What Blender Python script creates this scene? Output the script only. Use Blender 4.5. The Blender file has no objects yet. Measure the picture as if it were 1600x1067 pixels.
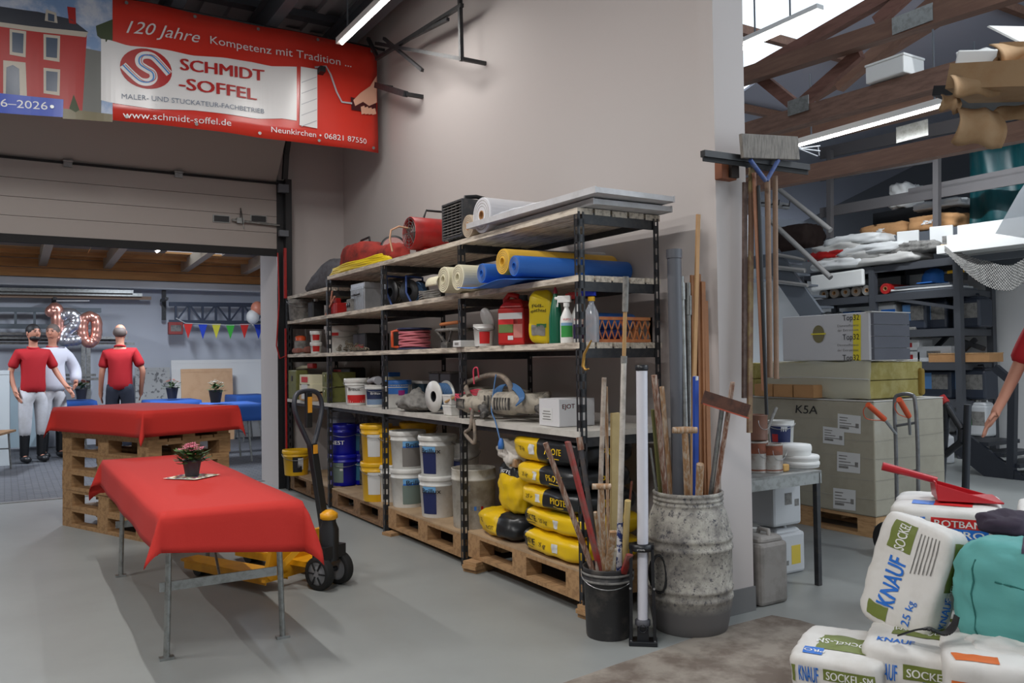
import bpy, bmesh, math, random
from mathutils import Vector, Matrix, noise
V = Vector; PI = math.pi
C = bpy.context.scene.collection
S = bpy.context.scene
random.seed(7)
# ---------------------------------------------------------------- camera
FPX, YAW, PIT, ROL, EYE = 1300.0, .548, .0215, .0134, 1.263
cF = V((math.sin(YAW)*math.cos(PIT), math.cos(YAW)*math.cos(PIT), math.sin(PIT)))
cR0 = V((math.cos(YAW), -math.sin(YAW), 0)); cU0 = cR0.cross(cF)
cR = cR0*math.cos(ROL)-cU0*math.sin(ROL); cU = cR0*math.sin(ROL)+cU0*math.cos(ROL)
EYEP = V((0, 0, EYE))
cam = bpy.data.objects.new('camera', bpy.data.cameras.new('camera')); C.objects.link(cam)
cam.data.lens = FPX/1600*36; cam.data.sensor_width = 36; cam.data.clip_start = .05
cam.matrix_world = Matrix(((cR.x, cU.x, -cF.x, 0), (cR.y, cU.y, -cF.y, 0), (cR.z, cU.z, -cF.z, EYE), (0, 0, 0, 1)))
S.camera = cam
# ---------------------------------------------------------------- light
W = bpy.data.worlds.new('sky'); S.world = W; W.use_nodes = True
W.node_tree.nodes['Background'].inputs[0].default_value = (.80, .90, 1, 1)
W.node_tree.nodes['Background'].inputs[1].default_value = 2.0
S.view_settings.view_transform = 'Standard'; S.view_settings.look = 'None'
S.view_settings.gamma = 1; S.view_settings.use_curve_mapping = False
S.view_settings.exposure = -0.12
def area(name, loc, sx, sy, power, col=(1, .975, .95), rot=(0, 0, 0)):
    l = bpy.data.lights.new(name, 'AREA'); l.shape = 'RECTANGLE'; l.size = sx; l.size_y = sy; l.energy = power; l.color = col
    o = bpy.data.objects.new(name, l); o.location = loc; o.rotation_euler = rot; C.objects.link(o); return o
TUBES = [(2.4, 5.85, 3.95, 16), (.55, 4.3, 4.1, 75), (-2.4, 4.4, 4.1, 100), (-.4, .8, 4.1, 115)]
for (x, y, z, p) in TUBES: area('tube_light', (x, y, z-.06), .05, 1.45, p)
for (x, y, z, p) in [(6.4, 4.5, 3.28, 36), (8.6, 5.4, 4.0, 85), (5.2, 1.2, 4.0, 80)]: area('tube_light', (x, y, z-.06), .05, 1.45, p, (.9, .95, 1))
for (x, y, z, p) in [(-1.2, 11.5, 2.85, 115), (1.8, 11.6, 2.85, 115)]: area('tube_light', (x, y, z-.06), .06, 1.5, p, (.8, .88, 1))  # added fill lamps, out of view, that brighten the back room
# ---------------------------------------------------------------- helpers
def at(px, py, X=None, Y=None, Z=None, D=None):
    d = cF+cR*((px-800)/FPX)+cU*((533.5-py)/FPX)
    if D is not None: t = D
    elif X is not None: t = X/d.x
    elif Y is not None: t = Y/d.y
    else: t = (Z-EYE)/d.z
    return EYEP+d*t
def dep(p): return (V(p)-EYEP).dot(cF)
def mpp(p): return dep(p)/FPX
def lin(c): c /= 255; return c/12.92 if c <= .04045 else ((c+.055)/1.055)**2.4
MATS = {}
def mt(name, rgb=None, rough=.6, metal=0, dirt=0, dcol=(90, 85, 80), scale=8, bump=0, emit=0, trans=0, alpha=1, coat=0, edge=(.45, .62), stretch=None):
    if name in MATS: return MATS[name]
    m = bpy.data.materials.new(name); MATS[name] = m; m.use_nodes = True
    nt = m.node_tree; N = nt.nodes; L = nt.links; b = N['Principled BSDF']
    col = (lin(rgb[0]), lin(rgb[1]), lin(rgb[2]), 1)
    b.inputs['Base Color'].default_value = col; b.inputs['Roughness'].default_value = rough; b.inputs['Metallic'].default_value = metal
    if emit: b.inputs['Emission Color'].default_value = col; b.inputs['Emission Strength'].default_value = emit
    if trans: b.inputs['Transmission Weight'].default_value = trans
    if alpha < 1: b.inputs['Alpha'].default_value = alpha
    if coat: b.inputs['Coat Weight'].default_value = coat
    if dirt or bump:
        tc = N.new('ShaderNodeTexCoord'); n = N.new('ShaderNodeTexNoise'); n.inputs['Scale'].default_value = scale; n.inputs['Detail'].default_value = 8
        n.inputs['Roughness'].default_value = .65
        src = tc.outputs['Object']
        if stretch:
            mp = N.new('ShaderNodeMapping'); mp.inputs['Scale'].default_value = stretch; L.new(src, mp.inputs[0]); src = mp.outputs[0]
        L.new(src, n.inputs['Vector'])
        if dirt:
            r = N.new('ShaderNodeValToRGB'); r.color_ramp.elements[0].position = edge[0]; r.color_ramp.elements[1].position = edge[1]
            r.color_ramp.elements[0].color = (0, 0, 0, 1); r.color_ramp.elements[1].color = (dirt, dirt, dirt, 1)
            mx = N.new('ShaderNodeMix'); mx.data_type = 'RGBA'; mx.inputs[6].default_value = col
            mx.inputs[7].default_value = (lin(dcol[0]), lin(dcol[1]), lin(dcol[2]), 1)
            L.new(n.outputs[0], r.inputs[0]); L.new(r.outputs[0], mx.inputs[0]); L.new(mx.outputs[2], b.inputs['Base Color'])
        if bump:
            bp = N.new('ShaderNodeBump'); bp.inputs['Strength'].default_value = bump; bp.inputs['Distance'].default_value = .01
            L.new(n.outputs[0], bp.inputs['Height']); L.new(bp.outputs[0], b.inputs['Normal'])
    return m
class MB:
    def __init__(s): s.v = []; s.f = []; s.m = []; s.s = []
    def add(s, vs, fs, mi=0, sm=False, X=None):
        o = len(s.v)
        s.v += [tuple(X @ V(p)) if X else tuple(p) for p in vs]
        s.f += [tuple(i+o for i in f) for f in fs]; s.m += [mi]*len(fs); s.s += [sm]*len(fs); return s
    def box(s, c, d, mi=0, rz=0, X=None, tap=1):
        x, y, z = d[0]/2, d[1]/2, d[2]/2; vs = []
        for k in (-1, 1):
            t = tap if k > 0 else 1
            for (i, j) in ((-1, -1), (1, -1), (1, 1), (-1, 1)):
                p = V((i*x*t, j*y*t, k*z))
                if rz: p.rotate(Matrix.Rotation(rz, 3, 'Z'))
                vs.append(V(c)+p)
        return s.add(vs, [(3, 2, 1, 0), (4, 5, 6, 7), (0, 1, 5, 4), (1, 2, 6, 5), (2, 3, 7, 6), (3, 0, 4, 7)], mi, False, X)
    def bar(s, a, b, w, h, mi=0, up=(0, 0, 1)):
        a = V(a); b = V(b); d = (b-a).normalized(); u = V(up)
        if abs(d.dot(u)) > .98: u = V((0, 1, 0))
        r = d.cross(u).normalized(); u = r.cross(d).normalized(); vs = []
        for p in (a, b):
            for (i, j) in ((-1, -1), (1, -1), (1, 1), (-1, 1)): vs.append(p+r*(i*w/2)+u*(j*h/2))
        return s.add(vs, [(0, 1, 2, 3), (7, 6, 5, 4), (0, 4, 5, 1), (1, 5, 6, 2), (2, 6, 7, 3), (3, 7, 4, 0)], mi)
    def tube(s, pts, r, n=8, mi=0, cap=True, closed=False):
        pts = [V(p) for p in pts]; k = len(pts); rs = r if isinstance(r, (list, tuple)) else [r]*k
        vs = []; fs = []; ref = None
        for i, p in enumerate(pts):
            if closed: d = pts[(i+1) % k]-pts[i-1]
            else: d = pts[min(i+1, k-1)]-pts[max(i-1, 0)]
            if d.length < 1e-9: d = V((0, 0, 1))
            d.normalize()
            if ref is None:
                ref = V((0, 0, 1)) if abs(d.z) < .9 else V((1, 0, 0))
            a = (ref-d*ref.dot(d)); a = a.normalized() if a.length > 1e-6 else d.orthogonal().normalized(); ref = a
            b = d.cross(a)
            for j in range(n):
                t = 2*PI*j/n; vs.append(p+(a*math.cos(t)+b*math.sin(t))*rs[i])
        for i in range(k if closed else k-1):
            for j in range(n):
                i2 = (i+1) % k
                fs.append((i*n+j, i*n+(j+1) % n, i2*n+(j+1) % n, i2*n+j))
        s.add(vs, fs, mi, n > 5)
        if cap and not closed:
            s.add(vs[:n], [tuple(range(n))[::-1]], mi); s.add(vs[-n:], [tuple(range(n))], mi)
        return s
    def cyl(s, a, b, r, r2=None, n=20, mi=0): return s.tube([a, b], [r, r if r2 is None else r2], n, mi)
    def lathe(s, prof, n=28, c=(0, 0, 0), mi=0, X=None, cap=True, sm=True, a0=0, a1=2*PI):
        vs = []; fs = []; full = abs(a1-a0-2*PI) < 1e-6; m = n if full else n+1
        for (r, z) in prof:
            for j in range(m):
                t = a0+(a1-a0)*j/n; vs.append((c[0]+r*math.cos(t), c[1]+r*math.sin(t), c[2]+z))
        for i in range(len(prof)-1):
            for j in range(n): fs.append((i*m+j, i*m+(j+1) % m, (i+1)*m+(j+1) % m, (i+1)*m+j))
        s.add(vs, fs, mi, sm, X)
        if cap and full:
            if prof[0][0] > 1e-5: s.add(vs[:m], [tuple(range(m))[::-1]], mi, False, X)
            if prof[-1][0] > 1e-5: s.add(vs[-m:], [tuple(range(m))], mi, False, X)
        return s
    def prism(s, pts, d, mi=0, X=None):
        n = len(pts); d = V(d); vs = [V(p) for p in pts]+[V(p)+d for p in pts]
        fs = [tuple(range(n))[::-1], tuple(range(n, 2*n))]+[(i, (i+1) % n, n+(i+1) % n, n+i) for i in range(n)]
        return s.add(vs, fs, mi, False, X)
    def grid(s, fn, nu, nv, mi=0, sm=True):
        vs = [fn(i/nu, j/nv) for j in range(nv+1) for i in range(nu+1)]
        fs = [(j*(nu+1)+i, j*(nu+1)+i+1, (j+1)*(nu+1)+i+1, (j+1)*(nu+1)+i) for j in range(nv) for i in range(nu)]
        return s.add(vs, fs, mi, sm)
    def ball(s, c, r, n=14, mi=0, X=None):
        r = r if isinstance(r, (tuple, list)) else (r, r, r); k = n//2; vs = []; fs = []
        for i in range(k+1):
            a = PI*i/k
            for j in range(n):
                t = 2*PI*j/n; vs.append((c[0]+r[0]*math.sin(a)*math.cos(t), c[1]+r[1]*math.sin(a)*math.sin(t), c[2]-r[2]*math.cos(a)))
        for i in range(k):
            for j in range(n): fs.append((i*n+j, i*n+(j+1) % n, (i+1)*n+(j+1) % n, (i+1)*n+j))
        return s.add(vs, fs, mi, True, X)
    def build(s, name, mats, parent=None, loc=None, rz=0, bev=0, sub=0, solid=0, label=None, cat=None, group=None, kind=None):
        me = bpy.data.meshes.new(name); me.from_pydata(s.v, [], s.f)
        for m in (mats if isinstance(mats, (list, tuple)) else [mats]): me.materials.append(m)
        me.polygons.foreach_set('material_index', s.m); me.polygons.foreach_set('use_smooth', s.s); me.update()
        o = bpy.data.objects.new(name, me); C.objects.link(o)
        if parent: o.parent = parent
        if loc is not None: o.location = loc
        o.rotation_euler.z = rz
        if solid: q = o.modifiers.new('solid', 'SOLIDIFY'); q.thickness = solid; q.offset = 0
        if sub: q = o.modifiers.new('sub', 'SUBSURF'); q.levels = q.render_levels = sub
        if bev: q = o.modifiers.new('bev', 'BEVEL'); q.width = bev; q.segments = 2; q.limit_method = 'ANGLE'; q.angle_limit = .7
        tag(o, label, cat, group, kind); return o
def tag(o, label=None, cat=None, group=None, kind=None):
    if label: o['label'] = label
    if cat: o['category'] = cat
    if group: o['group'] = group
    if kind: o['kind'] = kind
    return o
def T(name, label, cat, loc=(0, 0, 0), rz=0, group=None):
    o = bpy.data.objects.new(name, None); C.objects.link(o); o.empty_display_size = .05
    o.location = loc; o.rotation_euler = (0, 0, rz) if not isinstance(rz, tuple) else rz
    return tag(o, label, cat, group)
def dup(o, loc=None, rz=None, label=None, group=None, parent=None):
    c = o.copy(); C.objects.link(c)
    if parent: c.parent = parent
    for ch in o.children: dup(ch, parent=c)
    if loc is not None: c.location = loc
    if rz is not None: c.rotation_euler = (0, 0, rz) if not isinstance(rz, tuple) else rz
    if label: c['label'] = label
    if group: c['group'] = group
    return c
def struct(name, mb, m, **k): return mb.build(name, m, kind='structure', **k)
def text(s, parent, m, o=(0, 0, 0), ux=(1, 0, 0), uy=(0, 0, 1), h=.05, w=None, fn=None, name='lettering', bold=0, center=False, shear=0, thick=.0006, label=None, step=.012):
    """flat printed lettering: o = left end of the baseline (or centre), h = cap height, w = width"""
    cu = bpy.data.curves.new('t', 'FONT'); cu.body = s; cu.size = 1; cu.shear = shear; cu.resolution_u = 3
    t = bpy.data.objects.new('t', cu); me = bpy.data.meshes.new_from_object(t); me.name = name
    bpy.data.objects.remove(t); bpy.data.curves.remove(cu)
    if bold > .004:   # heavier strokes: the outline laid down again a little to either side
        vs = [v.co.copy() for v in me.vertices]; fs = [tuple(p.vertices) for p in me.polygons]; n = len(vs); q = min(bold, .035)*.9
        me.clear_geometry(); me.from_pydata([v+V((d, 0, 0)) for d in (-q, 0, q) for v in vs], [], [tuple(i+k*n for i in f) for k in range(3) for f in fs])
    xs = [v.co.x for v in me.vertices]; x0, x1 = min(xs), max(xs); ky = h/.72; kx = w/(x1-x0) if w else ky
    ux = V(ux).normalized(); uy = V(uy).normalized(); uz = ux.cross(uy)
    wd = (x1-x0)*kx
    for v in me.vertices:
        x, y = (v.co.x-x0)*kx, v.co.y*ky
        if center: x -= wd/2; y -= h/2
        v.co = V((x, y, 0)) if fn else V(o)+ux*x+uy*y+uz*thick
    if fn:
        if step: slicem(me, step)
        for v in me.vertices: v.co = fn(v.co.x, v.co.y)
    me.materials.clear(); me.materials.append(m)
    ob = bpy.data.objects.new(name, me); C.objects.link(ob); ob.parent = parent
    if label: ob['label'] = label
    return ob
def slicem(me, step, axes=(0, 1)):
    bm = bmesh.new(); bm.from_mesh(me)
    for ax in axes:
        xs = [v.co[ax] for v in bm.verts]; x = math.ceil(min(xs)/step)*step; no = [0, 0, 0]; no[ax] = 1; m1 = max(xs)
        while x < m1:
            co = [0, 0, 0]; co[ax] = x; bmesh.ops.bisect_plane(bm, geom=bm.verts[:]+bm.edges[:]+bm.faces[:], plane_co=co, plane_no=no); x += step
    bm.to_mesh(me); bm.free()
# a rounded sack: point of the cube [-1,1]^3 -> point on its skin
def sackfn(L, Wd, H, n=5, wr=.006, seed=0, flat=True, sag=0):
    h = (L/2, Wd/2, H/2)
    def fn(x, y, z, off=1.0):
        nn = (abs(x)**n+abs(y)**n+abs(z)**n)**(1/n)
        p = V((x/nn*h[0]*off, y/nn*h[1]*off, z/nn*h[2]*off))
        q = p*14+V((seed*3.1, seed*1.7, seed))
        w = noise.noise(q)*wr+noise.noise(q*2.7)*wr*.5
        d = p.normalized(); p = p+d*w
        if sag: p.z -= sag*((x/nn)**2)
        return p+V((0, 0, h[2]))
    return fn
def sackmesh(fn, zone=lambda p: 0, k=14):
    b = MB()
    for ax in range(3):
        for sg in (-1, 1):
            def g(u, v, ax=ax, sg=sg):
                p = [0, 0, 0]; p[ax] = sg; p[(ax+1) % 3] = (u*2-1)*sg; p[(ax+2) % 3] = v*2-1; return p
            for j in range(k):
                for i in range(k):
                    qs = [g((i+a)/k, (j+c)/k) for a, c in ((0, 0), (1, 0), (1, 1), (0, 1))]
                    mid = [sum(q[t] for q in qs)/4 for t in range(3)]
                    b.add([fn(*q) for q in qs], [(0, 1, 2, 3)], zone(mid), True)
    # weld
    key = {}; nv = []; mp = []
    for p in b.v:
        kk = (round(p[0], 5), round(p[1], 5), round(p[2], 5))
        if kk not in key: key[kk] = len(nv); nv.append(p)
        mp.append(key[kk])
    b.v = nv; b.f = [tuple(mp[i] for i in f) for f in b.f]
    return b
FACE = {'top': lambda u, v: (u, v, 1), 'front': lambda u, v: (u, -1, v), 'back': lambda u, v: (-u, 1, v), 'right': lambda u, v: (1, u, v), 'left': lambda u, v: (-1, -u, v)}
def skin(t):
    for c in t.children:
        if c.name.split('.')[0] in ('paper', 'film', 'pouch', 'body'): return c
    return t
NRM = {'top': V((0, 0, 1)), 'front': V((0, -1, 0)), 'back': V((0, 1, 0)), 'right': V((1, 0, 0)), 'left': V((-1, 0, 0))}
def decal(fn, face, u0, u1, v0, v1, parent, m, off=1.016, name='printed_band', k=14):
    F = FACE[face]
    return MB().grid(lambda a, b: fn(*F(u0+(u1-u0)*a, v0+(v1-v0)*b))+NRM[face]*((off-1)*.13), k, k).build(name, m, skin(parent))
def sacktext(fn, dims, face, s, u, v, h, parent, m, rot=0, off=1.026, w=None, bold=.01):
    F = FACE[face]; hu, hv = {'top': (dims[0]/2, dims[1]/2), 'front': (dims[0]/2, dims[2]/2), 'back': (dims[0]/2, dims[2]/2)}.get(face, (dims[1]/2, dims[2]/2))
    c, q = math.cos(rot), math.sin(rot)
    return text(s, skin(parent), m, h=h, w=w, center=True, bold=bold, fn=lambda x, y: fn(*F(u+(x*c-y*q)/hu, v+(x*q+y*c)/hv))+NRM[face]*((off-1)*.13))
def arc(c, r, a0, a1, n, ax='xz'):
    out = []
    for i in range(n+1):
        t = a0+(a1-a0)*i/n; p, q = r*math.cos(t), r*math.sin(t)
        out.append({'xz': (c[0]+p, c[1], c[2]+q), 'yz': (c[0], c[1]+p, c[2]+q), 'xy': (c[0]+p, c[1]+q, c[2])}[ax])
    return out
def camang(p): return math.atan2(-p[1], -p[0])
# ---------------------------------------------------------------- materials
WHITE = mt('white plastic', (212, 212, 208), .45, dirt=.25, dcol=(150, 145, 135), scale=12)
CLEANW = mt('clean white', (225, 225, 222), .5)
PAPER = mt('paper label', (205, 206, 205), .6)
BLACK = mt('black plastic', (24, 25, 28), .45)
RUBBER = mt('black rubber', (22, 22, 23), .75)
STEELB = mt('black painted steel', (34, 36, 40), .45, dirt=.4, dcol=(70, 66, 62), scale=25)
STEELG = mt('grey painted steel', (92, 97, 104), .45)
GALV = mt('galvanised steel', (150, 152, 150), .38, .75, dirt=.5, dcol=(105, 105, 100), scale=30)
ALU = mt('aluminium', (180, 182, 185), .35, .85)
REDC = mt('red cloth', (182, 36, 27), .85, bump=.15, scale=300)
BLUEC = mt('blue cloth', (38, 84, 160), .85)
RED = mt('red paint', (165, 28, 26), .42, dirt=.35, dcol=(95, 30, 28), scale=18)
ORANGE = mt('orange plastic', (205, 82, 40), .45)
YEL = mt('yellow plastic', (218, 168, 18), .45)
YELP = mt('yellow sack film', (226, 186, 14), .38)
BLKP = mt('black sack film', (30, 32, 34), .35)
BLUE = mt('blue plastic', (22, 26, 160), .4)
BLUL = mt('light blue plastic', (52, 112, 190), .45)
CREAM = mt('cream glass fibre', (212, 206, 176), .7)
PINE = mt('pine wood', (186, 148, 104), .7, dirt=.6, dcol=(140, 102, 66), scale=9, stretch=(1, 6, 6), bump=.1)
PLW = mt('pallet wood', (168, 132, 92), .8, dirt=.6, dcol=(118, 88, 58), scale=7, stretch=(5, 1, 5), bump=.15)
PLD = mt('old pallet wood', (130, 98, 66), .85, dirt=.7, dcol=(84, 60, 40), scale=7, stretch=(5, 1, 5), bump=.15)
BOARD = mt('shelf plank', (206, 196, 180), .75, dirt=.7, dcol=(112, 100, 88), scale=6, stretch=(7, 1, 7), bump=.08)
WOODD = mt('dark stained timber', (108, 78, 64), .7, dirt=.6, dcol=(128, 96, 78), scale=4, stretch=(8, .7, 8), bump=.1)
CARD = mt('cardboard', (176, 132, 88), .85, dirt=.3, dcol=(148, 106, 66), scale=10)
STICK = mt('worn wooden handle', (156, 118, 82), .65, dirt=.7, dcol=(196, 186, 170), scale=14, stretch=(6, 6, 1))
STICKR = mt('paint smeared handle', (118, 78, 58), .6, dirt=.9, dcol=(176, 160, 146), scale=16, stretch=(6, 6, 1))
GREYD = mt('dusty grey', (128, 126, 122), .85, dirt=.7, dcol=(82, 80, 78), scale=22, bump=.2)
DUSTY = mt('dusty dark', (62, 60, 60), .8, dirt=.8, dcol=(120, 116, 110), scale=26, bump=.2)
CABLEB = mt('blue cable', (62, 104, 150), .5)
CABLEP = mt('pink cable', (200, 60, 84), .5)
GREEN = mt('green print', (108, 120, 52), .6)
KBLUE = mt('blue print', (30, 108, 200), .55)
KRED = mt('red print', (196, 30, 30), .55)
INK = mt('black print', (22, 22, 24), .6)
SKIN = mt('skin', (190, 132, 108), .55)
# ---------------------------------------------------------------- the setting
FLOOR = mt('painted concrete', (142, 145, 143), .42, dirt=.5, dcol=(126, 128, 126), scale=1.6, bump=.03, edge=(.35, .7))
RAW = mt('bare worn concrete', (138, 130, 120), .8, dirt=.9, dcol=(96, 84, 75), scale=4.5, bump=.25, edge=(.42, .6))
WALL = mt('white wall', (188, 181, 178), .85, bump=.02, scale=60)
DARKROOF = mt('dark roof sheet', (180, 180, 184), .6)
ROOFR = mt('grey roof sheet', (150, 152, 164), .6)
JAMB = mt('grey base paint', (112, 112, 112), .6)
pave = bpy.data.materials.new('grey paving'); pave.use_nodes = True; MATS['pave'] = pave
_n = pave.node_tree.nodes; _b = _n['Principled BSDF']; _b.inputs['Roughness'].default_value = .7
_k = _n.new('ShaderNodeTexBrick'); _k.inputs['Scale'].default_value = 4; _k.inputs['Color1'].default_value = (lin(92), lin(94), lin(98), 1)
_k.inputs['Color2'].default_value = (lin(78), lin(80), lin(86), 1); _k.inputs['Mortar'].default_value = (lin(48), lin(48), lin(50), 1); _k.inputs['Mortar Size'].default_value = .02
_t = _n.new('ShaderNodeTexCoord'); pave.node_tree.links.new(_t.outputs['Object'], _k.inputs[0]); pave.node_tree.links.new(_k.outputs[0], _b.inputs['Base Color'])
struct('floor', MB().box((2.5, 2.4, -.05), (19, 13.2, .1)), FLOOR)
struct('floor_back_room', MB().box((0, 12.5, -.05), (15, 7, .1)), pave)
struct('trim_1', MB().box((-1, 9.02, .002), (6.8, .09, .008)), GALV)
pts = [at(*p, Z=0) for p in ((1206, 962), (1120, 984), (1029, 1017), (960, 1040), (860, 1075))]+[V((1.2, 1.6, 0)), V((5, .6, 0)), V((5.2, 2.2, 0))]+[at(*p, Z=0) for p in ((1420, 1010), (1300, 985), (1250, 970))]
struct('floor_worn_patch', MB().prism([(p.x, p.y, .0005) for p in pts], (0, 0, .003)), RAW)
WX = 3.06
struct('wall_right', MB().box((WX+.063, 5.72, 2.35), (.126, 5.36, 4.7)), WALL)
struct('wall_pillar', MB().box((3.08, 2.99, 2.35), (.21, .1, 4.7)), WALL)
struct('baseboard_right', MB().box((3.08, 2.936, .06), (.218, .012, .12)).box((2.972, 2.985, .06), (.008, .11, .12)), JAMB)
struct('wall_back', MB().box((2.78, 8.75, 2.35), (.82, .7, 4.7)).box((-2, 8.85, 3.7), (8.8, .5, 2.0)), WALL)
struct('wall_light_block', MB().box((-1.6, -4.2, 2.35), (9.6, .15, 4.7)).box((8.6, -4.2, 5.2), (10.4, .15, 1.6)), WALL)  # unseen wall added behind the camera to limit sky light, open low at right
struct('wall_left', MB().box((-6.3, 5.5, 2.35), (.15, 19, 4.7)), WALL)
# left hall roof: ribbed sheet on steel beams
b = MB().box((-1.5, 3.2, 4.75), (9.4, 11.6, .04))
for i in range(38): b.box((-6.1+i*.25, 3.2, 4.70), (.08, 11.6, .06))
struct('ceiling', b, DARKROOF)
b = MB()
for x in (-1.6, .2, 1.25, 2.05, 2.8):
    b.box((x, 3.6, 4.55), (.1, 10, .02)).box((x, 3.6, 4.42), (.012, 10, .26)).box((x, 3.6, 4.29), (.1, 10, .02))
for y in (2.5, 5.2, 7.9): b.box((-1.5, y, 4.64), (9, .12, .07))
struct('trim_2', b, STEELG)
# ---- back room
BY = 14.8
struct('wall_back_room_far', MB().box((0, BY+.1, 1.75), (14, .2, 3.5)), mt('cool white wall', (196, 200, 208), .85))
struct('wall_back_room_right', MB().box((4.4, 12, 1.9), (.2, 6, 3.8)), MATS['cool white wall'])
zf = at(60, 442, Y=BY).z
struct('trim_3', MB().box((0, BY-.1, zf), (14, .2, .12)).box((0, BY-.28, zf-.06), (14, .18, .02)), mt('white painted beam', (196, 198, 204), .6))
OSB = mt('spruce boards', (206, 152, 96), .7, dirt=.5, dcol=(168, 112, 66), scale=3, stretch=(.6, 6, 6))
b = MB()
for k in range(3): b.box((0, BY-.05, zf+.16+k*.145), (14, .03, .135))
struct('wall_boarded_gable', b, OSB)
b = MB()
for k in range(3): b.box((4.26, 12, zf+.16+k*.22), (.03, 6, .2))
struct('wall_boarded_side', b, OSB)
z1, z2 = zf+.42, zf+.6
def rz_(y): return z1+(z2-z1)*(BY-y)/5.7
rt = T('ceiling_back_room', 'spruce boarded ceiling on rafters', 'ceiling'); del rt['category']; rt['kind'] = 'structure'
def slab(x0, x1, y0, y1, dz, th, m, nm):
    MB().prism([(x0, y0, rz_(y0)+dz), (x1, y0, rz_(y0)+dz), (x1, y1, rz_(y1)+dz), (x0, y1, rz_(y1)+dz)], (0, 0, th)).build(nm, m, rt)
sk = [at(285, 406, Y=13.2), at(330, 406, Y=13.2)]
ys = [9.1, 9.9, 10.7, 11.5, 12.3, 13.1, 13.9, 14.8]
for i in range(7):
    for (xa, xb) in ((-6.2, 1.1), (1.1, 2.15), (2.15, 3.0), (3.0, 4.3)):
        if xa == 2.15 and i in (4, 5): continue
        slab(xa, xb-.01, ys[i], ys[i+1]-.012, 0, .03, mt('ceiling sheet', (150, 140, 130), .8) if i % 2 else OSB, 'ceiling_board')
for x in (-4, -2.6, -1.2, .45, 1.35, 2.52, 3.5): slab(x, x+.11, 9.1, 14.75, -.17, .17, mt('whitewashed rafter', (190, 176, 158), .7), 'rafter')
for y in (10.3, 11.7, 13.0, 14.2): slab(-6.2, 4.3, y, y+.08, -.06, .06, OSB, 'batten')
slab(2.15, 3.0, 12.3, 13.9, .04, .01, mt('skylight sheet', (235, 242, 250), .3, alpha=.1), 'skylight_pane')
# ---- right hall
struct('wall_hall_far', MB().box((10.75, 5.8, 1.24), (.2, 12, 2.48)), mt('hall wall', (214, 214, 214), .85))
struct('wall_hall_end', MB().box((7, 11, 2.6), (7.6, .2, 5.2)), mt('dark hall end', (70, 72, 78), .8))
def hz(y): return 3.9+(10.9-y)*.26
hr = T('ceiling_hall', 'grey roof sheet with skylights', 'ceiling'); del hr['category']; hr['kind'] = 'structure'
SKX = (4.6, 6.4)
for (xa, xb) in ((3.2, 4.6), (4.6, 6.2), (6.2, 8.3), (8.3, 10.9)):
    segs = [(-4, 10.9)] if xa != 6.2 else [(-4, 5.5), (7.7, 10.9)]
    for (ya, yb) in segs:
        MB().prism([(xa, ya, hz(ya)), (xb, ya, hz(ya)), (xb, yb, hz(yb)), (xa, yb, hz(yb))], (0, 0, .03)).build('roof_sheet', ROOFR, hr)
MB().prism([(6.2, 5.5, hz(5.5)+.05), (8.3, 5.5, hz(5.5)+.05), (8.3, 7.7, hz(7.7)+.05), (6.2, 7.7, hz(7.7)+.05)], (0, 0, .01)).build('skylight_pane', MATS['skylight sheet'], hr)
for y in (0, 1.3, 2.6, 3.9, 5.2, 6.6, 7.9, 9.4): MB().box((7, y, hz(y)-.06), (7.6, .08, .1)).build('purlin', WOODD, hr)
# trusses: timber in planes parallel to the long wall
def beam(p0, p1, X, th, w=.12, m=WOODD, nm='chord', par=None):
    a, c = at(*p0, X=X), at(*p1, X=X)
    return MB().bar(a, c, w, th).build(nm, m, par)
t1 = T('roof_truss', 'dark timber roof truss nearest the pillar, polystyrene box on its lower chord', 'truss', group='timber roof trusses')
X1 = 5.4
beam((1100, 226), (1680, 65), X1, .145, .12, m=mt('weathered timber', (128, 98, 84), .75, dirt=.6, dcol=(86, 62, 52), scale=5, stretch=(6, 1, 6)), par=t1)
beam((1100, 140), (1640, -32), X1, .13, .1, par=t1, nm='tie')
beam((1120, 145), (1420, -25), X1+.11, .095, .07, m=mt('reddish timber', (122, 84, 72), .7, dirt=.6, dcol=(90, 58, 46), scale=5, stretch=(6, 1, 6)), par=t1, nm='rafter')
beam((1190, 122), (1243, 165), X1+.1, .09, .06, m=MATS['reddish timber'], par=t1, nm='strut')
beam((1252, 163), (1345, 82), X1+.1, .09, .06, m=MATS['reddish timber'], par=t1, nm='strut')
beam((1370, 35), (1430, -20), X1+.1, .09, .06, m=MATS['reddish timber'], par=t1, nm='strut')
beam((1310, 135), (1500, -30), X1+.6, .1, .08, par=t1, nm='brace')
a = at(1247, 165, X=X1-.075); MB().box((a.x, a.y, a.z), (.006, .2, .12)).build('nail_plate', GALV, t1)
a = at(1425, 30, X=X1-.055); MB().box((a.x, a.y, a.z), (.006, .3, .12)).build('nail_plate', GALV, t1)
t2 = T('roof_truss', 'second timber roof truss, behind the hanging tube lamp', 'truss', group='timber roof trusses')
beam((1120, 242), (1700, 98), 6.9, .2, .14, par=t2)
beam((1120, 300), (1700, 185), 8.6, .2, .14, par=t2, nm='beam')
beam((1270, 150), (1480, 20), 7.4, .12, .1, par=t2, nm='rafter')
a = at(1425, 205, X=6.82); MB().box((a.x, a.y, a.z), (.006, .3, .14)).build('nail_plate', GALV, t2)
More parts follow.
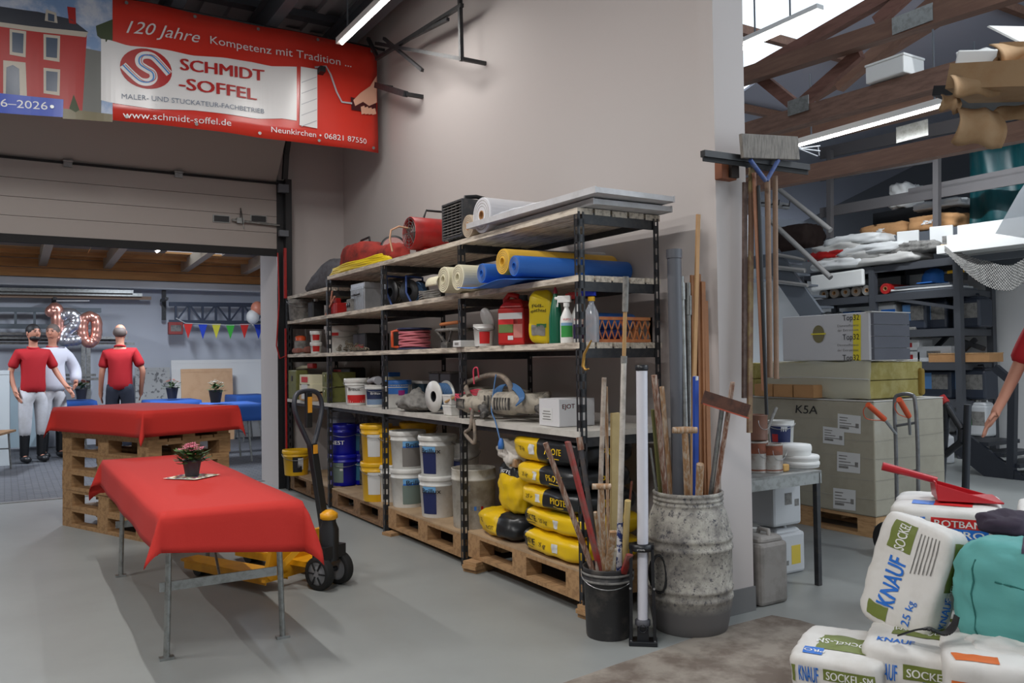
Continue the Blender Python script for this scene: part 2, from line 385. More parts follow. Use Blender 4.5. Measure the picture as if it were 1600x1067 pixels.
# ---- overhead sectional door
DY = 8.38
dr = T('door_1', 'grey sectional overhead door, half raised', 'door', (0, 0, 0)); del dr['category']; dr['kind'] = 'structure'
DP = mt('door panel', (158, 150, 144), .55, bump=.02, scale=200)
zb, zt = 2.40, 3.06
for k in range(4):
    h = (zt-zb)/4; MB().box((-1.9, DY, zb+h*(k+.5)), (8.5, .05, h-.004)).build('panel_rib', DP, dr)
MB().prism([(-6.1, DY-.01, zt+.02), (2.34, DY-.01, zt+.02), (2.34, DY-.62, zt+.62), (-6.1, DY-.62, zt+.62)], (0, .03, .04)).build('tilted_panel', DP, dr)
MB().box((-1.9, DY-.03, zt+.005), (8.5, .03, .02)).build('joint_seal', RUBBER, dr)
MB().box((-1.9, DY, zb-.03), (8.5, .06, .07)).build('bottom_seal', RUBBER, dr)
for px in (106, 279):
    p = at(px, 262, Y=DY-.05); MB().box((p.x, DY-.05, zt), (.07, .02, .07)).tube([(p.x-.04, DY-.06, zt+.02), (p.x+.04, DY-.06, zt+.02)], .012).build('hinge', GALV, dr)
for px in (346, 404):
    p = at(px, 342, Y=DY-.035); b = MB().box((p.x, DY-.033, p.z), (.16, .012, .07)); b.build('handle_recess', GALV, dr)
    MB().box((p.x, DY-.041, p.z), (.14, .012, .055)).build('grip_slot', BLACK, dr)
p = at(375, 345, Y=DY-.05)
MB().box((p.x, DY-.05, p.z), (.07, .05, .05)).tube([(p.x-.08, DY-.06, p.z), (2.36, DY-.06, p.z-.02)], .012).tube([p, p+V((0, -.03, .12)), p+V((.03, -.03, -.08))], .006).build('lock_bolt', GALV, dr)
# guide rail and red service pipe
g = T('door_guide_rail', 'black perforated vertical guide rail beside the overhead door', 'rail', (2.41, 8.3, 0))
b = MB().box((0, 0, 1.55), (.012, .1, 3.1)).box((-.035, .045, 1.55), (.07, .01, 3.1)).box((.03, -.045, 1.55), (.05, .01, 3.1))
pth = [(0, 0, 3.1), (0, -.06, 3.35), (0, -.22, 3.62), (0, -.5, 3.8), (0, -1.2, 3.86)]
for i in range(4): b.bar(pth[i], pth[i+1], .05, .05)
b.build('track', BLACK, g)
MB().box((-.03, -.05, 3.0), (.1, .05, .08)).build('roller_bracket', STEELG, g); MB().box((-.03, -.05, 2.55), (.09, .05, .06)).build('roller_bracket', STEELG, g)
MB().box((-.025, -.075, 2.15), (.025, .03, .5)).box((-.025, -.075, 1.0), (.015, .02, 1.2)).build('red_cover', RED, g)
MB().tube([at(434, 395, Y=8.2), at(436, 470, Y=8.2), at(432, 540, Y=8.2), at(437, 560, Y=8.2), at(447, 556, Y=8.2)], .007).build('air_hose', RED, label='thin red air hose running down beside the door guide rail', cat='hose')
# ---- tube lamps
TUBEM = mt('lit tube', (255, 252, 246), .5, emit=16)
def tubelamp(x, y, z, label, grp=None, hang=.3):
    t = T('tube_lamp', label, 'lamp', (x, y, z), 0, grp)
    MB().box((0, 0, 0), (.06, 1.6, .05)).build('housing', CLEANW, t)
    MB().cyl((0, -.74, -.035), (0, .74, -.035), .014, n=10).build('tube', TUBEM, t)
    if hang: MB().cyl((0, -.6, .02), (0, -.6, hang), .008, n=6).cyl((0, .6, .02), (0, .6, hang), .008, n=6).build('hanger', STEELG, t)
tubelamp(2.4, 5.85, 3.95, 'lit fluorescent tube lamp under the dark roof above the banner', hang=.7)
for (x, y, z, p), w in zip(TUBES[1:], ('lit tube lamp above the red table', 'lit tube lamp far over the left of the hall', 'lit tube lamp behind, over the camera side of the hall')): tubelamp(x, y, z, w, 'hall tube lamps', hang=4.72-z)
tubelamp(6.4, 4.5, 3.28, 'lit tube lamp in the right hall under the timber trusses', hang=.6)
tubelamp(8.6, 5.4, 4.0, 'lit tube lamp deep in the right hall', hang=.5)
tubelamp(5.2, 1.2, 4.0, 'lit tube lamp over the stacked sacks', hang=.6)
for x, w in ((-1.2, 'added tube lamp, out of view, over the left of the back room'), (1.8, 'added tube lamp, out of view, over the right of the back room')): tubelamp(x, 11.5 if x < 0 else 11.6, 2.85, w, 'added back room lamps', hang=.2)  # bodies for the two added back room lamps
# bright long tube seen beside the skylight
a = at(1140, 85, X=5.6); c = at(1282, 22, X=5.6)
t = T('tube_lamp', 'lit tube lamp high beside the skylight, next to the pillar', 'lamp')
MB().bar(a+V((0, 0, .06)), c+V((0, 0, .06)), .08, .04).build('housing', CLEANW, t); MB().cyl(a, c, .018, n=10).build('tube', TUBEM, t); MB().cyl(a+V((0, -.3, .05)), V((a.x, a.y-.3, hz(a.y-.3))), .008, n=6).cyl(c+V((0, .3, .05)), V((c.x, c.y+.3, hz(c.y+.3))), .008, n=6).build('hanger', STEELG, t)
# wall bracket of steel lattice
wb = T('lattice_bracket', 'dark steel lattice bracket on the wall above the shelving', 'bracket')
def wbar(p0, p1, w=.028, Xp=2.86, nm='bar'):
    a, c = at(*p0, X=Xp), at(*p1, X=Xp); MB().bar(a, c, w, w).build(nm, STEELB, wb)
wbar((718, -25), (721, 95)); wbar((588, 68), (722, 92)); wbar((588, 92), (722, 8)); wbar((600, 60), (660, 110), .025); wbar((640, 60), (700, 30), .025); wbar((575, 60), (590, 90))
for pxy in ((722, 92), (590, 68), (718, -25)):
    a = at(*pxy, X=2.86); MB().bar(a, V((WX-.002, a.y, a.z)), .025, .025).build('wall_arm', STEELB, wb)
wb2 = T('small_bracket', 'short dark bracket on the wall right of the banner end', 'bracket')
a, c = at(588, 133, X=2.9), at(634, 147, X=2.9)
MB().bar(a, c, .04, .05).build('arm', STEELB, wb2); MB().bar(c, V((WX-.002, c.y, c.z)), .03, .03).build('stay', STEELB, wb2); MB().bar(a, V((WX-.002, a.y, a.z)), .03, .03).build('stay', STEELB, wb2)
# ---- banner, hung across in front of the door
NY = 7.2
R0 = at(590, 76, Y=NY); ZT, ZB = R0.z, at(583, 238, Y=NY).z
XR = R0.x; LB = 4.4
bn = T('printed_banner', 'long red and white company banner hung across in front of the raised door', 'banner', (XR, NY, ZB))
HB = ZT-ZB
def wv(x, z): return .016*math.sin(x*5+z*2)+.007*math.sin(x*11+1)+.03*math.sin(x*1.3)*(1-z/HB)
def bx(px, py):
    p = at(px, py, Y=NY); return (p.x-XR, p.z-ZB)
def bshape(pts, m, lay, nm='print'):
    # flat printed shape, sub-divided strip so that it follows the cloth
    P = [bx(*q) for q in pts]; b = MB(); n = len(P)
    b.add([(x, 0, z) for x, z in P], [tuple(range(n))]); o = b.build(nm, m, bn); slicex(o.data); fit(o.data, lambda c: V((c.x, wv(c.x, c.z)-.0012*lay-.004, c.z))); return o
def slicex(me, step=.05):
    slicem(me, step, (0, 2))
def fit(me, fn):
    for v in me.vertices: v.co = fn(v.co)
def bquad(x0, z0, x1, z1, m, lay, nm='print', n=24, n2=4):
    b = MB().grid(lambda u, v: (x0+(x1-x0)*u, wv(x0+(x1-x0)*u, z0+(z1-z0)*v)-.0015*lay, z0+(z1-z0)*v), n, n2); return b.build(nm, m, bn)
BR = mt('banner red', (208, 52, 38), .28); BW = mt('banner white', (226, 226, 226), .3); BG = mt('banner grey print', (120, 132, 150), .4)
bquad(-LB, 0, 0, HB, BR, 0, 'sheet', 60, 8).modifiers.new('s', 'SOLIDIFY').thickness = -.0012
xl, _ = bx(176, 100)
BSKY = mt('banner sky print', (128, 158, 200), .35, dirt=.9, dcol=(210, 216, 226), scale=3)
bquad(-LB, 0, xl, HB, BSKY, 3, 'photo_print', 40, 8)
# torn-edged white paint stroke
up = [(160, 60), (175, 63), (200, 72), (260, 80), (300, 88), (350, 91), (395, 97), (425, 104), (462, 106)]; dn = [(158, 156), (175, 160), (240, 172), (300, 174), (350, 180), (400, 186), (440, 186), (462, 190)]
b = MB(); n = 40
for i in range(n):
    def edge(L, t):
        x = 158+304*t
        for (a, q), (c, d) in zip(L, L[1:]):
            if a <= x <= c: return x, q+(d-q)*(x-a)/(c-a)
        return x, (L[0][1] if x < L[0][0] else L[-1][1])
    q4 = [edge(dn, i/n), edge(dn, (i+1)/n), edge(up, (i+1)/n), edge(up, i/n)]
    P = [bx(*q) for q in q4]
    b.add([(x, 0, z) for x, z in P], [(0, 1, 2, 3)])
o = b.build('paint_stroke', BW, bn); slicex(o.data); fit(o.data, lambda c: V((c.x, wv(c.x, c.z)-.0078, c.z)))
def btext(s, p0, p1, hpx, m, lay=6, **k):
    (xa, za), (xb, zb_) = bx(*p0), bx(*p1); h = hpx*mpp(at(*p0, Y=NY)); w = math.hypot(xb-xa, zb_-za); sx = (zb_-za)/(xb-xa)
    o = text(s, bn, m, h=h, w=w, fn=lambda x, y: V((xa+x, 0, za+x*sx+y)), step=0, **k); slicex(o.data); fit(o.data, lambda c: V((c.x, wv(c.x, c.z)-.0012*lay-.005, c.z)))
DRD = mt('dark red print', (176, 28, 26), .4)
btext('120 Jahre', (197, 52), (312, 68), 20, BW, shear=.35)
btext('Kompetenz mit Tradition ...', (328, 69), (548, 106), 13, BW)
for q_ in (0, 1, 2): btext('SCHMIDT', (280+q_, 111), (411+q_, 127), 19, DRD, lay=8+q_*.3); btext('-SOFFEL', (278+q_, 141), (399+q_, 157), 19, DRD, lay=8+q_*.3)
btext('MALER- UND STUCKATEUR-FACHBETRIEB', (190, 154), (412, 178), 8, BG, lay=9)
btext('www.schmidt-soffel.de', (192, 184), (359, 199), 11, BW)
btext('Neunkirchen • 06821 87550', (423, 207), (571, 226), 9, BW)
# emblem
cx, cz = bx(228, 109); er = 33*mpp(at(228, 109, Y=NY))
def disc(cx, cz, rx, rz, m, lay, nm, ang=0):
    b_ = MB().add([(cx+rx*math.cos(t*PI/16)*math.cos(ang)-rz*math.sin(t*PI/16)*math.sin(ang), 0, cz+rx*math.cos(t*PI/16)*math.sin(ang)+rz*math.sin(t*PI/16)*math.cos(ang)) for t in range(32)], [tuple(range(32))]); o = b_.build(nm, m, bn); slicex(o.data); fit(o.data, lambda c: V((c.x, wv(c.x, c.z)-.0105, c.z)))
disc(cx, cz, er*1.12, er*.95, DRD, 5, 'emblem_disc')
def ribbon(P, w, m, lay, nm='print'):
    b = MB()
    for i in range(len(P)):
        a = V(P[max(i-1, 0)]); c = V(P[min(i+1, len(P)-1)]); d = (c-a).normalized(); nrm = V((-d.y, d.x))*w/2; p = V(P[i])
        b.v += [(q_.x, wv(q_.x, q_.y)-.0045-.0012*lay-(.0003*(i % 2)), q_.y) for q_ in (p+nrm, p-nrm)]
        if i: k = 2*i; b.f.append((k-2, k-1, k+1, k)); b.m.append(0); b.s.append(False)
    b.build(nm, m, bn)
def sc(s): # s-curve across the emblem
    out = []
    for i in range(25):
        t = i/24
        if t < .45: a = PI*1.0-(t/.45)*PI*1.0; out.append((cx+er*(-.02+.42*math.cos(a)+.0), cz+er*(.28+.34*math.sin(a))))
        elif t > .55: a = PI-(t-.55)/.45*PI; out.append((cx+er*(-.02+.42*math.cos(a)*1), cz-er*(.28+.34*math.sin(a))))
    return out
S1 = [(cx-er*1.0, cz+er*.05), (cx-er*.6, cz+er*-.35), (cx-er*.25, cz-er*.62), (cx+er*.1, cz-er*.62), (cx+er*.3, cz-er*.42), (cx+er*.25, cz-er*.15), (cx-er*.02, cz), (cx-er*.28, cz+er*.18), (cx-er*.3, cz+er*.45), (cx-er*.1, cz+er*.62), (cx+er*.25, cz+er*.62), (cx+er*.6, cz+er*.32), (cx+er*1.0, cz-er*.1)]
def smooth(P, k=6):
    out = []; n = len(P)
    for i in range(n-1):
        p0, p1, p2, p3 = [V(P[min(max(j, 0), n-1)]) for j in (i-1, i, i+1, i+2)]
        for j in range(k):
            t = j/k; out.append(.5*((2*p1)+(p2-p0)*t+(2*p0-5*p1+4*p2-p3)*t*t+(3*p1-p0-3*p2+p3)*t*t*t))
    out.append(V(P[-1])); return out
S2 = smooth(S1)
ribbon(S2, er*.34, BW, 6, 'emblem_ribbon'); ribbon(S2, er*.07, mt('sky blue print', (70, 140, 210), .4), 7, 'emblem_line'); ribbon([p+V((er*.1, er*.03)) for p in S2], er*.03, DRD, 7, 'emblem_line')
# paint roller print
bshape([(468, 106), (494, 110), (494, 202), (466, 197)], BW, 7, 'roller_print')
LG = mt('banner light grey', (176, 178, 184), .4)
for k in range(5):
    y = 122+k*17; (xa, za), (xb, zb_) = bx(469, y+9), bx(493, y)
    ribbon([V((xa, za)), V((xb, zb_))], .006, LG, 10, 'roller_stripe')
ribbon([V(bx(*q)) for q in ((490, 107), (508, 105), (515, 118), (524, 145), (532, 161), (548, 163))], .016, LG, 9, 'roller_wire')
bshape([(546, 153), (588, 162), (588, 178), (547, 173)], mt('dark grip print', (72, 22, 26), .4), 8, 'grip_print')
HS = mt('printed skin', (232, 178, 152), .4)
bshape([(589, 118), (578, 135), (562, 146), (550, 158), (553, 167), (566, 160), (576, 166), (589, 160)], HS, 9, 'hand_print')
for k in range(4): q = 562+k*6; bshape([(q, 168+k), (q+6, 166+k), (q+8, 178), (q+1, 180)], HS, 10, 'finger_print')
# villa photo print, left of the emblem
HR = mt('banner house red', (170, 34, 30), .4); ST = mt('banner stone print', (190, 182, 168), .4); DK = mt('banner slate print', (52, 56, 66), .4); GL = mt('banner glass print', (70, 84, 104), .3)
bshape([(-60, 25), (0, 35), (136, 52), (128, 185), (0, 170), (-60, 166)], HR, 2, 'house_print')
bshape([(-60, 5), (60, 18), (112, 30), (138, 50), (0, 36), (-60, 30)], DK, 3, 'roof_print')
bshape([(105, 10), (118, 12), (119, 38), (108, 36)], HR, 3, 'chimney_print')
bshape([(72, 14), (88, 20), (90, 36), (70, 32)], ST, 4, 'dormer_print'); bshape([(75, 20), (85, 23), (85, 34), (75, 32)], GL, 5, 'dormer_pane')
bshape([(-60, 28), (0, 36), (138, 50), (134, 58), (0, 43), (-60, 36)], ST, 4, 'cornice_print')
for (x, y) in ((15, 46), (68, 53), (-30, 40), (68, 106)):
    bshape([(x, y), (x+26, y+3), (x+25, y+44), (x, y+40)], ST, 4, 'window_print'); bshape([(x+4, y+5), (x+22, y+7), (x+21, y+38), (x+4, y+36)], GL, 5, 'window_pane')
bshape([(5, 95), (40, 98), (42, 150), (5, 148)], ST, 4, 'porch_print'); bshape([(10, 106), (20, 102), (30, 108), (31, 150), (9, 148)], GL, 5, 'door_print')
TR = mt('banner leaf print', (62, 74, 44), .5)
bshape([(150, 40), (176, 30), (176, 70), (160, 62), (152, 55)], TR, 3, 'tree_print'); bshape([(134, 75), (160, 80), (158, 186), (128, 184)], mt('banner dusk print', (110, 112, 108), .4), 2, 'garden_print')
bshape([(108, 170), (115, 148), (124, 172), (118, 176)], TR, 4, 'bush_print'); bshape([(98, 170), (176, 178), (176, 190), (98, 186)], mt('banner lawn print', (120, 112, 84), .4), 3, 'lawn_print')
bshape([(-60, 140), (99, 156), (98, 184), (-60, 172)], mt('banner blue print', (20, 66, 180), .35), 6, 'blue_panel')
btext('1906–2026', (-34, 164), (74, 172), 13, BW)
for k in range(6):
    for z in (.035, HB-.035):
        x = -.06-k*.52; MB().add([(x+.014*math.cos(t*PI/5), wv(x, z)-.022, z+.014*math.sin(t*PI/5)) for t in range(10)], [tuple(range(10))]).build('eyelet', GALV, bn)
cr = MB().cyl((XR+.2, NY+.05, ZT+.02), (XR-LB-.3, NY+.05, ZT+.02), .014, n=8)
cr.build('banner_rope', BLACK, label='dark line the banner hangs from, along its top edge', cat='rope')
# ---------------------------------------------------------------- pallets
_pm = {}
def pallet(label, loc, rz, mats=None, group=None, L=1.2, Wd=.8, top=None, cat='pallet', name='wooden_pallet'):
    t = T(name, label, cat, loc, rz, group); m = mats or PLW
    key = (L, Wd, m.name)
    if key not in _pm:
        def mk(d): return MB().box((0, 0, 0), d).build('x', m).data
        _pm[key] = (mk((L, .145, .022)), mk((L, .1, .022)), mk((.145, Wd, .022)), mk((.145, .145, .078)), mk((.145, .1, .078)))
        for o in [o for o in C.objects if o.name.startswith('x')]:
            if o.type == 'MESH' and o.data in _pm[key]: bpy.data.objects.remove(o)
    big, thin, cross, blk, blks = _pm[key]
    def put(nm, me, x, y, z):
        o = bpy.data.objects.new(nm, me); C.objects.link(o); o.parent = t; o.location = (x, y, z)
    e = Wd/2-.0725
    for y, me in ((-e, big), (-e/2, thin), (0, big), (e/2, thin), (e, big)): put('deck_board', me, 0, y, .133)
    for x in (-L/2+.0725, 0, L/2-.0725):
        put('cross_board', cross, x, 0, .111)
        for y, me in ((-Wd/2+.05, blks), (0, blk), (Wd/2-.05, blks)): put('block', me, x, y, .061)
    for y in (-Wd/2+.05, 0, Wd/2-.05): put('bottom_board', thin, 0, y, .011)
    if top: MB().box((0, 0, .149), (L+.0, Wd, .01)).build('top_sheet', top, t)
    return t
# ---- stack of pallets used as a standing table
k0 = at(228, 849, Z=0); ang = math.radians(113)   # long side runs away to the left
eL = V((math.cos(ang), math.sin(ang), 0)); eW = V((math.sin(ang), -math.cos(ang), 0))
cc = V((k0.x, k0.y, 0))+eL*.6+eW*.35
order = ['lowest of the stack, standing on the concrete', 'second from the bottom of the stack', 'third from the bottom of the stack', 'third from the top of the stack', 'second from the top of the stack', 'topmost of the stack, just under the red cloth']
for i, w in enumerate(order):
    pallet('worn wooden pallet, '+w, (cc.x+.006*math.sin(i*2.1), cc.y+.006*math.cos(i*1.7), i*.1445), ang+.012*math.sin(i*1.9), group='pallets stacked as a standing table', Wd=.68)
ZP = 6*.1445
tb = MB().box((0, 0, .032), (1.28, .78, .06)).build('table_board', PINE, loc=(cc.x, cc.y, ZP), rz=ang, bev=.003, label='wooden board lying on the pallet stack under the red cloth', cat='board')
def drape(name, label, L, Wd, dL, dW, loc, rz, m, step=.03, flare=.16, seed=0, skew=0):
    """cloth over a rectangle L x Wd, hanging dL past the ends and dW past the sides"""
    def cut(h, d):
        n1 = max(2, int(round(2*h/.09))); n2 = max(3, int(round(d/step)))
        return [-h-d+d*i/n2 for i in range(n2)]+[-h+2*h*i/n1 for i in range(n1)]+[h+d*i/n2 for i in range(n2+1)]
    xs, ys = cut(L/2, dL), cut(Wd/2, dW); vs = []; fs = []
    for y in ys:
        for x in xs:
            du, dv = max(0, abs(x)-L/2)*(1-skew*(y/(Wd/2+dW) if x < 0 else -y/(Wd/2+dW))), max(0, abs(y)-Wd/2); r = math.hypot(du, dv)
            px, py = max(-L/2, min(L/2, x)), max(-Wd/2, min(Wd/2, y))
            z = 0
            if r > 0:
                ux, uy = du/r*(1 if x > 0 else -1), dv/r*(1 if y > 0 else -1)
                corner = (2*du*dv/(r*r)) if du and dv else 0
                wob = .005*math.sin(x*9+seed)*(dv > 0)+.007*math.sin(y*8+seed*2)*(du > 0)
                out = .008+r*(.05+flare*corner)+wob*(r/.2)
                px += ux*out; py += uy*out; z = -r*(1-.06*corner)+.006
            z += .0015*math.sin(x*7+y*3+seed)
            vs.append((px, py, z))
    n = len(xs)
    fs = [(j*n+i, j*n+i+1, (j+1)*n+i+1, (j+1)*n+i) for j in range(len(ys)-1) for i in range(n-1)]
    b = MB(); b.add(vs, fs, 0, True)
    o = b.build(name, m, loc=loc, rz=rz, solid=.002, label=label, cat='tablecloth'); return o
drape('tablecloth', 'red cloth draped over the stack of wooden pallets', 1.28, .78, .19, .19, (cc.x, cc.y, ZP+.066), ang, REDC, seed=1)
# ---- long folding table under a red cloth
TX0, TX1, TY0, TY1, TZ = .53, 1.10, 3.56, 5.86, .66
ft = T('folding_table', 'narrow folding trestle table with galvanised legs under the front red cloth', 'table', ((TX0+TX1)/2, (TY0+TY1)/2, 0))
w2, l2 = (TX1-TX0)/2, (TY1-TY0)/2
for k in range(3): MB().box((-w2+w2*2/3*(k+.5), 0, TZ-.015), (w2*2/3-.004, 2*l2, .026)).build('top_plank', PINE, ft)
for yy, s in ((3.84, -1), (5.48, 1)):
    y = yy-(TY0+TY1)/2
    for x in (.592, 1.09):
        x -= (TX0+TX1)/2
        MB().tube([(x*.93, y+.0*s, TZ-.03), (x, y, .012)], .0135, 12).box((x, y, .006), (.06, .035, .012)).build('leg', GALV, ft)
    MB().box((0, y, .31), (.50, .008, .04)).build('cross_rail', GALV, ft); MB().box((0, y, TZ-.045), (.5, .04, .02)).build('top_rail', GALV, ft)
    MB().tube([(0, y, .31), (0, y-s*.32, TZ-.04)], .006).build('hinged_strut', GALV, ft)
drape('tablecloth', 'red cloth over the long folding table in front', TY1-TY0, TX1-TX0, .185, .165, ((TX0+TX1)/2, (TY0+TY1)/2, TZ+.003), PI/2, REDC, seed=2, flare=.3, skew=.28)
# napkin + potted flower
p = at(300, 745, Z=TZ+.008)
nk = MB().add([(-.1, -.1, 0), (.1, -.1, 0), (.1, .1, 0), (-.1, .1, 0)], [(0, 1, 2, 3)])
no = nk.build('paper_napkin', mt('napkin paper', (226, 218, 200), .8), loc=(p.x, p.y, TZ+.011), rz=.72, label='flowered paper napkin under the flower pot', cat='napkin')
cols = [mt('napkin rose', (196, 92, 110), .8), mt('napkin leaf', (104, 138, 74), .8), mt('napkin violet', (122, 84, 140), .8), mt('napkin gold', (206, 166, 76), .8)]
b = MB()
for i in range(60):
    x, y = random.uniform(-.088, .088), random.uniform(-.088, .088); r = random.uniform(.006, .014); a0 = random.random()*6
    b.add([(x+r*math.cos(a0+t*PI/3), y+r*.8*math.sin(a0+t*PI/3), .0012+i*.00002) for t in range(6)], [tuple(range(6))], i % 4)
b.build('flower_print', cols, no, kind='stuff')
def flowerpot(label, loc, r, h, flower, n=60, group=None, fol=.1, leafn=150):
    t = T('potted_flower', label, 'plant', loc, 0, group)
    MB().lathe([(r*.7, 0), (r*.78, h*.3), (r*.97, h*.9), (r*1.02, h), (r*.94, h), (r*.9, h*.9)], 24).build('pot', mt('dark clay pot', (46, 46, 52), .5), t)
    MB().lathe([(.001, h*.9), (r*.9, h*.88)], 16).build('soil', mt('soil', (54, 40, 30), .95), t)
    lf = mt('leaf green', (62, 92, 40), .6); b = MB()
    rnd = random.Random(int(loc[0]*1000))
    for i in range(leafn):
        a = rnd.random()*2*PI; q = rnd.random()**.6*fol; e = h+rnd.random()*fol*.8
        c = V((math.cos(a)*q, math.sin(a)*q, e-q*.25)); u = V((math.cos(a+rnd.uniform(-.6, .6)), math.sin(a), rnd.uniform(-.2, .5))).normalized()*fol*.3; w = u.cross(V((0, 0, 1))).normalized()*fol*.17
        b.add([c-u, c+w, c+u+V((0, 0, .004)), c-w], [(0, 1, 2, 3)])
    b.build('foliage', lf, t, kind='stuff')
    b = MB()
    for i in range(9): a = i*.7; b.tube([(0, 0, h*.9), (math.cos(a)*fol*.3, math.sin(a)*fol*.3, h+fol*.4), (math.cos(a)*fol*.6, math.sin(a)*fol*.6, h+fol*.7)], .0015, 5)
    b.build('stem', lf, t)
    b = MB()
    for i in range(n):
        a = rnd.random()*2*PI; q = rnd.random()**.6*fol*.75; c = (math.cos(a)*q, math.sin(a)*q, h+fol*.95-q*.5+rnd.random()*.012)
        r0 = fol*.12
        for k in range(5):
            t0 = k*2*PI/5+a; b.add([c, (c[0]+r0*math.cos(t0-.5), c[1]+r0*math.sin(t0-.5), c[2]+.002), (c[0]+r0*1.3*math.cos(t0), c[1]+r0*1.3*math.sin(t0), c[2]+.004), (c[0]+r0*math.cos(t0+.5), c[1]+r0*math.sin(t0+.5), c[2]+.002)], [(0, 1, 2, 3)])
    b.build('blossoms', flower, t, kind='stuff')
    return t
flowerpot('pink flowering plant in a dark pot on the front red table', (p.x, p.y, TZ+.013), .048, .085, mt('pink blossom', (228, 140, 160), .7), fol=.085)
# ---------------------------------------------------------------- storage rack
XF, XB, Y0, BW_ = 2.40, 2.915, 3.295, 1.235
ZL = {'A': 2.0, 'A2': 1.667, 'B': 1.337, 'C': .901}
YP = [Y0+i*BW_ for i in range(4)]+[8.2]
rack = T('storage_rack', 'long black steel shelving rack with plank shelves along the wall', 'shelf', (XF, Y0, 0))
def postmesh():
    b = MB(); H = 1.985; t = .003; w = .035
    # flange facing the aisle end (slots open) and flange along the aisle, both pierced by slots
    for k in range(26):
        z0 = .03+k*.076
        for (fx) in (0, 1):
            if fx == 0: b.box((w/2, 0, z0), (w, t, .038))
            else: b.box((0, w/2, z0), (t, w, .038))
    for fx in (0, 1):
        for q in (.005, w-.005):
            if fx == 0: b.box((q, 0, H/2), (.010, t, H))
            else: b.box((0, q, H/2), (t, .010, H))
    return b
pmb = postmesh().build('post', STEELB, rack).data
first = [o for o in rack.children][0]; first.location = (0, 0, 0)
for i, y in enumerate(YP):
    for j, x in enumerate((0, XB-XF)):
        if i == 0 and j == 0: continue
        o = bpy.data.objects.new('post', pmb); C.objects.link(o); o.parent = rack; o.location = (x, y-Y0, 0)
        if j: o.scale = (-1, 1, 1)
dX = XB-XF
for bay in range(4):
    ya, yb = YP[bay]-Y0, YP[bay+1]-Y0
    for lv, z in ZL.items():
        if bay == 3 and lv == 'A': z = 1.91
        for x in ((.03, dX-.03) if lv == 'C' else (dX-.03,)): MB().box((x, (ya+yb)/2, z-.04), (.012, yb-ya-.045, .035)).build('side_beam', STEELB, rack)
        for y in (ya+.012, yb-.012): MB().box((dX/2, y, z-.045), (dX-.05, .012, .055)).build('cross_beam', STEELB, rack)
        n = 5 if lv != 'C' else 1
        w = (dX+.03)/n
        m = BOARD if lv != 'C' else mt('white shelf board', (198, 194, 186), .6, dirt=.4, dcol=(128, 122, 112), scale=5)
        for k in range(n):
            MB().box((-.01+w*(k+.5), (ya+yb)/2, z-.010+random.uniform(-.0015, .0015)), (w-.014 if n > 1 else w, yb-ya-.004, .03)).build('shelf_board', m, rack)
# two loose aluminium boards lying on the top shelf
GB = mt('grey board', (196, 196, 198), .5, dirt=.3, dcol=(128, 126, 124), scale=6)
for (z, y0, y1, x0, x1, w) in ((2.006, 3.2, 4.3, 2.44, 2.93, 'lower of two grey boards on the top shelf end'), (2.041, 3.12, 4.35, 2.36, 2.86, 'upper of two grey boards on the top shelf end')):
    t = T('loose_board', w, 'board', ((x0+x1)/2, (y0+y1)/2, z), .02 if z > 2.02 else -.02, 'loose boards on the top shelf')
    MB().box((0, 0, .016), (x1-x0, y1-y0, .026)).build('panel', GB, t)
    for s in (-1, 1): MB().box((s*(x1-x0)/2, 0, .016), (.008, y1-y0+.004, .032)).build('edge_strip', GB, t)
# pallets under the rack
for i, (zb_, w) in enumerate(((.068, 'pallet under the rack holding the yellow sacks, on wood offcuts'), (.04, 'pallet under the rack holding the white buckets'), (.02, 'pallet under the rack holding the blue buckets'), (.02, 'dark pallet at the far end of the rack'))):
    y = (YP[i]+YP[i+1])/2 if i < 3 else 7.62
    pallet(w, (XF+.335, y, zb_), PI/2, mats=PLW if i < 2 else PLD, group='pallets under the rack', top=mt('plywood sheet', (176, 150, 118), .75, dirt=.6, dcol=(140, 116, 90), scale=5), L=1.18, Wd=.64)
PT = [.068+.154, .04+.154, .02+.154, .02+.154]
# wood offcuts propping the pallet corners
def offcuts(label, loc, n, rz, L=.16):
    t = T('wood_offcuts', label, 'wood', loc, rz)
    for k in range(n): MB().box((random.uniform(-.01, .01), random.uniform(-.01, .01), .011+k*.0222), (L, .11, .021)).build('block', PLW, t)
offcuts('stacked wood offcuts propping the near corner of the yellow sack pallet', (2.47, 3.28, 0), 3, .1)
offcuts('stacked wood offcuts under the far end of the yellow sack pallet', (2.43, 4.40, 0), 3, .3)
offcuts('single wood offcut under the white bucket pallet', (2.44, 5.66, 0), 1, .2)
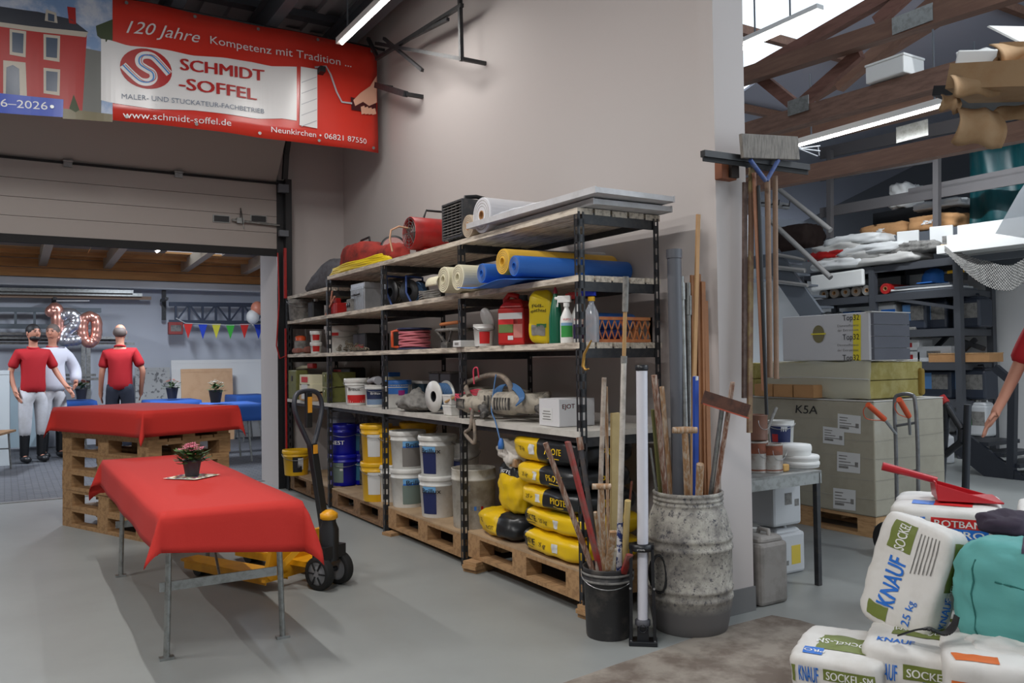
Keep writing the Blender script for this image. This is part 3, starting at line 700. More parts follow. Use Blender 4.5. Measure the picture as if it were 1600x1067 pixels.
# ---------------------------------------------------------------- generic containers
def cylf(r, ac): return lambda x, y, z0=0, r=r, ac=ac: V((r*math.cos(ac+x/r), r*math.sin(ac+x/r), z0+y))
def cpatch(t, r, ac, w, z0, z1, m, name='label_print', r2=None):
    r2 = r if r2 is None else r2
    return MB().grid(lambda u, v: ((r+(r2-r)*v)*math.cos(ac-w/r/2+w/r*u), (r+(r2-r)*v)*math.sin(ac-w/r/2+w/r*u), z0+(z1-z0)*v), 10, 3).build(name, m, t)
def bucket(label, loc, r, h, body, lid=None, group=None, name='bucket', cat='bucket', handle=True, taper=.88, lidh=.018, prints=(), a=0, dirt=None, openr=False, ha=None):
    t = T(name, label, cat, loc, 0, group)
    k = lambda z: r*(taper+(1-taper)*z/h)
    prof = [(k(0)*.98, 0), (k(0), .006), (k(h*.8), h*.8), (k(h*.8)*1.03, h*.805), (k(h*.83)*1.03, h*.835), (k(h*.84), h*.84), (k(h*.92)*1.02, h*.92), (r, h*.98), (r*1.02, h)]
    if openr: prof += [(r*.97, h), (r*.95, h*.9), (r*.88, h*.12), (.001, h*.1)]
    bo = MB().lathe(prof, 30, cap=not openr).build('body', body, t)
    if lid: MB().lathe([(r*1.06, h-.014), (r*1.07, h+.002), (r*1.05, h+lidh), (r*1.0, h+lidh), (r*.97, h+lidh*.35), (.001, h+lidh*.35)], 30, cap=False).build('lid', lid, t)
    ac = camang(loc)+a
    if handle:
        h0 = ac+PI/2 if ha is None else ac+ha; pts = []
        for i in range(13):
            q = PI*i/12; pts.append((math.cos(h0)*r*1.07*math.cos(q)+math.cos(h0-PI/2)*r*1.09*math.sin(q), math.sin(h0)*r*1.07*math.cos(q)+math.sin(h0-PI/2)*r*1.09*math.sin(q), h*.9-math.sin(q)*r*.8*.55))
        MB().tube(pts, .0025, 6).build('handle', mt('wire handle', (150, 150, 150), .35, .8), t)
    for (da, w, z0, z1, m) in prints:
        cpatch(bo, k(h*z0)*1.006, ac+da, w*r, h*z0, h*z1, m, r2=k(h*z1)*1.012)
    return t, ac
def ctext(t, s, r, ac, z, h, m, w=None, bold=.01):
    return text(s, skin(t), m, h=h, w=w, center=True, bold=bold, fn=lambda x, y: V((r*math.cos(ac+x/r), r*math.sin(ac+x/r), z+y)))
def cbox(name, label, cat, loc, d, m, rz=0, group=None, bev=.004, parts=True):
    """carton: walls and two top flaps as parts"""
    t = T(name, label, cat, loc, rz, group)
    MB().box((0, 0, d[2]/2), d).build('carton', m, t, bev=bev)
    for s in (-1, 1): MB().box((0, s*d[1]/4, d[2]+.002), (d[0]*.995, d[1]/2-.003, .004)).build('flap', m, t)
    return t
def rollm(name, label, loc, r, L, m, rz=PI/2, hole=.35, core=CARD, group=None, spiral=True, cat='roll', rx=0, film=None):
    """roll lying on its side, its axis along local x, loc = under the middle"""
    t = T(name, label, cat, loc, rz, group)
    X = Matrix.Rotation(PI/2, 4, 'Y')
    b = MB(); ri = r*hole
    b.lathe([(ri, -L/2), (r*.97, -L/2), (r, -L/2+.006), (r, L/2-.006), (r*.97, L/2), (ri, L/2), (ri, -L/2)], 30, (0, 0, 0), 0, Matrix.Translation((0, 0, r)) @ X, cap=False, sm=False); b.build('wound_sheet', m, t)
    b = MB(); b.lathe([(ri*.8, -L/2-.003), (ri, -L/2-.003), (ri, L/2+.003), (ri*.8, L/2+.003), (ri*.8, -L/2-.003)], 18, (0, 0, 0), 0, Matrix.Translation((0, 0, r)) @ X, cap=False, sm=False); b.build('core', core, t)
    if spiral:
        for q in (.5, .66, .82):
            for s in (-1,):
                pts = [(s*(L/2+.0008), r*q*math.cos(a)*1.0, r+r*q*math.sin(a)) for a in [2*PI*i/24 for i in range(25)]]
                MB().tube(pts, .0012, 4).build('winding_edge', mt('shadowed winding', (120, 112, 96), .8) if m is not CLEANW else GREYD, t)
    return t
def Pk(px, py, X): return at(px, py, X=X)
def onshelf(px, lv, X, bay=None):
    z = ZL[lv]+.006 if isinstance(lv, str) else lv
    q = at(px, 560, X=X); 
    # correct for camera roll at that height
    for _ in range(3):
        # find y in picture for that height
        d = V((q.x, q.y, z))-EYEP; yy = 533.5-FPX*(d.dot(cU)/d.dot(cF)); q = at(px, yy, X=X)
    if q.y > 8.02 and X > 2.3: X *= 8.02/q.y; q = at(px, yy, X=X)
    return V((X, q.y, z))
# ---------------------------------------------------------------- top shelf
def hv(px, lv, X, w, py=None):
    p = onshelf(px, lv, X); return p, w*mpp(p)
# grey fan heater / extractor box with grille
p = onshelf(742, 'A', 2.58); m = mpp(p)
t = T('fan_unit', 'dark grey portable fan unit with slatted front on the top shelf', 'fan', (2.64, 4.66, 2.006), PI)
GR = mt('charcoal plastic', (58, 60, 64), .5, dirt=.5, dcol=(96, 92, 88), scale=20)
Lh, Wh, Hh = .46, .28, .25
b = MB(); b.prism([(-Lh/2, -Wh/2, 0.03), (Lh/2, -Wh/2, 0.03), (Lh/2, -Wh/2, Hh), (-Lh/2, -Wh/2, Hh)], (0, .012, 0)).prism([(-Lh/2, Wh/2-.012, .03), (Lh/2, Wh/2-.012, .03), (Lh/2, Wh/2-.012, Hh), (-Lh/2, Wh/2-.012, Hh)], (0, .012, 0))
b.box((0, 0, Hh), (Lh, Wh, .014)).box((0, 0, .03), (Lh, Wh, .014)).box((-.05, 0, Hh/2), (.01, Wh-.02, Hh-.02)).build('housing', GR, t, bev=.003)
for k in range(11): MB().box((Lh/2-.006, 0, .045+k*.0185), (.012, Wh-.03, .004)).build('slat', GREYD, t)
for k in range(5): MB().box((Lh/2-.003, -Wh/2+.03+k*.055, Hh/2), (.005, .005, Hh-.03)).build('grille_bar', GR, t)
MB().tube([(.14, 0, Hh), (.13, 0, Hh+.045), (.05, 0, Hh+.055), (-.12, 0, Hh+.03), (-.14, 0, Hh)], .014, 8).build('handle', BLACK, t)
MB().lathe([(.001, 0), (.09, 0), (.1, .02), (.02, .05)], 20, X=Matrix.Translation((.02, 0, .13)) @ Matrix.Rotation(PI/2, 4, 'Y')).build('fan_hub', GR, t)
MB().box((-.15, -.1, .015), (.08, .04, .03)).box((.15, -.1, .015), (.08, .04, .03)).box((-.15, .1, .015), (.08, .04, .03)).box((.15, .1, .015), (.08, .04, .03)).build('foot', BLACK, t)
# rolls on top
rollm('film_roll', 'short beige paper roll on the top shelf, against the fan unit', (2.52, 4.43, 2.004), .07, .24, mt('beige paper', (182, 166, 146), .8), rz=0)
rollm('film_roll', 'large white roll of plastic film at the front of the top shelf', (2.66, 4.24, 2.006), .105, .54, mt('white film', (212, 212, 216), .35), rz=0, hole=.26)
f = sackfn(.9, .42, .04, n=3, wr=.02, seed=4)
t = T('film_sheet', 'loose translucent film sheet lying over the grey boards', 'film', (2.62, 3.85, 2.07), PI/2+.1); sackmesh(f, k=10).build('sheet', mt('milky film', (190, 192, 198), .25), t)
# red gas heater cylinder
p = onshelf(675, 'A', 2.52); m = mpp(p); r = .115
t = T('gas_heater', 'red cylindrical gas heater with black carrying handle on the top shelf', 'heater', (2.64, 5.30, 2.006), PI)
b = MB().lathe([(r*.92, -.23), (r, -.22), (r, .23), (r*.96, .235), (r*.93, .2), (r*.92, -.2)], 34, X=Matrix.Translation((0, 0, r+.03)) @ Matrix.Rotation(PI/2, 4, 'Y'), cap=False); b.build('barrel', RED, t)
MB().tube([(-.13, 0, 2*r+.03), (-.12, 0, 2*r+.085), (.1, 0, 2*r+.085), (.12, 0, 2*r+.03)], .008, 8).build('handle', BLACK, t)
MB().lathe([(.02, 0), (r*.9, 0), (r*.9, .004), (.02, .004)], 20, X=Matrix.Translation((.15, 0, r+.03)) @ Matrix.Rotation(PI/2, 4, 'Y')).build('baffle', BLACK, t)
for q in (.3, .5, .7, .9): MB().tube([(.232, r*q*math.cos(a), r+.03+r*q*math.sin(a)) for a in [PI/8*i for i in range(17)]], .0022, 5).build('grille_ring', GALV, t)
for k in range(4): a = k*PI/4; MB().bar((.234, r*.93*math.cos(a), r+.03+r*.93*math.sin(a)), (.234, -r*.93*math.cos(a), r+.03-r*.93*math.sin(a)), .004, .004).build('grille_bar', GALV, t)
MB().box((0, 0, .02), (.3, .14, .04)).box((.14, 0, .012), (.02, .24, .024)).box((-.14, 0, .012), (.02, .24, .024)).build('stand', RED, t)
MB().box((-.06, -r*.9, r*1.55+.03), (.13, .02, .028)).build('name_strip', PAPER, t)
MB().tube([(.2, -.02, .18), (.3, -.02, .19), (.36, -.02, .16), (.37, -.02, .1), (.36, .0, .01)], .007, 7).build('gas_hose', mt('beige hose', (196, 150, 118), .6), t)
# red tool bags, disc sander
def bag(label, loc, d, rz, m, seed, name='tool_bag', cat='bag', handle=True):
    f = sackfn(d[0], d[1], d[2], n=3.2, wr=.018, seed=seed); t = T(name, label, cat, loc, rz)
    sackmesh(f, k=10).build('body', m, t)
    if handle: MB().tube([f(-.35, 0, 1), f(-.3, 0, 1)+V((0, 0, .035)), f(.3, 0, 1)+V((0, 0, .035)), f(.35, 0, 1)], .009, 7).build('strap', BLACK, t)
    b = MB().tube([f(x/6, -.75, .8, 1.02) for x in range(-6, 7)], .006, 6); b.build('zip_seam', BLACK, t)
    return t, f
RB = mt('red canvas', (158, 50, 42), .85, dirt=.7, dcol=(70, 34, 32), scale=8, bump=.2)
bag('large red canvas tool bag with black strap on the top shelf', (2.64, 6.72, 2.006), (.62, .32, .27), PI/2, RB, 3)
bag('small red pouch beside the disc sander on the top shelf', (2.54, 5.86, 2.006), (.26, .18, .15), PI/2, RB, 5, handle=False)
t = T('disc_sander', 'long-reach disc sander, its round pink plate turned up, on the top shelf', 'sander', (2.76, 6.42, 2.006), 0)
Xr = Matrix.Translation((0, -.03, .19)) @ V((-.42, -.88, .12)).to_track_quat('Z', 'Y').to_matrix().to_4x4()
MB().lathe([(.001, -.055), (.05, -.05), (.108, -.025), (.115, -.004), (.112, .004), (.096, .004)], 30, X=Xr, cap=False).build('disc_hood', BLACK, t)
MB().lathe([(.001, .002), (.07, .003), (.098, .003)], 30, X=Xr, cap=False).build('sanding_disc', mt('dusty pink disc', (176, 132, 130), .8), t)
MB().lathe([(.001, .0035), (.035, .0035), (.036, .0032)], 20, X=Xr, cap=False).build('disc_centre', GREYD, t)
MB().tube([(0, 0, .14), (-.04, .12, .06), (-.05, .3, .03)], .022, 10).build('tube', BLACK, t)
MB().box((0, 0, .05), (.1, .12, .1)).build('motor', DUSTY, t, bev=.01)
# coiled yellow hose
t = T('yellow_hose', 'coiled bright yellow hose lying flat at the shelf edge', 'hose', (2.47, 6.42, 2.006), 0)
pts = []
for i in range(150):
    a = i/150*2*PI*5; pts.append((.055*math.cos(a)+.004*math.sin(i*1.3), .68*math.sin(a)*(1-.03*(i//30)), .014+.022*(i//30)*.55+.004*math.sin(i)))
MB().tube(pts, .009, 7).build('coil', mt('yellow hose', (222, 196, 30), .5), t)
# grey fabric heap with brown strap (far low top shelf)
t, f = bag('grey fabric bag slumped on the lower far end of the top shelf', (2.66, 7.55, 1.92), (.75, .4, .30), PI/2+.1, mt('grey felt', (88, 88, 94), .9, dirt=.6, dcol=(62, 60, 62), scale=20, bump=.3), 8)
for q in list(t.children):
    if q.name.startswith('zip') or q.name.startswith('strap'): bpy.data.objects.remove(q)
for v in t.children[0].data.vertices: v.co.z *= .25+.75*min(1, max(0, (.30-v.co.x)/.45))
MB().tube([(-.02, -.1, .27), (.05, -.12, .30), (.1, -.12, .25), (.14, -.12, .18), (.2, -.15, .15)], [.022, .026, .02, .026, .016], 8).build('leather_handle', mt('brown leather', (96, 44, 34), .6), t)
# ---------------------------------------------------------------- second shelf: mesh rolls lying across it, other things further back
RG = 'rolls of render mesh on the second shelf'
MC = mt('cream mesh', (214, 208, 180), .8); MBL = mt('blue mesh', (42, 104, 190), .6, bump=.2, scale=400); MY = mt('yellow mesh', (222, 176, 62), .7)
for (y, r, m, dz, w) in ((4.55, .08, MC, 0, 'cream mesh roll on the second shelf, leftmost of the pair'), (4.36, .077, MC, 0, 'cream mesh roll on the second shelf, next to the blue rolls'), (4.06, .055, MBL, .02, 'thinner blue mesh roll, left of the yellow roll'), (3.84, .07, MY, .045, 'yellow mesh roll wedged between two blue rolls'), (3.71, .055, MBL, .025, 'blue mesh roll on the second shelf, reaching furthest to the right')):
    t = rollm('mesh_roll', w, (2.66, y, 1.675+dz), r, .74, m, rz=0 if m is not MBL else -.03, hole=.36, core=m, group=RG)
t = T('mesh_sheet', 'loose end of blue mesh hanging flat under the blue rolls', 'mesh', (2.6, 3.95, 1.675))
MB().grid(lambda u, v: (-.35+.7*v, -.28+.62*u, .006+.012*math.sin(u*7+v*2)-.02*max(0, .2-v)), 14, 8).build('sheet', MBL, t, solid=.003)
t = T('mesh_sheet', 'loose curled end of cream mesh beside the cream rolls', 'mesh', (2.34, 4.6, 1.68))
MB().grid(lambda u, v: (.05*math.cos(u*2.4+1)-.02, v*.16, .06+.05*math.sin(u*2.4+1)), 10, 3).build('sheet', MC, t, solid=.002)
for (y, m, w, r) in ((3.95, mt('grey film', (150, 152, 156), .4), 'grey film roll lying behind the blue mesh roll', .05),):
    rollm('film_roll', w, (2.72, y, 1.675+.11), r, .6, m, rz=-.2, spiral=False)
# aluminium case, far bay
def alucase(loc, d, rz, label):
    t = T('metal_case', label, 'case', loc, rz)
    MB().box((0, 0, d[2]/2), d).build('body', mt('brushed aluminium', (170, 172, 176), .35, .7, dirt=.3, dcol=(120, 120, 122)), t, bev=.006)
    b = MB()
    for k in range(9): b.box((-d[0]/2-.002, -d[1]/2+d[1]*(k+.5)/9, d[2]*.45), (.005, .006, d[2]*.8))
    b.build('rib', ALU, t); MB().box((0, 0, d[2]*.8), (d[0]+.006, d[1]+.006, .012)).build('lid_rim', ALU, t)
    MB().tube([(-d[0]/2, -.05, d[2]*.6), (-d[0]/2-.03, -.05, d[2]*.55), (-d[0]/2-.03, .05, d[2]*.55), (-d[0]/2, .05, d[2]*.6)], .006).build('handle', BLACK, t)
    return t
p, w = hv(575, 'A2', 2.52, 40)
alucase(p+V((.06, 0, 0)), (.3, .30, .22), 0, 'ribbed silver aluminium case on the second shelf')
def reel(loc, r, wd, label, flange, wound, rz=0, frame=None, upright=True, cat='cable reel', grp=None):
    t = T('cable_reel', label, cat, loc, rz, grp)
    X = Matrix.Translation((0, 0, r+.01)) @ Matrix.Rotation(PI/2, 4, 'Y')
    for s in (-1, 1):
        MB().lathe([(r*.35, s*wd/2-.004), (r, s*wd/2-.004), (r, s*wd/2+.004), (r*.35, s*wd/2+.004), (r*.35, s*wd/2-.004)], 30, X=X, cap=False).build('flange', flange, t)
    b = MB()
    for k in range(7): b.tube([((-wd/2+.012+(wd-.024)*k/6), r*.78*math.cos(a), r+.01+r*.78*math.sin(a)) for a in [PI/10*i for i in range(20)]], .008, 6, closed=True)
    b.build('wound_cable', wound, t)
    MB().lathe([(r*.3, -wd/2), (r*.3, wd/2)], 18, X=X, cap=False).build('hub', BLACK, t)
    if frame:
        MB().tube([(-wd/2-.03, -r*.6, .008), (-wd/2-.03, 0, r), (-wd/2-.03, 0, 2*r+.03), (wd/2+.03, 0, 2*r+.03), (wd/2+.03, 0, r), (wd/2+.03, r*.6, .008)], .009, 7).build('frame', frame, t)
    return t
p = onshelf(622, 'A2', 2.56); reel(p, .1, .14, 'dark cable reel with blue frame on the second shelf', BLACK, DUSTY, .2, frame=mt('blue frame', (34, 62, 120), .45))
p = onshelf(648, 'A2', 2.6); reel(p, .09, .12, 'second dark cable reel behind the cream rolls', BLACK, CABLEB, .4, frame=MATS['blue frame'])
p = onshelf(672, 'A2', 2.48); t = T('cable_coil', 'grey cable coil on the second shelf beside the cream rolls', 'cable', p)
b = MB()
for k in range(5): b.tube([(.07*math.cos(a), .09*math.sin(a), .012+.012*k+.006*math.sin(a*2+k)) for a in [PI/8*i for i in range(16)]], .005, 6, closed=True)
b.build('coil', GREYD, t)
# red tool with sticks
p = onshelf(532, 'A2', 2.5); t = T('tool_heap', 'red hand tool with two wooden sticks on the second shelf', 'tool', p)
MB().box((0, 0, .05), (.14, .16, .1)).box((0, .08, .12), (.06, .05, .06)).build('body', RED, t, bev=.012)
MB().tube([(-.06, .12, .0), (-.08, -.02, .2)], .008).tube([(-.08, .16, .0), (-.08, -.08, .15)], .008).build('stick', mt('salmon stick', (200, 140, 118), .7), t)
p = onshelf(552, 'A2', 2.44); t = T('socket_box', 'small grey electrical box on the second shelf', 'box', p); MB().box((0, 0, .05), (.08, .1, .1)).build('case', GREYD, t, bev=.004)
for k in (-1, 1): MB().lathe([(.001, 0), (.018, 0), (.018, .006)], 12, X=Matrix.Translation((-.046, .022*k, .05)) @ Matrix.Rotation(PI/2, 4, 'Y')).build('socket', BLACK, t)
p = onshelf(470, 'A2', 2.6); bucket('dark grey bucket with cable on the second shelf, far end', p, .12, .2, GREYD, openr=True)
p = onshelf(494, 'A2', 2.52); t = T('jerrycan', 'small dark jerrycan on the second shelf, far end', 'jerrycan', p); MB().box((0, 0, .08), (.12, .14, .16)).build('body', BLACK, t, bev=.015); MB().cyl((0, 0, .16), (0, 0, .185), .02).build('cap', WHITE, t)
# ---------------------------------------------------------------- third shelf (B)
def jug(loc, d, m, label, rz=0, cap=None, spout=True, labels=()):
    t = T('canister', label, 'canister', loc, rz); x, y, z = d
    b = MB(); prof = [(1, 0), (1, .68), (.95, .76), (.62, .88), (.6, 1.0)]
    b.box((0, 0, z*.36), (x, y, z*.72)); b.box((0, 0, z*.81), (x*.98, y*.98, z*.18), tap=.55)
    b.build('body', m, t, bev=.012)
    MB().tube([(0, y*.4, z*.66), (0, y*.42, z*.9), (0, y*.25, z*1.0), (0, -y*.05, z*.95), (0, -y*.12, z*.86)], .017, 9).build('handle', m, t)
    MB().cyl((0, -y*.26, z*.86), (0, -y*.26, z*.97), .026, n=16).build('cap', cap or m, t)
    for (u0, u1, z0, z1, mm) in labels: MB().prism([(-x/2-.0016, y*(.5-u0), z*z0), (-x/2-.0016, y*(.5-u1), z*z0), (-x/2-.0016, y*(.5-u1), z*z1), (-x/2-.0016, y*(.5-u0), z*z1)], (.001, 0, 0)).build('label_print', mm, t)
    return t
# seen mostly on the face towards -X and -Y; turned towards the camera by ~45 deg
p = onshelf(756, 'B', 2.44); r = 17*mpp(p)
t, ac = bucket('small white bucket with its lid tipped open on the third shelf', p, .062, .13, WHITE, openr=True, prints=((.1, 1.0, .12, .66, KRED),), ha=PI/2+.3)
MB().lathe([(.001, 0), (.064, 0), (.066, .012), (.062, .013), (.06, .004), (.001, .004)], 26, X=Matrix.Translation((.02, .0, .165)) @ Matrix.Rotation(math.radians(70), 4, 'Y') , cap=False).build('tipped_lid', WHITE, t)
p = onshelf(808, 'B', 2.48); q = 50*mpp(p)
PNT = mt('garden picture print', (92, 118, 60), .6)
jug(p, (.16, .165, .29), mt('red canister plastic', (178, 26, 22), .4), 'red five litre canister on the third shelf', rz=.55, cap=BLACK, labels=((.05, .95, .5, .62, PAPER), (.05, .95, .4, .5, KRED), (.05, .6, .24, .4, PNT), (.62, .95, .14, .5, mt('faded red print', (190, 120, 110), .6)), (.4, .6, .1, .18, PAPER)))
p = onshelf(847, 'B', 2.47); t = T('refill_bag', 'tall yellow refill bag on the third shelf', 'bag', p, -1.0)
f = sackfn(.14, .07, .29, n=4, wr=.008, seed=11)
o = sackmesh(f, k=12).build('pouch', mt('yellow pouch', (206, 180, 20), .35), t)
for (s, v, h) in (('Füll-', .42, .018), ('spachtel', .25, .018)): sacktext(f, (.14, .07, .29), 'front', s, -.1, v, h, t, INK, w=.07 if len(s) < 7 else .1)
decal(f, 'front', -.7, .5, -.75, -.3, t, GREYD, name='picture_print'); decal(f, 'front', -.2, .6, -.4, -.25, t, mt('dark green print', (40, 110, 60), .5), off=1.016, name='picture_print')
def spray(loc, label, body, head, lab=None, clear=False, h=.25, r=.033, cone=False, rz=2.2, cap=None):
    t = T('spray_bottle', label, 'bottle', loc, rz)
    if cone: prof = [(r, 0), (r*1.02, .01), (r, h*.45), (r*.7, h*.68), (r*.35, h*.84), (r*.3, h*.9)]
    else: prof = [(r, 0), (r*1.05, .01), (r*1.05, h*.45), (r*.95, h*.55), (r*.5, h*.68), (r*.36, h*.72), (r*.36, h*.78)]
    MB().lathe(prof, 20).build('bottle_body', body, t)
    if cone: MB().lathe([(r*.32, h*.88), (r*.3, h*.93), (r*.12, h)], 14).build('nozzle', head, t)
    else:
        MB().cyl((0, 0, h*.76), (0, 0, h*.84), r*.5, n=14).build('collar', cap or head, t)
        MB().box((.012, 0, h*.92), (.07, .022, .035)).tube([(.045, 0, h*.9), (.05, 0, h*.76)], .005).cyl((.04, 0, h*.94), (.062, 0, h*.94), .008).build('trigger_head', head, t, bev=.003)
    for (z0, z1, m) in (lab or ()): cpatch(t, r*1.07, -rz+camang(loc), r*2.2, h*z0, h*z1, m)
    return t
TG = mt('green bottle', (14, 92, 66), .3); CLR = mt('clear plastic', (200, 206, 214), .15, trans=.6)
DG = mt('green leaf print', (46, 140, 62), .5); 
spray(onshelf(869, 'B', 2.46), 'green cone-shaped bottle with dark red nozzle on the third shelf', TG, mt('dark red nozzle', (140, 20, 50), .4), cone=True, h=.295, r=.036)
ta = spray(onshelf(886, 'B', 2.46), 'white trigger spray bottle with green label, left of the rack post', CLEANW, CLEANW, ((.12, .36, DG), (.36, .42, mt('pale blue print', (120, 160, 190), .5))), h=.245, r=.032)
tb_ = spray(onshelf(903, 'B', 2.52), 'white trigger spray bottle with dark label, behind the rack post', CLEANW, RED, ((.08, .36, mt('violet print', (60, 54, 90), .5)),), h=.265, r=.032)
for q in (ta, tb_): ctext(q, 'WURTH', .0353, -q.rotation_euler.z+camang(q.location), .12, .011, KRED, w=.042)
t = spray(onshelf(925, 'B', 2.5), 'clear spray bottle with yellow collar and blue head, right of the rack post', CLR, mt('cobalt plastic', (22, 50, 170), .4), h=.27, r=.036, cap=YEL)
# orange lattice crate
p = onshelf(936, 'B', 2.62)
cr_ = T('lattice_crate', 'orange lattice crate at the near end of the third shelf', 'crate', (2.72, 3.48, ZL['B']+.006), 0)
CO = mt('orange crate plastic', (196, 110, 62), .55, dirt=.5, dcol=(206, 160, 110), scale=10); L, Wd, H = .36, .26, .13
b = MB().box((0, 0, .004), (L, Wd, .008)).build('base', CO, cr_)
for (nm, c, ax, ln) in (('side_lattice', (0, -Wd/2, 0), 0, L), ('side_lattice', (0, Wd/2, 0), 0, L), ('end_lattice', (-L/2, 0, 0), 1, Wd), ('end_lattice', (L/2, 0, 0), 1, Wd)):
    b = MB(); t0 = (1, 0, 0) if ax == 0 else (0, 1, 0)
    def q(u, z, c=c, ax=ax): return (c[0]+(u if ax == 0 else 0), c[1]+(u if ax else 0), z)
    b.bar(q(-ln/2, H-.008), q(ln/2, H-.008), .012, .016); b.bar(q(-ln/2, .008), q(ln/2, .008), .012, .016)
    for u in (-ln/2, 0, ln/2): b.bar(q(u, 0), q(u, H), .012, .012)
    n = int(ln/.04)
    for k in range(n):
        u = -ln/2+ln*k/n; d = ln/n
        b.bar(q(u, .012), q(u+d, H-.016), .004, .005); b.bar(q(u+d, .012), q(u, H-.016), .004, .005)
    b.build(nm, CO, cr_)
tag(rollm('mesh_roll', 'short blue roll lying in the orange crate', (2.76, 3.5, ZL['B']+.075), .045, .3, BLUL, rz=.15, hole=.5, core=BLACK))
f = sackfn(.2, .12, .06, n=3, wr=.012, seed=3); t = T('blue_rag', 'crumpled dark blue plastic inside the orange crate', 'plastic', (2.68, 3.42, ZL['B']+.015)); sackmesh(f, k=8).build('rag', mt('dark blue plastic', (30, 50, 110), .4), t)
# reel with pink cable and orange handle
p = onshelf(648, 'B', 2.58)
t = T('pink_cable_drum', 'drum of pink cable lying on the third shelf, orange handle at its left', 'cable drum', p, 0)
MB().lathe([(.12, 0), (.13, .004), (.13, .012), (.12, .014)], 28).build('flange', mt('dark blue flange', (34, 44, 80), .5), t); MB().lathe([(.12, .145), (.13, .149), (.13, .157), (.12, .16)], 28).build('flange', mt('dark blue flange', (34, 44, 80), .5), t)
b = MB()
for k in range(9): b.tube([(.112*math.cos(a), .112*math.sin(a), .024+.0135*k+.005*math.sin(a*2+k*2)) for a in [PI/10*i for i in range(20)]], .0075, 6, closed=True)
b.build('wound_cable', mt('pink cable wound', (196, 110, 120), .6), t)
q = camang(p)+.9; qx, qy = math.cos(q), math.sin(q); qx, qy = -.95, .3
MB().tube([(qx*.12, qy*.12, .02), (qx*.165, qy*.165, .025), (qx*.165, qy*.165, .135), (qx*.12, qy*.12, .145)], .011, 8).build('handle', ORANGE, t)
# angled metal trivet on third shelf
p = onshelf(700, 'B', 2.5); t = T('folding_stand', 'dusty folding metal stand on the third shelf', 'stand', p)
b = MB().tube([(-.03, -.13, .12), (-.03, .11, .12), (.13, .11, .12), (.13, -.13, .12)], .011, 7, closed=True); b.build('ring', GREYD, t)
MB().bar((-.03, .1, .12), (0, 0, .01), .014, .014).bar((-.03, -.12, .12), (0, 0, .01), .014, .014).box((0, -.02, .02), (.08, .09, .04)).build('leg', DUSTY, t)
MB().tube([(.0, -.16, .165), (.0, .1, .16)], .012).build('orange_bar', mt('tan wooden bar', (180, 108, 60), .6), t)
p = onshelf(727, 'B', 2.43); t = T('grey_box', 'flat pale box behind the rack post on the third shelf', 'box', p); MB().box((0, 0, .02), (.12, .1, .04)).build('carton', PAPER, t, bev=.003); MB().box((-.061, 0, .02), (.001, .05, .015)).build('label', GREYD, t)
bucket('large white bucket with red print on the third shelf, far bay', onshelf(534, 'B', 2.66), .15, .23, WHITE, lid=WHITE, prints=((-.45, .5, .68, .82, KRED),))
a_, _ = bucket('small white bucket with dark red label, lower of two at the third shelf post', onshelf(494, 'B', 2.47), .052, .085, WHITE, lid=WHITE, prints=((0, 1.2, .2, .8, DRD),), handle=False)
a_, _ = bucket('small white bucket with dark red label, upper of two at the third shelf post', onshelf(494, 'B', 2.47)+V((0, 0, .104)), .052, .085, WHITE, lid=WHITE, prints=((0, 1.2, .2, .8, DRD),), handle=False)
t = T('chain_heap', 'heap of dull metal chain on the third shelf', 'chain', onshelf(545, 'B', 2.44)); b = MB()
for k in range(70):
    c = V((random.uniform(-.03, .09), random.uniform(-.24, .24), 0)); c.z = .012+max(0, .075-abs(c.y)*.3)*random.random(); r0 = .014; a0 = random.random()*PI; ti = random.uniform(-.9, .9)
    b.tube([c+V((math.cos(a0)*math.cos(s)*r0, math.sin(a0)*math.cos(s)*r0, r0*math.sin(s)*math.sin(ti)+.006)) for s in [PI/4*i for i in range(8)]], .004, 5, closed=True)
b.build('links', mt('dull chain', (130, 122, 108), .5, .6), t, kind='stuff')
t = T('black_case', 'black plastic case with red trim on the third shelf', 'case', onshelf(580, 'B', 2.7)); MB().box((0, 0, .08), (.22, .3, .16)).build('body', BLACK, t, bev=.012); MB().box((-.111, 0, .05), (.004, .2, .03)).build('trim', RED, t)
t = T('orange_cap_can', 'dusty can with orange cap on the third shelf, far end', 'can', onshelf(470, 'B', 2.66)); MB().lathe([(.06, 0), (.06, .12), (.05, .13)], 20).build('body', GREYD, t); MB().lathe([(.05, .13), (.05, .17), (.02, .18), (.001, .18)], 20).build('cap', ORANGE, t)
f = sackfn(.2, .14, .07, n=3, wr=.02, seed=21); t = T('work_gloves', 'crumpled brownish gloves on the third shelf, far end', 'gloves', onshelf(474, 'B', 2.5)); sackmesh(f, k=8).build('cuff', mt('dusty salmon', (150, 96, 84), .85, dirt=.5, dcol=(90, 60, 54), scale=18), t)
# ---------------------------------------------------------------- fourth shelf (C)
def cone_at(px, X, lv): return onshelf(px, lv, X)
p = onshelf(872, 'C', 2.56)
t = cbox('carton_box', 'white cardboard carton printed with red letters on the fourth shelf', 'box', (2.575, 3.665, ZL['C']+.006), (.23, .19, .14), mt('white carton', (202, 202, 204), .7), rz=0, bev=.003)
text('EJOT', t, KRED, o=(-.095, -.0955, .095), ux=(1, 0, 0), h=.024, w=.08, bold=.012)
MB().box((-.1157, .02, .06), (.0008, .1, .07)).build('label', PAPER, t)
for k in range(4): MB().box((-.1163, .02, .036+.014*k), (.0006, .08-.015*(k % 2), .005)).build('printed_line', GREYD, t)
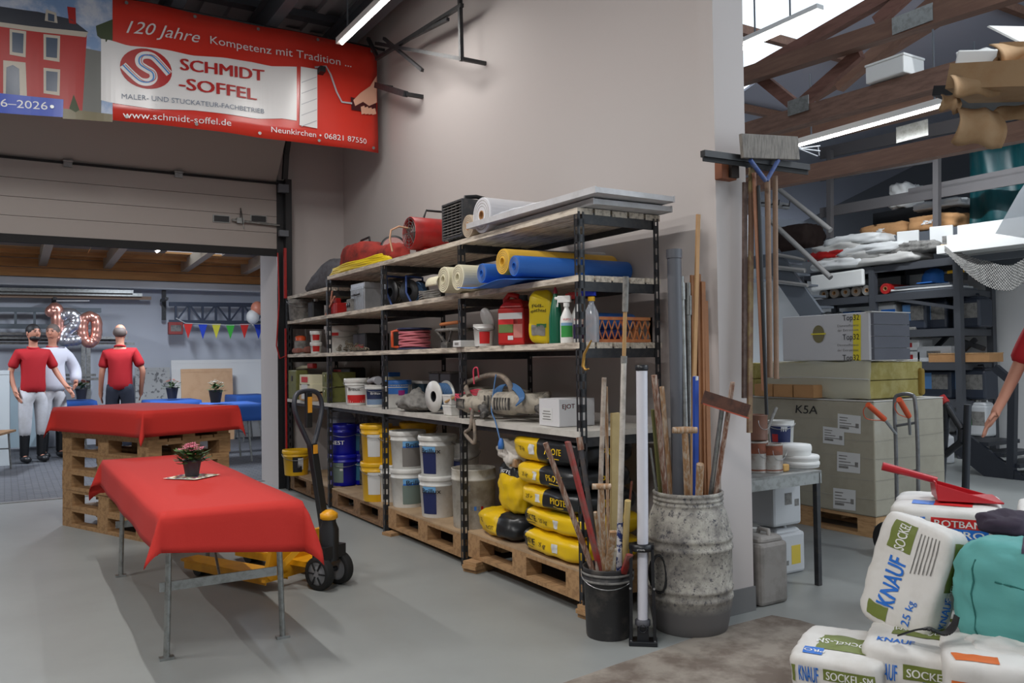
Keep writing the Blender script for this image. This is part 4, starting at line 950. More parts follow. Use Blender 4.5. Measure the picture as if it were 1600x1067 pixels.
# dusty drill / mixer machines with hoses
def stroke(name, label, cat, pts, r, m, loc=(0, 0, 0), n=8, part='run'):
    return MB().tube([V(q) for q in smooth3(pts)], r, n).build(name, m, None, loc=loc, label=label, cat=cat)
def smooth3(P, k=5):
    out = []; n = len(P)
    for i in range(n-1):
        p0, p1, p2, p3 = [V(P[min(max(j, 0), n-1)]) for j in (i-1, i, i+1, i+2)]
        for j in range(k):
            t = j/k; out.append(.5*((2*p1)+(p2-p0)*t+(2*p0-5*p1+4*p2-p3)*t*t+(3*p1-p0-3*p2+p3)*t*t*t))
    out.append(V(P[-1])); return out
def mach(px, X, label, rz, s=1):
    p = onshelf(px, 'C', X); t = T('mixing_drill', label, 'power tool', p, rz)
    DU = mt('dusty beige', (168, 160, 146), .85, dirt=.7, dcol=(108, 104, 98), scale=20, bump=.3)
    MB().lathe([(.03*s, -.13*s), (.055*s, -.12*s), (.06*s, -.02*s), (.048*s, .0), (.05*s, .1*s), (.03*s, .13*s), (.02*s, .16*s)], 22, X=Matrix.Translation((0, 0, .09*s)) @ Matrix.Rotation(PI/2, 4, 'Y')).build('motor_body', DU, t)
    MB().tube([(.1*s, 0, .09*s), (.14*s, .05, .12*s), (.1*s, .13*s, .13*s), (0, .16*s, .12*s), (-.06*s, .1*s, .12*s)], .018*s, 9).build('handle', DU, t)
    MB().tube([(.13*s, 0, .08*s), (.22*s, -.02, .04*s), (.24*s, -.06, .03*s)], [.03*s, .022*s, .016*s], 9).build('neck', DUSTY, t)
    b = MB()
    for k in range(6): b.box((-.1*s+.018*k*s, -.054*s, .09*s), (.006*s, .012*s, .06*s))
    b.build('vent', DUSTY, t)
    return t
mach(808, 2.5, 'dusty beige mixing drill nearest the white carton on the fourth shelf', -1.2, 1.15)
mach(786, 2.58, 'dusty beige mixing drill lying behind another on the fourth shelf', -.4, 1.2)
mach(738, 2.44, 'dusty grey mixing drill hanging over the shelf edge at the rack post', -1.6, 1.0)
mach(765, 2.72, 'dark dusty power tool at the back of the fourth shelf', .5, 1.2)
BR_ = mt('dusty hose', (138, 124, 110), .8, dirt=.7, dcol=(88, 84, 80), scale=22)
def pathpx(L): return [at(px, py, X=X) for (px, py, X) in L]
b = MB().tube(smooth3(pathpx([(733, 618, 2.42), (728, 600, 2.44), (745, 592, 2.5), (765, 586, 2.5), (785, 588, 2.5), (797, 602, 2.5), (800, 618, 2.5)])), .017, 9); b.build('vacuum_hose', BR_, label='thick dusty hose arching over the power tools on the fourth shelf', cat='hose')
MB().tube(smooth3(pathpx([(738, 640, 2.4), (735, 668, 2.37), (727, 676, 2.37), (735, 688, 2.37), (742, 690, 2.38), (741, 655, 2.39)])), .011, 9).build('dusty_loop', BR_, label='dusty grey handle loop hanging below the fourth shelf at the post', cat='stick')
MB().tube(smooth3(pathpx([(741, 600, 2.4), (740, 578, 2.4), (746, 575, 2.41), (748, 590, 2.42)])), .005, 7).build('pink_cable', CABLEP, label='short pink cable loop standing up beside the rack post', cat='cable')
b = MB()
for k in range(4): b.tube(smooth3(pathpx([(738, 632+k*3, 2.4), (716, 628-k*3, 2.4), (712, 622-k*2, 2.42), (724, 614+k, 2.44), (752, 610+k*3, 2.46), (758, 640, 2.44), (735, 638+k, 2.41)])), .0045, 6)
b.build('pink_cable', CABLEP, label='pink cable coiled around the dusty tool at the post', cat='cable')
b = MB()
for k in range(8): b.tube(smooth3(pathpx([(768+k*2, 632-k, 2.48), (772+k*2, 612-k, 2.5), (784+k*2, 602-k*.5, 2.52), (800+k*2, 607, 2.5), (812+k, 622, 2.46), (806, 634, 2.45)])), .004, 6)
b.tube(smooth3(pathpx([(775, 585, 2.46), (772, 605, 2.44), (768, 640, 2.4), (774, 658, 2.37), (781, 686, 2.35)])), .0045, 6)
b.build('blue_cable', CABLEB, label='blue cable coil on the fourth shelf with its end hanging down', cat='cable')
p = at(783, 693, X=2.35); t = T('cable_plug', 'blue plug dangling below the fourth shelf', 'plug', p); MB().lathe([(.006, .03), (.012, .02), (.018, -.005), (.018, -.03), (.001, -.031)], 14).build('housing', BLUL, t); MB().cyl((.006, 0, -.03), (.006, 0, -.05), .002, n=6).cyl((-.006, 0, -.03), (-.006, 0, -.05), .002, n=6).build('pin', ALU, t)
MB().tube(pathpx([(741, 628, 2.42), (768, 612, 2.5)]), .009, 8).build('wooden_stick', mt('tan handle', (176, 140, 92), .6), label='wooden tool handle sticking out of the heap of power tools', cat='stick')
MB().tube(pathpx([(696, 628, 2.43), (716, 618, 2.46)]), .008, 8).build('wooden_stick', MATS['tan handle'], label='short wooden handle beside the white cable reel', cat='stick')
# bay B
p = onshelf(688, 'C', 2.5); reel(p, .105, .1, 'white round cable reel standing on the fourth shelf', WHITE, CABLEB, rz=.1)
p = onshelf(622, 'C', 2.58); t, ac = bucket('blue and white bucket at the left of the third bay, fourth shelf', p, .1, .19, WHITE, lid=BLUL, prints=((0, 1.7, .55, .9, BLUL), (.3, .5, .5, .7, mt('magenta print', (150, 40, 120), .5))), handle=False)
p = onshelf(612, 'C', 2.74); t = T('plaster_carton', 'small cream carton with blue top behind the blue bucket', 'box', p); MB().box((0, 0, .13), (.1, .12, .26)).build('carton', CREAM, t, bev=.003); MB().box((0, 0, .245), (.102, .122, .035)).build('blue_band', BLUL, t)
f = sackfn(.34, .22, .15, n=2.2, wr=.03, seed=31); t = T('dust_sheet', 'crumpled grey dusty tarpaulin on the fourth shelf', 'tarpaulin', onshelf(650, 'C', 2.47), 1.7)
sackmesh(f, k=12).build('folds', GREYD, t)
for v in t.children[0].data.vertices: v.co.z *= max(.25, 1-abs(v.co.x)*3.2)
MB().tube(smooth3([(-.18, -.12, .02), (0, -.13, .05), (.12, -.1, .12)]), .007).build('cord', GREYD, t)
t = T('black_strap_heap', 'dark tangle of straps behind the grey tarpaulin', 'straps', onshelf(666, 'C', 2.56)); b = MB()
for k in range(7): b.tube(smooth3([(random.uniform(-.05, .05), random.uniform(-.12, .12), .01+.02*k*random.random()) for _ in range(5)]), .01, 6)
b.build('strap', DUSTY, t)
for i, (px, X, w) in enumerate(((712, 2.5, 'upper white margarine tub stacked at the rack post'), (712, 2.5, 'lower white margarine tub stacked at the rack post'))):
    p = onshelf(px, 'C', X); t = T('plastic_tub', w, 'tub', p+V((0, 0, 0 if i else .068)), 0, 'white tubs on the fourth shelf'); MB().box((0, 0, .028), (.12, .11, .055), tap=1.1).build('tub', WHITE, t, bev=.004); MB().box((0, 0, .06), (.136, .126, .012)).build('lid', WHITE, t, bev=.003)
for k, (px, w) in enumerate(((690, 'grey plastic box at the back of the fourth shelf, left of its twin'), (708, 'grey plastic box at the back of the fourth shelf, right of its twin'))):
    t = T('plastic_box', w, 'box', onshelf(px, 'C', 2.83), 0, 'grey boxes at the back of the fourth shelf'); MB().box((0, 0, .13), (.13, .17, .26)).build('body', mt('mid grey plastic', (104, 104, 110), .55), t, bev=.01); MB().box((0, 0, .265), (.136, .176, .012)).build('lid', GREYD, t)
p = onshelf(668, 'C', 2.8); t = T('plastic_tub', 'wide pale tub with dark blue body behind the cable reel', 'tub', p); MB().box((0, 0, .09), (.16, .2, .18), tap=1.06).build('tub', mt('petrol plastic', (40, 66, 84), .5), t, bev=.006); MB().box((0, 0, .19), (.19, .23, .02)).build('lid', WHITE, t)
# bay C: green metal boxes, white buckets
OL = mt('olive green metal', (104, 106, 52), .55, dirt=.5, dcol=(76, 78, 44), scale=14)
for k, w in enumerate(('lower olive green metal box on the fourth shelf', 'upper olive green metal box on the fourth shelf')):
    p = onshelf(530, 'C', 2.54); t = T('ammo_box', w, 'box', p+V((0, 0, .135*k)), 0, 'olive metal boxes'); MB().box((0, 0, .064), (.26, .14, .128)).build('body', OL, t, bev=.004)
    MB().box((-.132, 0, .08), (.006, .03, .06)).build('latch', OL, t); MB().box((-.134, 0, .1), (.004, .02, .015)).build('marking', CREAM, t)
p = onshelf(557, 'C', 2.47); t, ac = bucket('white paint bucket with red and white label on the fourth shelf', p, .095, .2, WHITE, lid=WHITE, prints=((0, 1.75, .12, .78, CLEANW), (.0, 1.7, .1, .42, KRED)))
ctext(t, 'Brillux', .098, ac-.2, .13, .022, INK, w=.1)
p = onshelf(587, 'C', 2.5); t, ac = bucket('white paint bucket with dark blue label on the fourth shelf', p, .085, .17, WHITE, lid=None, openr=True, prints=((0, 1.9, .35, .85, mt('night blue print', (30, 44, 78), .5)), (0, 1.9, .1, .34, mt('steel blue print', (116, 140, 168), .5))))
ctext(t, 'Brillux', .088, ac, .105, .016, CLEANW, w=.08)
t = T('vacuum_nozzle', 'grey and blue vacuum hose end lying over the blue-labelled bucket', 'hose', p+V((0, .0, .175))); MB().tube([(0, .14, .02), (0, .03, .035), (.0, -.06, .03)], [.018, .022, .034], 12).build('nozzle', mt('light grey plastic', (160, 160, 164), .5), t); MB().tube(smooth3([(0, .14, .02), (.03, .22, .04), (.06, .28, .0), (.05, .2, -.04)]), .012).build('hose', GREYD, t)
# bay D
for k, (z, m, w, c) in enumerate(((0, PINE, 'long flat wooden box, lowest at the far end of the fourth shelf', PAPER), (.085, CREAM, 'stack of cream papers at the far end of the fourth shelf', PAPER), (.155, CREAM, 'cream carton with a red panel at the far end of the fourth shelf', KRED))):
    p = onshelf(491, 'C', 2.46); t = T('flat_carton', w, 'box', p+V((.03, 0, z)), 0, 'cartons at the far end'); MB().box((0, 0, .035), (.24, .34-.02*k, .07+.03*(k == 2))).build('carton', m, t, bev=.003); MB().box((-.122, 0, .04), (.002, .18, .05)).build('panel', c, t)
t = T('olive_case', 'olive green case standing at the far end of the fourth shelf', 'case', onshelf(466, 'C', 2.72)); MB().box((0, 0, .14), (.12, .26, .28)).build('body', OL, t, bev=.01); MB().box((-.062, 0, .2), (.004, .04, .05)).build('latch', BLACK, t)
t = T('red_tool', 'long red and beige tool lying on top of the far cartons', 'tool', onshelf(478, 'C', 2.6)+V((0, 0, .29))); MB().tube([(0, .3, 0), (0, .1, .015), (0, -.25, .02)], [.012, .02, .014]).build('shaft', CREAM, t); MB().box((0, -.2, .03), (.05, .16, .05)).build('head', RED, t, bev=.01)
t = T('dark_case_row', 'dark red-trimmed tool case at the back of the fourth shelf, second bay', 'case', onshelf(545, 'C', 2.78)); MB().box((0, 0, .15), (.16, .5, .3)).build('body', BLACK, t, bev=.02); MB().box((-.082, .08, .27), (.004, .2, .02)).build('trim', RED, t)
# ---------------------------------------------------------------- floor level under the rack
BP = mt('blue bucket plastic', (16, 20, 150), .35); SKYP = mt('label sky', (110, 168, 216), .5); NAVY = mt('label navy', (28, 40, 88), .5); TAUPE = mt('label taupe', (120, 116, 112), .6); LSAGE = mt('label sage', (106, 122, 116), .6)
p = onshelf(463, PT[3], 2.6); t, ac = bucket('yellow bucket with black handle on the far dark pallet', p, .125, .225, YEL, lid=YEL, prints=((.1, .7, .15, .8, BLACK), (.35, .4, .25, .75, PAPER)))
for k, w in enumerate(('lower blue bucket with grey label, front column', 'upper blue bucket with white lettering, front column')):
    p = onshelf(538, PT[2], 2.58); t, ac = bucket(w, p+V((0, 0, .262*k)), .135, .255, BP, lid=BP, group='blue buckets', prints=(() if k else ((-.45, .7, .12, .8, LSAGE), (-.2, .2, .45, .6, PAPER))))
    if k: ctext(t, 'NEST', .136, ac-.45, .12, .035, CLEANW, w=.13, bold=.02)
for k, w in enumerate(('lower blue bucket behind, beside the yellow buckets', 'upper blue bucket behind, beside the yellow buckets')):
    p = onshelf(566, PT[2], 2.74); bucket(w, p+V((0, 0, .262*k)), .125, .255, BP, lid=BP, group='blue buckets', prints=((0, .9, .15, .75, mt('label teal', (36, 92, 120), .5)),))
for k, w in enumerate(('lower yellow bucket with white label, left of the slotted post', 'upper yellow bucket with white label, left of the slotted post')):
    p = onshelf(589, PT[2], 2.5); bucket(w, p+V((0, 0, .292*k)), .12, .285, YEL, lid=YEL, group='yellow buckets', prints=((-.2, .8, .2, .8, PAPER),))
for k, (m, w) in enumerate(((WHITE, 'white bucket under a yellow one, right behind the slotted post'), (YEL, 'yellow bucket standing on a white one, right behind the slotted post'))):
    p = onshelf(614, PT[2], 2.6); bucket(w, p+V((0, 0, .28*k)), .125, .27, m, lid=m)
for k, (z, px, w) in enumerate(((0, 655, 'lower yellow bucket at the back against the wall, behind the white buckets'), (.29, 655, 'middle yellow bucket at the back against the wall'), )):
    p = onshelf(px, PT[1], 2.76); bucket(w, p+V((0, 0, z)), .14, .285, YEL, lid=YEL)
t = T('plastic_canister', 'milky jerrycan with orange cap behind the blue buckets', 'jerrycan', onshelf(535, PT[2], 2.78)+V((0, 0, .0))); MB().box((0, 0, .28), (.2, .26, .56)).box((0, 0, .6), (.19, .25, .1), tap=.45).build('body', mt('milky plastic', (150, 156, 170), .35), t, bev=.02); MB().cyl((0, 0, .64), (0, 0, .68), .03).build('cap', ORANGE, t)
t = T('dark_crate', 'dark lidded crate standing behind the yellow buckets', 'crate', onshelf(582, PT[2], 2.78)); MB().box((0, 0, .32), (.2, .3, .64)).build('body', DUSTY, t, bev=.01); MB().box((0, 0, .655), (.22, .32, .03)).build('lid', GREYD, t)
WB = 'white paint buckets stacked on the pallet'
for (px, X, k, w, lab) in ((638, 2.55, 0, 'lower white paint bucket with green-grey label, left column', LSAGE), (638, 2.55, 1, 'upper white paint bucket with taupe label, left column', TAUPE), (685, 2.56, 0, 'lower white paint bucket with dark label, right column', NAVY), (685, 2.56, 1, 'upper white paint bucket with dark label, right column', NAVY)):
    p = onshelf(px, PT[1], X); o = .3 if px == 638 else -.55
    t, ac = bucket(w, p+V((0, 0, .272*k)), .128, .265, WHITE, lid=WHITE, group=WB, prints=((o, 1.15 if px == 638 else .8, .1, .62, lab), (o, 1.15 if px == 638 else .8, .66, .84, SKYP), (o, 1.15 if px == 638 else .8, .61, .66, KBLUE if px == 638 else NAVY)), ha=PI/2+2.3)
    ctext(t, 'Brillux', .1315, ac+o+.15, .185, .034, INK, w=.145, bold=.012)
p = onshelf(722, PT[1], 2.74); bucket('white bucket with dark label at the back, between the buckets and the open drum', p, .125, .48, WHITE, lid=WHITE, prints=((-.3, .5, .5, .8, NAVY),))
OW = mt('scuffed white plastic', (188, 184, 174), .6, dirt=.7, dcol=(138, 128, 112), scale=9)
p = onshelf(741, PT[1], 2.59); t, ac = bucket('large open white plastic drum, scuffed, at the rack post', p, .142, .375, OW, openr=True, handle=False, taper=.94, name='open_drum', cat='drum')
for k in range(4): cpatch(t, .1385, ac-.1+.16*k, .016, .12, .145, (GREYD, BLUL, GREYD, RED)[k])
cpatch(t, .1395, ac-.25, .022, .24, .31, GREYD, name='moulded_mark')
# yellow sacks
YS = 'yellow and black sacks stacked under the rack'
def ysack(label, loc, rz, dims, seed, blackfrom=.1, flip=False, wr=.012, tilt=0):
    f = sackfn(*dims, n=4, wr=wr, seed=seed)
    t = T('plaster_sack', label, 'sack', loc, (0, tilt, rz), YS)
    o = sackmesh(f, zone=lambda p: 1 if (p[0] > blackfrom) else 0, k=14); o.build('film', [YELP, BLKP], t)
    return t, f
SD = (.60, .40, .125)
xs = 2.63; ys_ = 3.64; z0 = PT[0]
LAB = ('bottom yellow sack of the tall stack, black end to the left', 'second yellow sack from the bottom of the tall stack', 'middle yellow sack of the tall stack, black end to the right', 'fourth yellow sack up in the tall stack', 'topmost bulging yellow sack of the tall stack')
for k in range(5):
    left = k < 2; h = (.125, .12, .115, .12, .15)[k]
    dims = (.62 if k < 4 else .68, .44, h*1.05)
    t, f = ysack(LAB[k], (xs+(.0, .01, .0, -.01, .0)[k], ys_+(0, 0, .02, .04, .07)[k], z0), (-PI/2) if not left else PI/2, dims, 40+k, blackfrom=.05 if not left else .78, wr=.014)
    # the side towards the aisle is local 'back' when rz=-90deg (+y -> +x), 'front' otherwise
    z0 += h
    fc = 'front' if not left else 'back'
    # find which face looks to -X
    fc = 'front' if not left else 'back'
    M3 = Matrix.Rotation(t.rotation_euler.z, 3, 'Z'); fc = 'front' if (M3 @ V((0, -1, 0))).x < 0 else 'back'
    s = 1 if fc == 'front' else -1
    sacktext(f, dims, fc, '25 kg', s*(-.45 if not left else .1), 0, .022, t, INK)
    decal(f, fc, *((-.22, -.08) if not left else (.2, .34)), -.35, .35, t, PAPER, name='barcode_label')
    sacktext(f, dims, fc, 'PROTE', s*(.45 if not left else .55), .05, .034, t, YELP if not left else INK, bold=.03)
    sacktext(f, dims, 'left' if left else 'right', 'PRO', 0, .1, .04, t, INK if left else YELP, bold=.03)
    MB().grid(lambda a, b_: f(*FACE[fc](s*(.3+.3*a) if not left else s*(.4+.3*a), -.45+.06*b_), 1.016), 5, 1).build('underline', YELP if not left else INK, t)
# pair left of the tall stack
t, f = ysack('lone yellow sack lying at the far end of the near pallet', (2.64, 4.22, PT[0]), -PI/2, (.46, .44, .16), 51, blackfrom=.35, wr=.018)
sacktext(f, (.46, .44, .16), 'front', 'PROTE', -.1, -.2, .02, t, INK); sacktext(f, (.46, .44, .16), 'front', '25 kg', -.55, .2, .018, t, INK)
f0 = sackfn(.2, .26, .30, n=3.2, wr=.02, seed=53)
t = T('opened_sack', 'opened yellow sack with its white paper lining rolled out, standing on the lone sack', 'sack', (2.56, 4.13, PT[0]+.15), 0)
f = lambda x, y, z, off=1.0: f0(x, y, z, off)
sackmesh(f, zone=lambda p: 1 if p[2] > .62 else 0, k=14).build('film', [YELP, BLKP], t)
sacktext(f, (.2, .26, .30), 'left', 'PROTE', -.1, .72, .03, t, CLEANW, bold=.02)
f2 = sackfn(.19, .24, .17, n=2.4, wr=.045, seed=57)
o = sackmesh(f2, k=14).build('paper_lining', mt('crumpled paper', (202, 196, 188), .75), t, loc=(.0, 0, .27)); MB().box((-.06, -.06, .3), (.06, .08, .05)).build('torn_edge', STICK, t, bev=.01)
# ---------------------------------------------------------------- black bucket with handles
def rod(parent_label, cat, name, p0, p1, r, m, r2=None, parts=(), flat=None, group=None):
    """a stick from p0 (bottom) to p1 (top); parts: extra (name, t0, t1, r, material) sleeves"""
    p0 = V(p0); p1 = V(p1); t = T(name, parent_label, cat, p0, 0, group); d = p1-p0
    if flat: MB().bar((0, 0, 0), d, flat[0], flat[1], up=flat[2] if len(flat) > 2 else (0, 0, 1)).build('shaft', m, t, bev=.001)
    else: MB().tube([(0, 0, 0), d*.5, d], [r, r, r2 or r], 10).build('shaft', m, t)
    for (nm, a, b_, rr, mm) in parts: MB().tube([d*a, d*b_], rr, 10).build(nm, mm, t)
    return t
q = at(951, 1003, Z=0); vd = V((q.x, q.y, 0)).normalized(); bk = V((q.x, q.y, 0))+vd*.1; 
BKT = mt('stained black bucket', (44, 43, 44), .55, dirt=.6, dcol=(112, 104, 96), scale=9, edge=(.5, .72))
t, ac = bucket('stained black mortar bucket full of tool handles', (bk.x, bk.y, 0), .112, .315, BKT, openr=True, name='mortar_bucket', handle=True, taper=.9, ha=PI/2, dirt=1)
MB().lathe([(.119, .285), (.122, .29), (.119, .295)], 28, cap=False).lathe([(.117, .255), (.12, .26), (.117, .265)], 28, cap=False).build('rim_ring', GREYD, t)
t = None
def inb(px, py, px1, py1, D=3.62, Dt=3.8):
    """stick in the bucket: visible at the rim at px,py; top at px1,py1"""
    a = at(px, py, D=dep(bk+V((0, 0, .3)))+(D-3.62)); c = at(px1, py1, D=Dt); d = (c-a).normalized(); b0 = a-d*((a.z-.05)/d.z) if a.z > .06 else a
    h = V((b0.x-bk.x, b0.y-bk.y, 0)); 
    if h.length > .075: h = h.normalized()*.075; b0 = V((bk.x+h.x, bk.y+h.y, b0.z))
    return b0, c
H = 'handles standing in the black bucket'
a, c = inb(926, 890, 852, 692, 3.58, 3.7); rod('paint-smeared brown handle leaning furthest left in the black bucket', 'stick', 'wooden_stick', a, c, .013, STICKR, .012, group=H)
a, c = inb(938, 892, 887, 690, 3.6, 3.74); rod('flat red tool handle in the black bucket', 'stick', 'wooden_stick', a, c, 0, mt('worn red paint', (160, 48, 44), .5, dirt=.7, dcol=(120, 96, 88), scale=12), flat=(.034, .016), group=H)
a, c = inb(936, 885, 905, 683, 3.66, 3.9); rod('dark grey steel tube handle with rusty end in the black bucket', 'stick', 'wooden_stick', a, c, .0115, mt('scuffed steel tube', (84, 84, 88), .5, .5, dirt=.6, dcol=(120, 100, 84), scale=14), parts=(('rusty_end', .93, 1, .015, STICKR),), group=H)
a, c = inb(934, 890, 944, 590, 3.6, 3.75); rod('straight whitish handle, tallest on the left of the black bucket', 'stick', 'wooden_stick', a, c, .011, mt('white stained stick', (176, 164, 152), .7, dirt=.8, dcol=(120, 100, 84), scale=16), group=H)
a, c = inb(951, 890, 947, 604, 3.64, 3.8); rod('thin tan stick behind the whitish handle', 'stick', 'wooden_stick', a, c, .008, STICK, group=H)
a, c = inb(960, 890, 961, 645, 3.66, 3.82); rod('pale flat timber batten in the black bucket', 'batten', 'timber_batten', a, c, 0, mt('pale batten', (180, 160, 112), .75, dirt=.3, dcol=(150, 128, 84), scale=6), flat=(.045, .014), group=H)
a, c = inb(967, 890, 978, 432, 3.56, 3.72)
rod('tallest pole in the black bucket, white lower half splashed blue, brush end on top', 'pole', 'paint_pole', a, c, .009, mt('tan pole', (170, 134, 88), .6), parts=(('blue_splash', .0, .3, .0135, mt('blue splashed white', (210, 210, 214), .6, dirt=1, dcol=(30, 50, 110), scale=26, edge=(.48, .52))), ('white_sleeve', .3, .82*.93, .0125, mt('off white sleeve', (196, 190, 182), .6, dirt=.5, dcol=(140, 132, 124), scale=18)), ('ferrule', .755, .775, .0145, GREYD), ('brush_end', .9, 1.0, .0135, GREYD)), group=H)
a, c = inb(945, 890, 940, 760, 3.54, 3.56); t = rod('short wooden shovel handle with a cross grip in the black bucket', 'stick', 'cross_grip_stick', a, c, .011, STICK, group=H)
dd = c-a; MB().cyl(dd+cR*-.04+V((0, 0, -.0)), dd+cR*.04, .013, n=10).build('cross_grip', STICK, t)
a, c = inb(950, 890, 960, 858, 3.66, 3.66); rod('short chipped white stick end in the black bucket', 'stick', 'stick_end', a, c, 0, mt('chipped white wood', (196, 190, 176), .7, dirt=.6, dcol=(150, 130, 100), scale=20), flat=(.022, .016), group=H)
a, c = inb(972, 890, 984, 866, 3.66, 3.66); rod('short red stick end in the black bucket', 'stick', 'stick_end', a, c, 0, MATS['worn red paint'], flat=(.03, .014), group=H)
a, c = inb(982, 892, 981, 782, 3.6, 3.68); rod('straw-coloured rounded handle at the right of the black bucket', 'stick', 'wooden_stick', a, c, .014, mt('straw wood', (188, 166, 112), .6), group=H)
a, c = inb(978, 892, 987, 752, 3.64, 3.74); rod('thin rusty rod at the right of the black bucket', 'rod', 'rusty_bar', a, c, .005, mt('rust', (112, 62, 46), .8), group=H)
a, c = inb(940, 892, 958, 830, 3.6, 3.6); rod('short light wooden batten in the middle of the black bucket', 'batten', 'timber_batten', a, c, 0, STICK, flat=(.03, .015), group=H)
a, c = inb(946, 892, 930, 800, 3.6, 3.64); rod('thin tan stick leaning behind the red handle', 'stick', 'thin_stick', a, c, .008, STICK, group=H)
# ---------------------------------------------------------------- work light in black holder
q = at(1005, 1012, Z=0); LD = dep(q); vd = V((q.x, q.y, 0)).normalized(); rt_ = V((vd.y, -vd.x, 0))
lo = V((q.x, q.y, 0))+vd*.05; rz = math.atan2(rt_.y, rt_.x)
t = T('stick_light', 'tall white tube work light in a black floor holder', 'lamp', lo, rz)
MBK = mt('holder black', (20, 22, 27), .4)
for s in (-1, 1):
    MB().bar((s*.052, .012*s*0, .0), (s*.046, 0, .435), .014, .05, up=(0, 1, 0)).build('side_rail', MBK, t, bev=.002)
MB().prism([(-.062, -.04, .0), (.062, -.04, 0), (.062, -.04, .02), (-.062, -.04, .02)], (0, .08, 0)).build('base_plate', MBK, t, bev=.003)
MB().lathe([(.03, .41), (.05, .412), (.05, .44), (.03, .442)], 26, cap=False).box((0, .0, .43), (.11, .05, .02)).build('clamp_ring', MBK, t)
MB().box((0, .0, .045), (.05, .05, .07)).tube(arc((0, -.03, .075), .017, 0, 2*PI, 14), .004, 6).build('latch', MBK, t)
MB().lathe([(.028, .08), (.034, .085), (.034, .105), (.028, .11)], 20).build('tube_foot', mt('grey rubber', (80, 80, 86), .6), t)
tl = 1.215
MB().tube([(0, 0, .1), (.008, 0, .6), (.014, 0, tl)], [.0235, .0245, .025], 20).build('diffuser_tube', mt('diffuser white', (206, 206, 214), .35), t)
MB().lathe([(.026, tl-.01), (.029, tl-.006), (.029, tl+.014), (.022, tl+.016)], 22, c=(.014, 0, 0)).build('end_cap', MBK, t)
for s in (-1, 1):
    for z in (.02, .25): MB().lathe([(.001, 0), (.005, 0), (.005, .004)], 8, X=Matrix.Translation((s*.052, -.028, z)) @ Matrix.Rotation(PI/2, 4, 'X')).build('screw', ALU, t)
text('STAHLWERK'[:5], t, CLEANW, o=(-.02, -.0505, .42), h=.007, w=.035)
# cable coil hanging behind it
b = MB(); cc_ = lo+vd*.10+rt_*.075
for k in range(5):
    b.tube([cc_+rt_*(.032+.003*k)*math.cos(a)+V((0, 0, .28+.085*math.sin(a)))+vd*(.006*k+.01*math.sin(a*2)) for a in [PI/9*i for i in range(18)]], .0042, 6, closed=True)
b.build('power_cable', RUBBER, label='coiled black cable hung between the work light and the barrel', cat='cable')
# ---------------------------------------------------------------- plastic barrel
q = at(1079, 998, Z=0); vd = V((q.x, q.y, 0)).normalized(); BC = V((q.x, q.y, 0))+vd*.175
BAR = bpy.data.materials.new('plaster crusted barrel'); BAR.use_nodes = True; MATS['bar'] = BAR
nt = BAR.node_tree; N = nt.nodes; L_ = nt.links; bs = N['Principled BSDF']; bs.inputs['Roughness'].default_value = .7
tc = N.new('ShaderNodeTexCoord')
def nz(sc, det, e0, e1, rough=.6):
    n = N.new('ShaderNodeTexNoise'); n.inputs['Scale'].default_value = sc; n.inputs['Detail'].default_value = det; n.inputs['Roughness'].default_value = rough
    r = N.new('ShaderNodeValToRGB'); r.color_ramp.elements[0].position = e0; r.color_ramp.elements[1].position = e1; L_.new(tc.outputs['Object'], n.inputs['Vector']); L_.new(n.outputs[0], r.inputs[0]); return r
r1, r2 = nz(9, 10, .4, .62, .7), nz(48, 10, .53, .6, .8)
m1 = N.new('ShaderNodeMix'); m1.data_type = 'RGBA'; m1.inputs[6].default_value = (lin(176), lin(172), lin(162), 1); m1.inputs[7].default_value = (lin(112), lin(108), lin(104), 1); L_.new(r1.outputs[0], m1.inputs[0])
m2 = N.new('ShaderNodeMix'); m2.data_type = 'RGBA'; m2.inputs[7].default_value = (lin(62), lin(62), lin(70), 1); L_.new(m1.outputs[2], m2.inputs[6]); L_.new(r2.outputs[0], m2.inputs[0])
# plaster washes end low down on the barrel: stains, darker plastic below
sp = N.new('ShaderNodeSeparateXYZ'); L_.new(tc.outputs['Object'], sp.inputs[0]); mr = N.new('ShaderNodeMapRange'); mr.inputs[1].default_value = .16; mr.inputs[2].default_value = .10; L_.new(sp.outputs[2], mr.inputs[0])
m3 = N.new('ShaderNodeMix'); m3.data_type = 'RGBA'; m3.inputs[7].default_value = (lin(98), lin(96), lin(96), 1); L_.new(m2.outputs[2], m3.inputs[6]); L_.new(mr.outputs[0], m3.inputs[0]); L_.new(m3.outputs[2], bs.inputs['Base Color'])
bt = T('plastic_barrel', 'big plaster-crusted grey plastic barrel holding long tools beside the pillar', 'barrel', BC)
R = .198; pf = [(.165, 0), (.172, .01), (.18, .05), (.192, .12), (.196, .15), (.2, .155), (.2, .168), (.196, .173), (.196, .192), (.201, .197), (.201, .21), (.196, .215), (R, .30), (.197, .375), (.202, .38), (.202, .394), (.197, .4), (.197, .42), (.202, .425), (.202, .438), (.196, .444), (.19, .48), (.178, .53), (.166, .56), (.158, .575), (.163, .58), (.163, .588), (.158, .59), (.158, .598), (.163, .6), (.163, .608), (.158, .61), (.158, .618), (.164, .622), (.164, .634), (.158, .638), (.15, .636), (.15, .56), (.17, .5), (.18, .3), (.16, .03), (.001, .03)]
MB().lathe(pf, 44, cap=False).build('body', BAR, bt)
def inbar(px, py, px1, py1, dd=0, Dt=3.95, rmax=.13):
    a = at(px, py, D=dep(BC+V((0, 0, .63)))+dd); c = at(px1, py1, D=Dt); d = (c-a).normalized(); b0 = a-d*((a.z-.06)/d.z)
    for P_, lim in ((b0, .12),):
        h = V((P_.x-BC.x, P_.y-BC.y, 0))
        if h.length > lim: h = h.normalized()*lim; b0 = V((BC.x+h.x, BC.y+h.y, b0.z))
    return b0, c
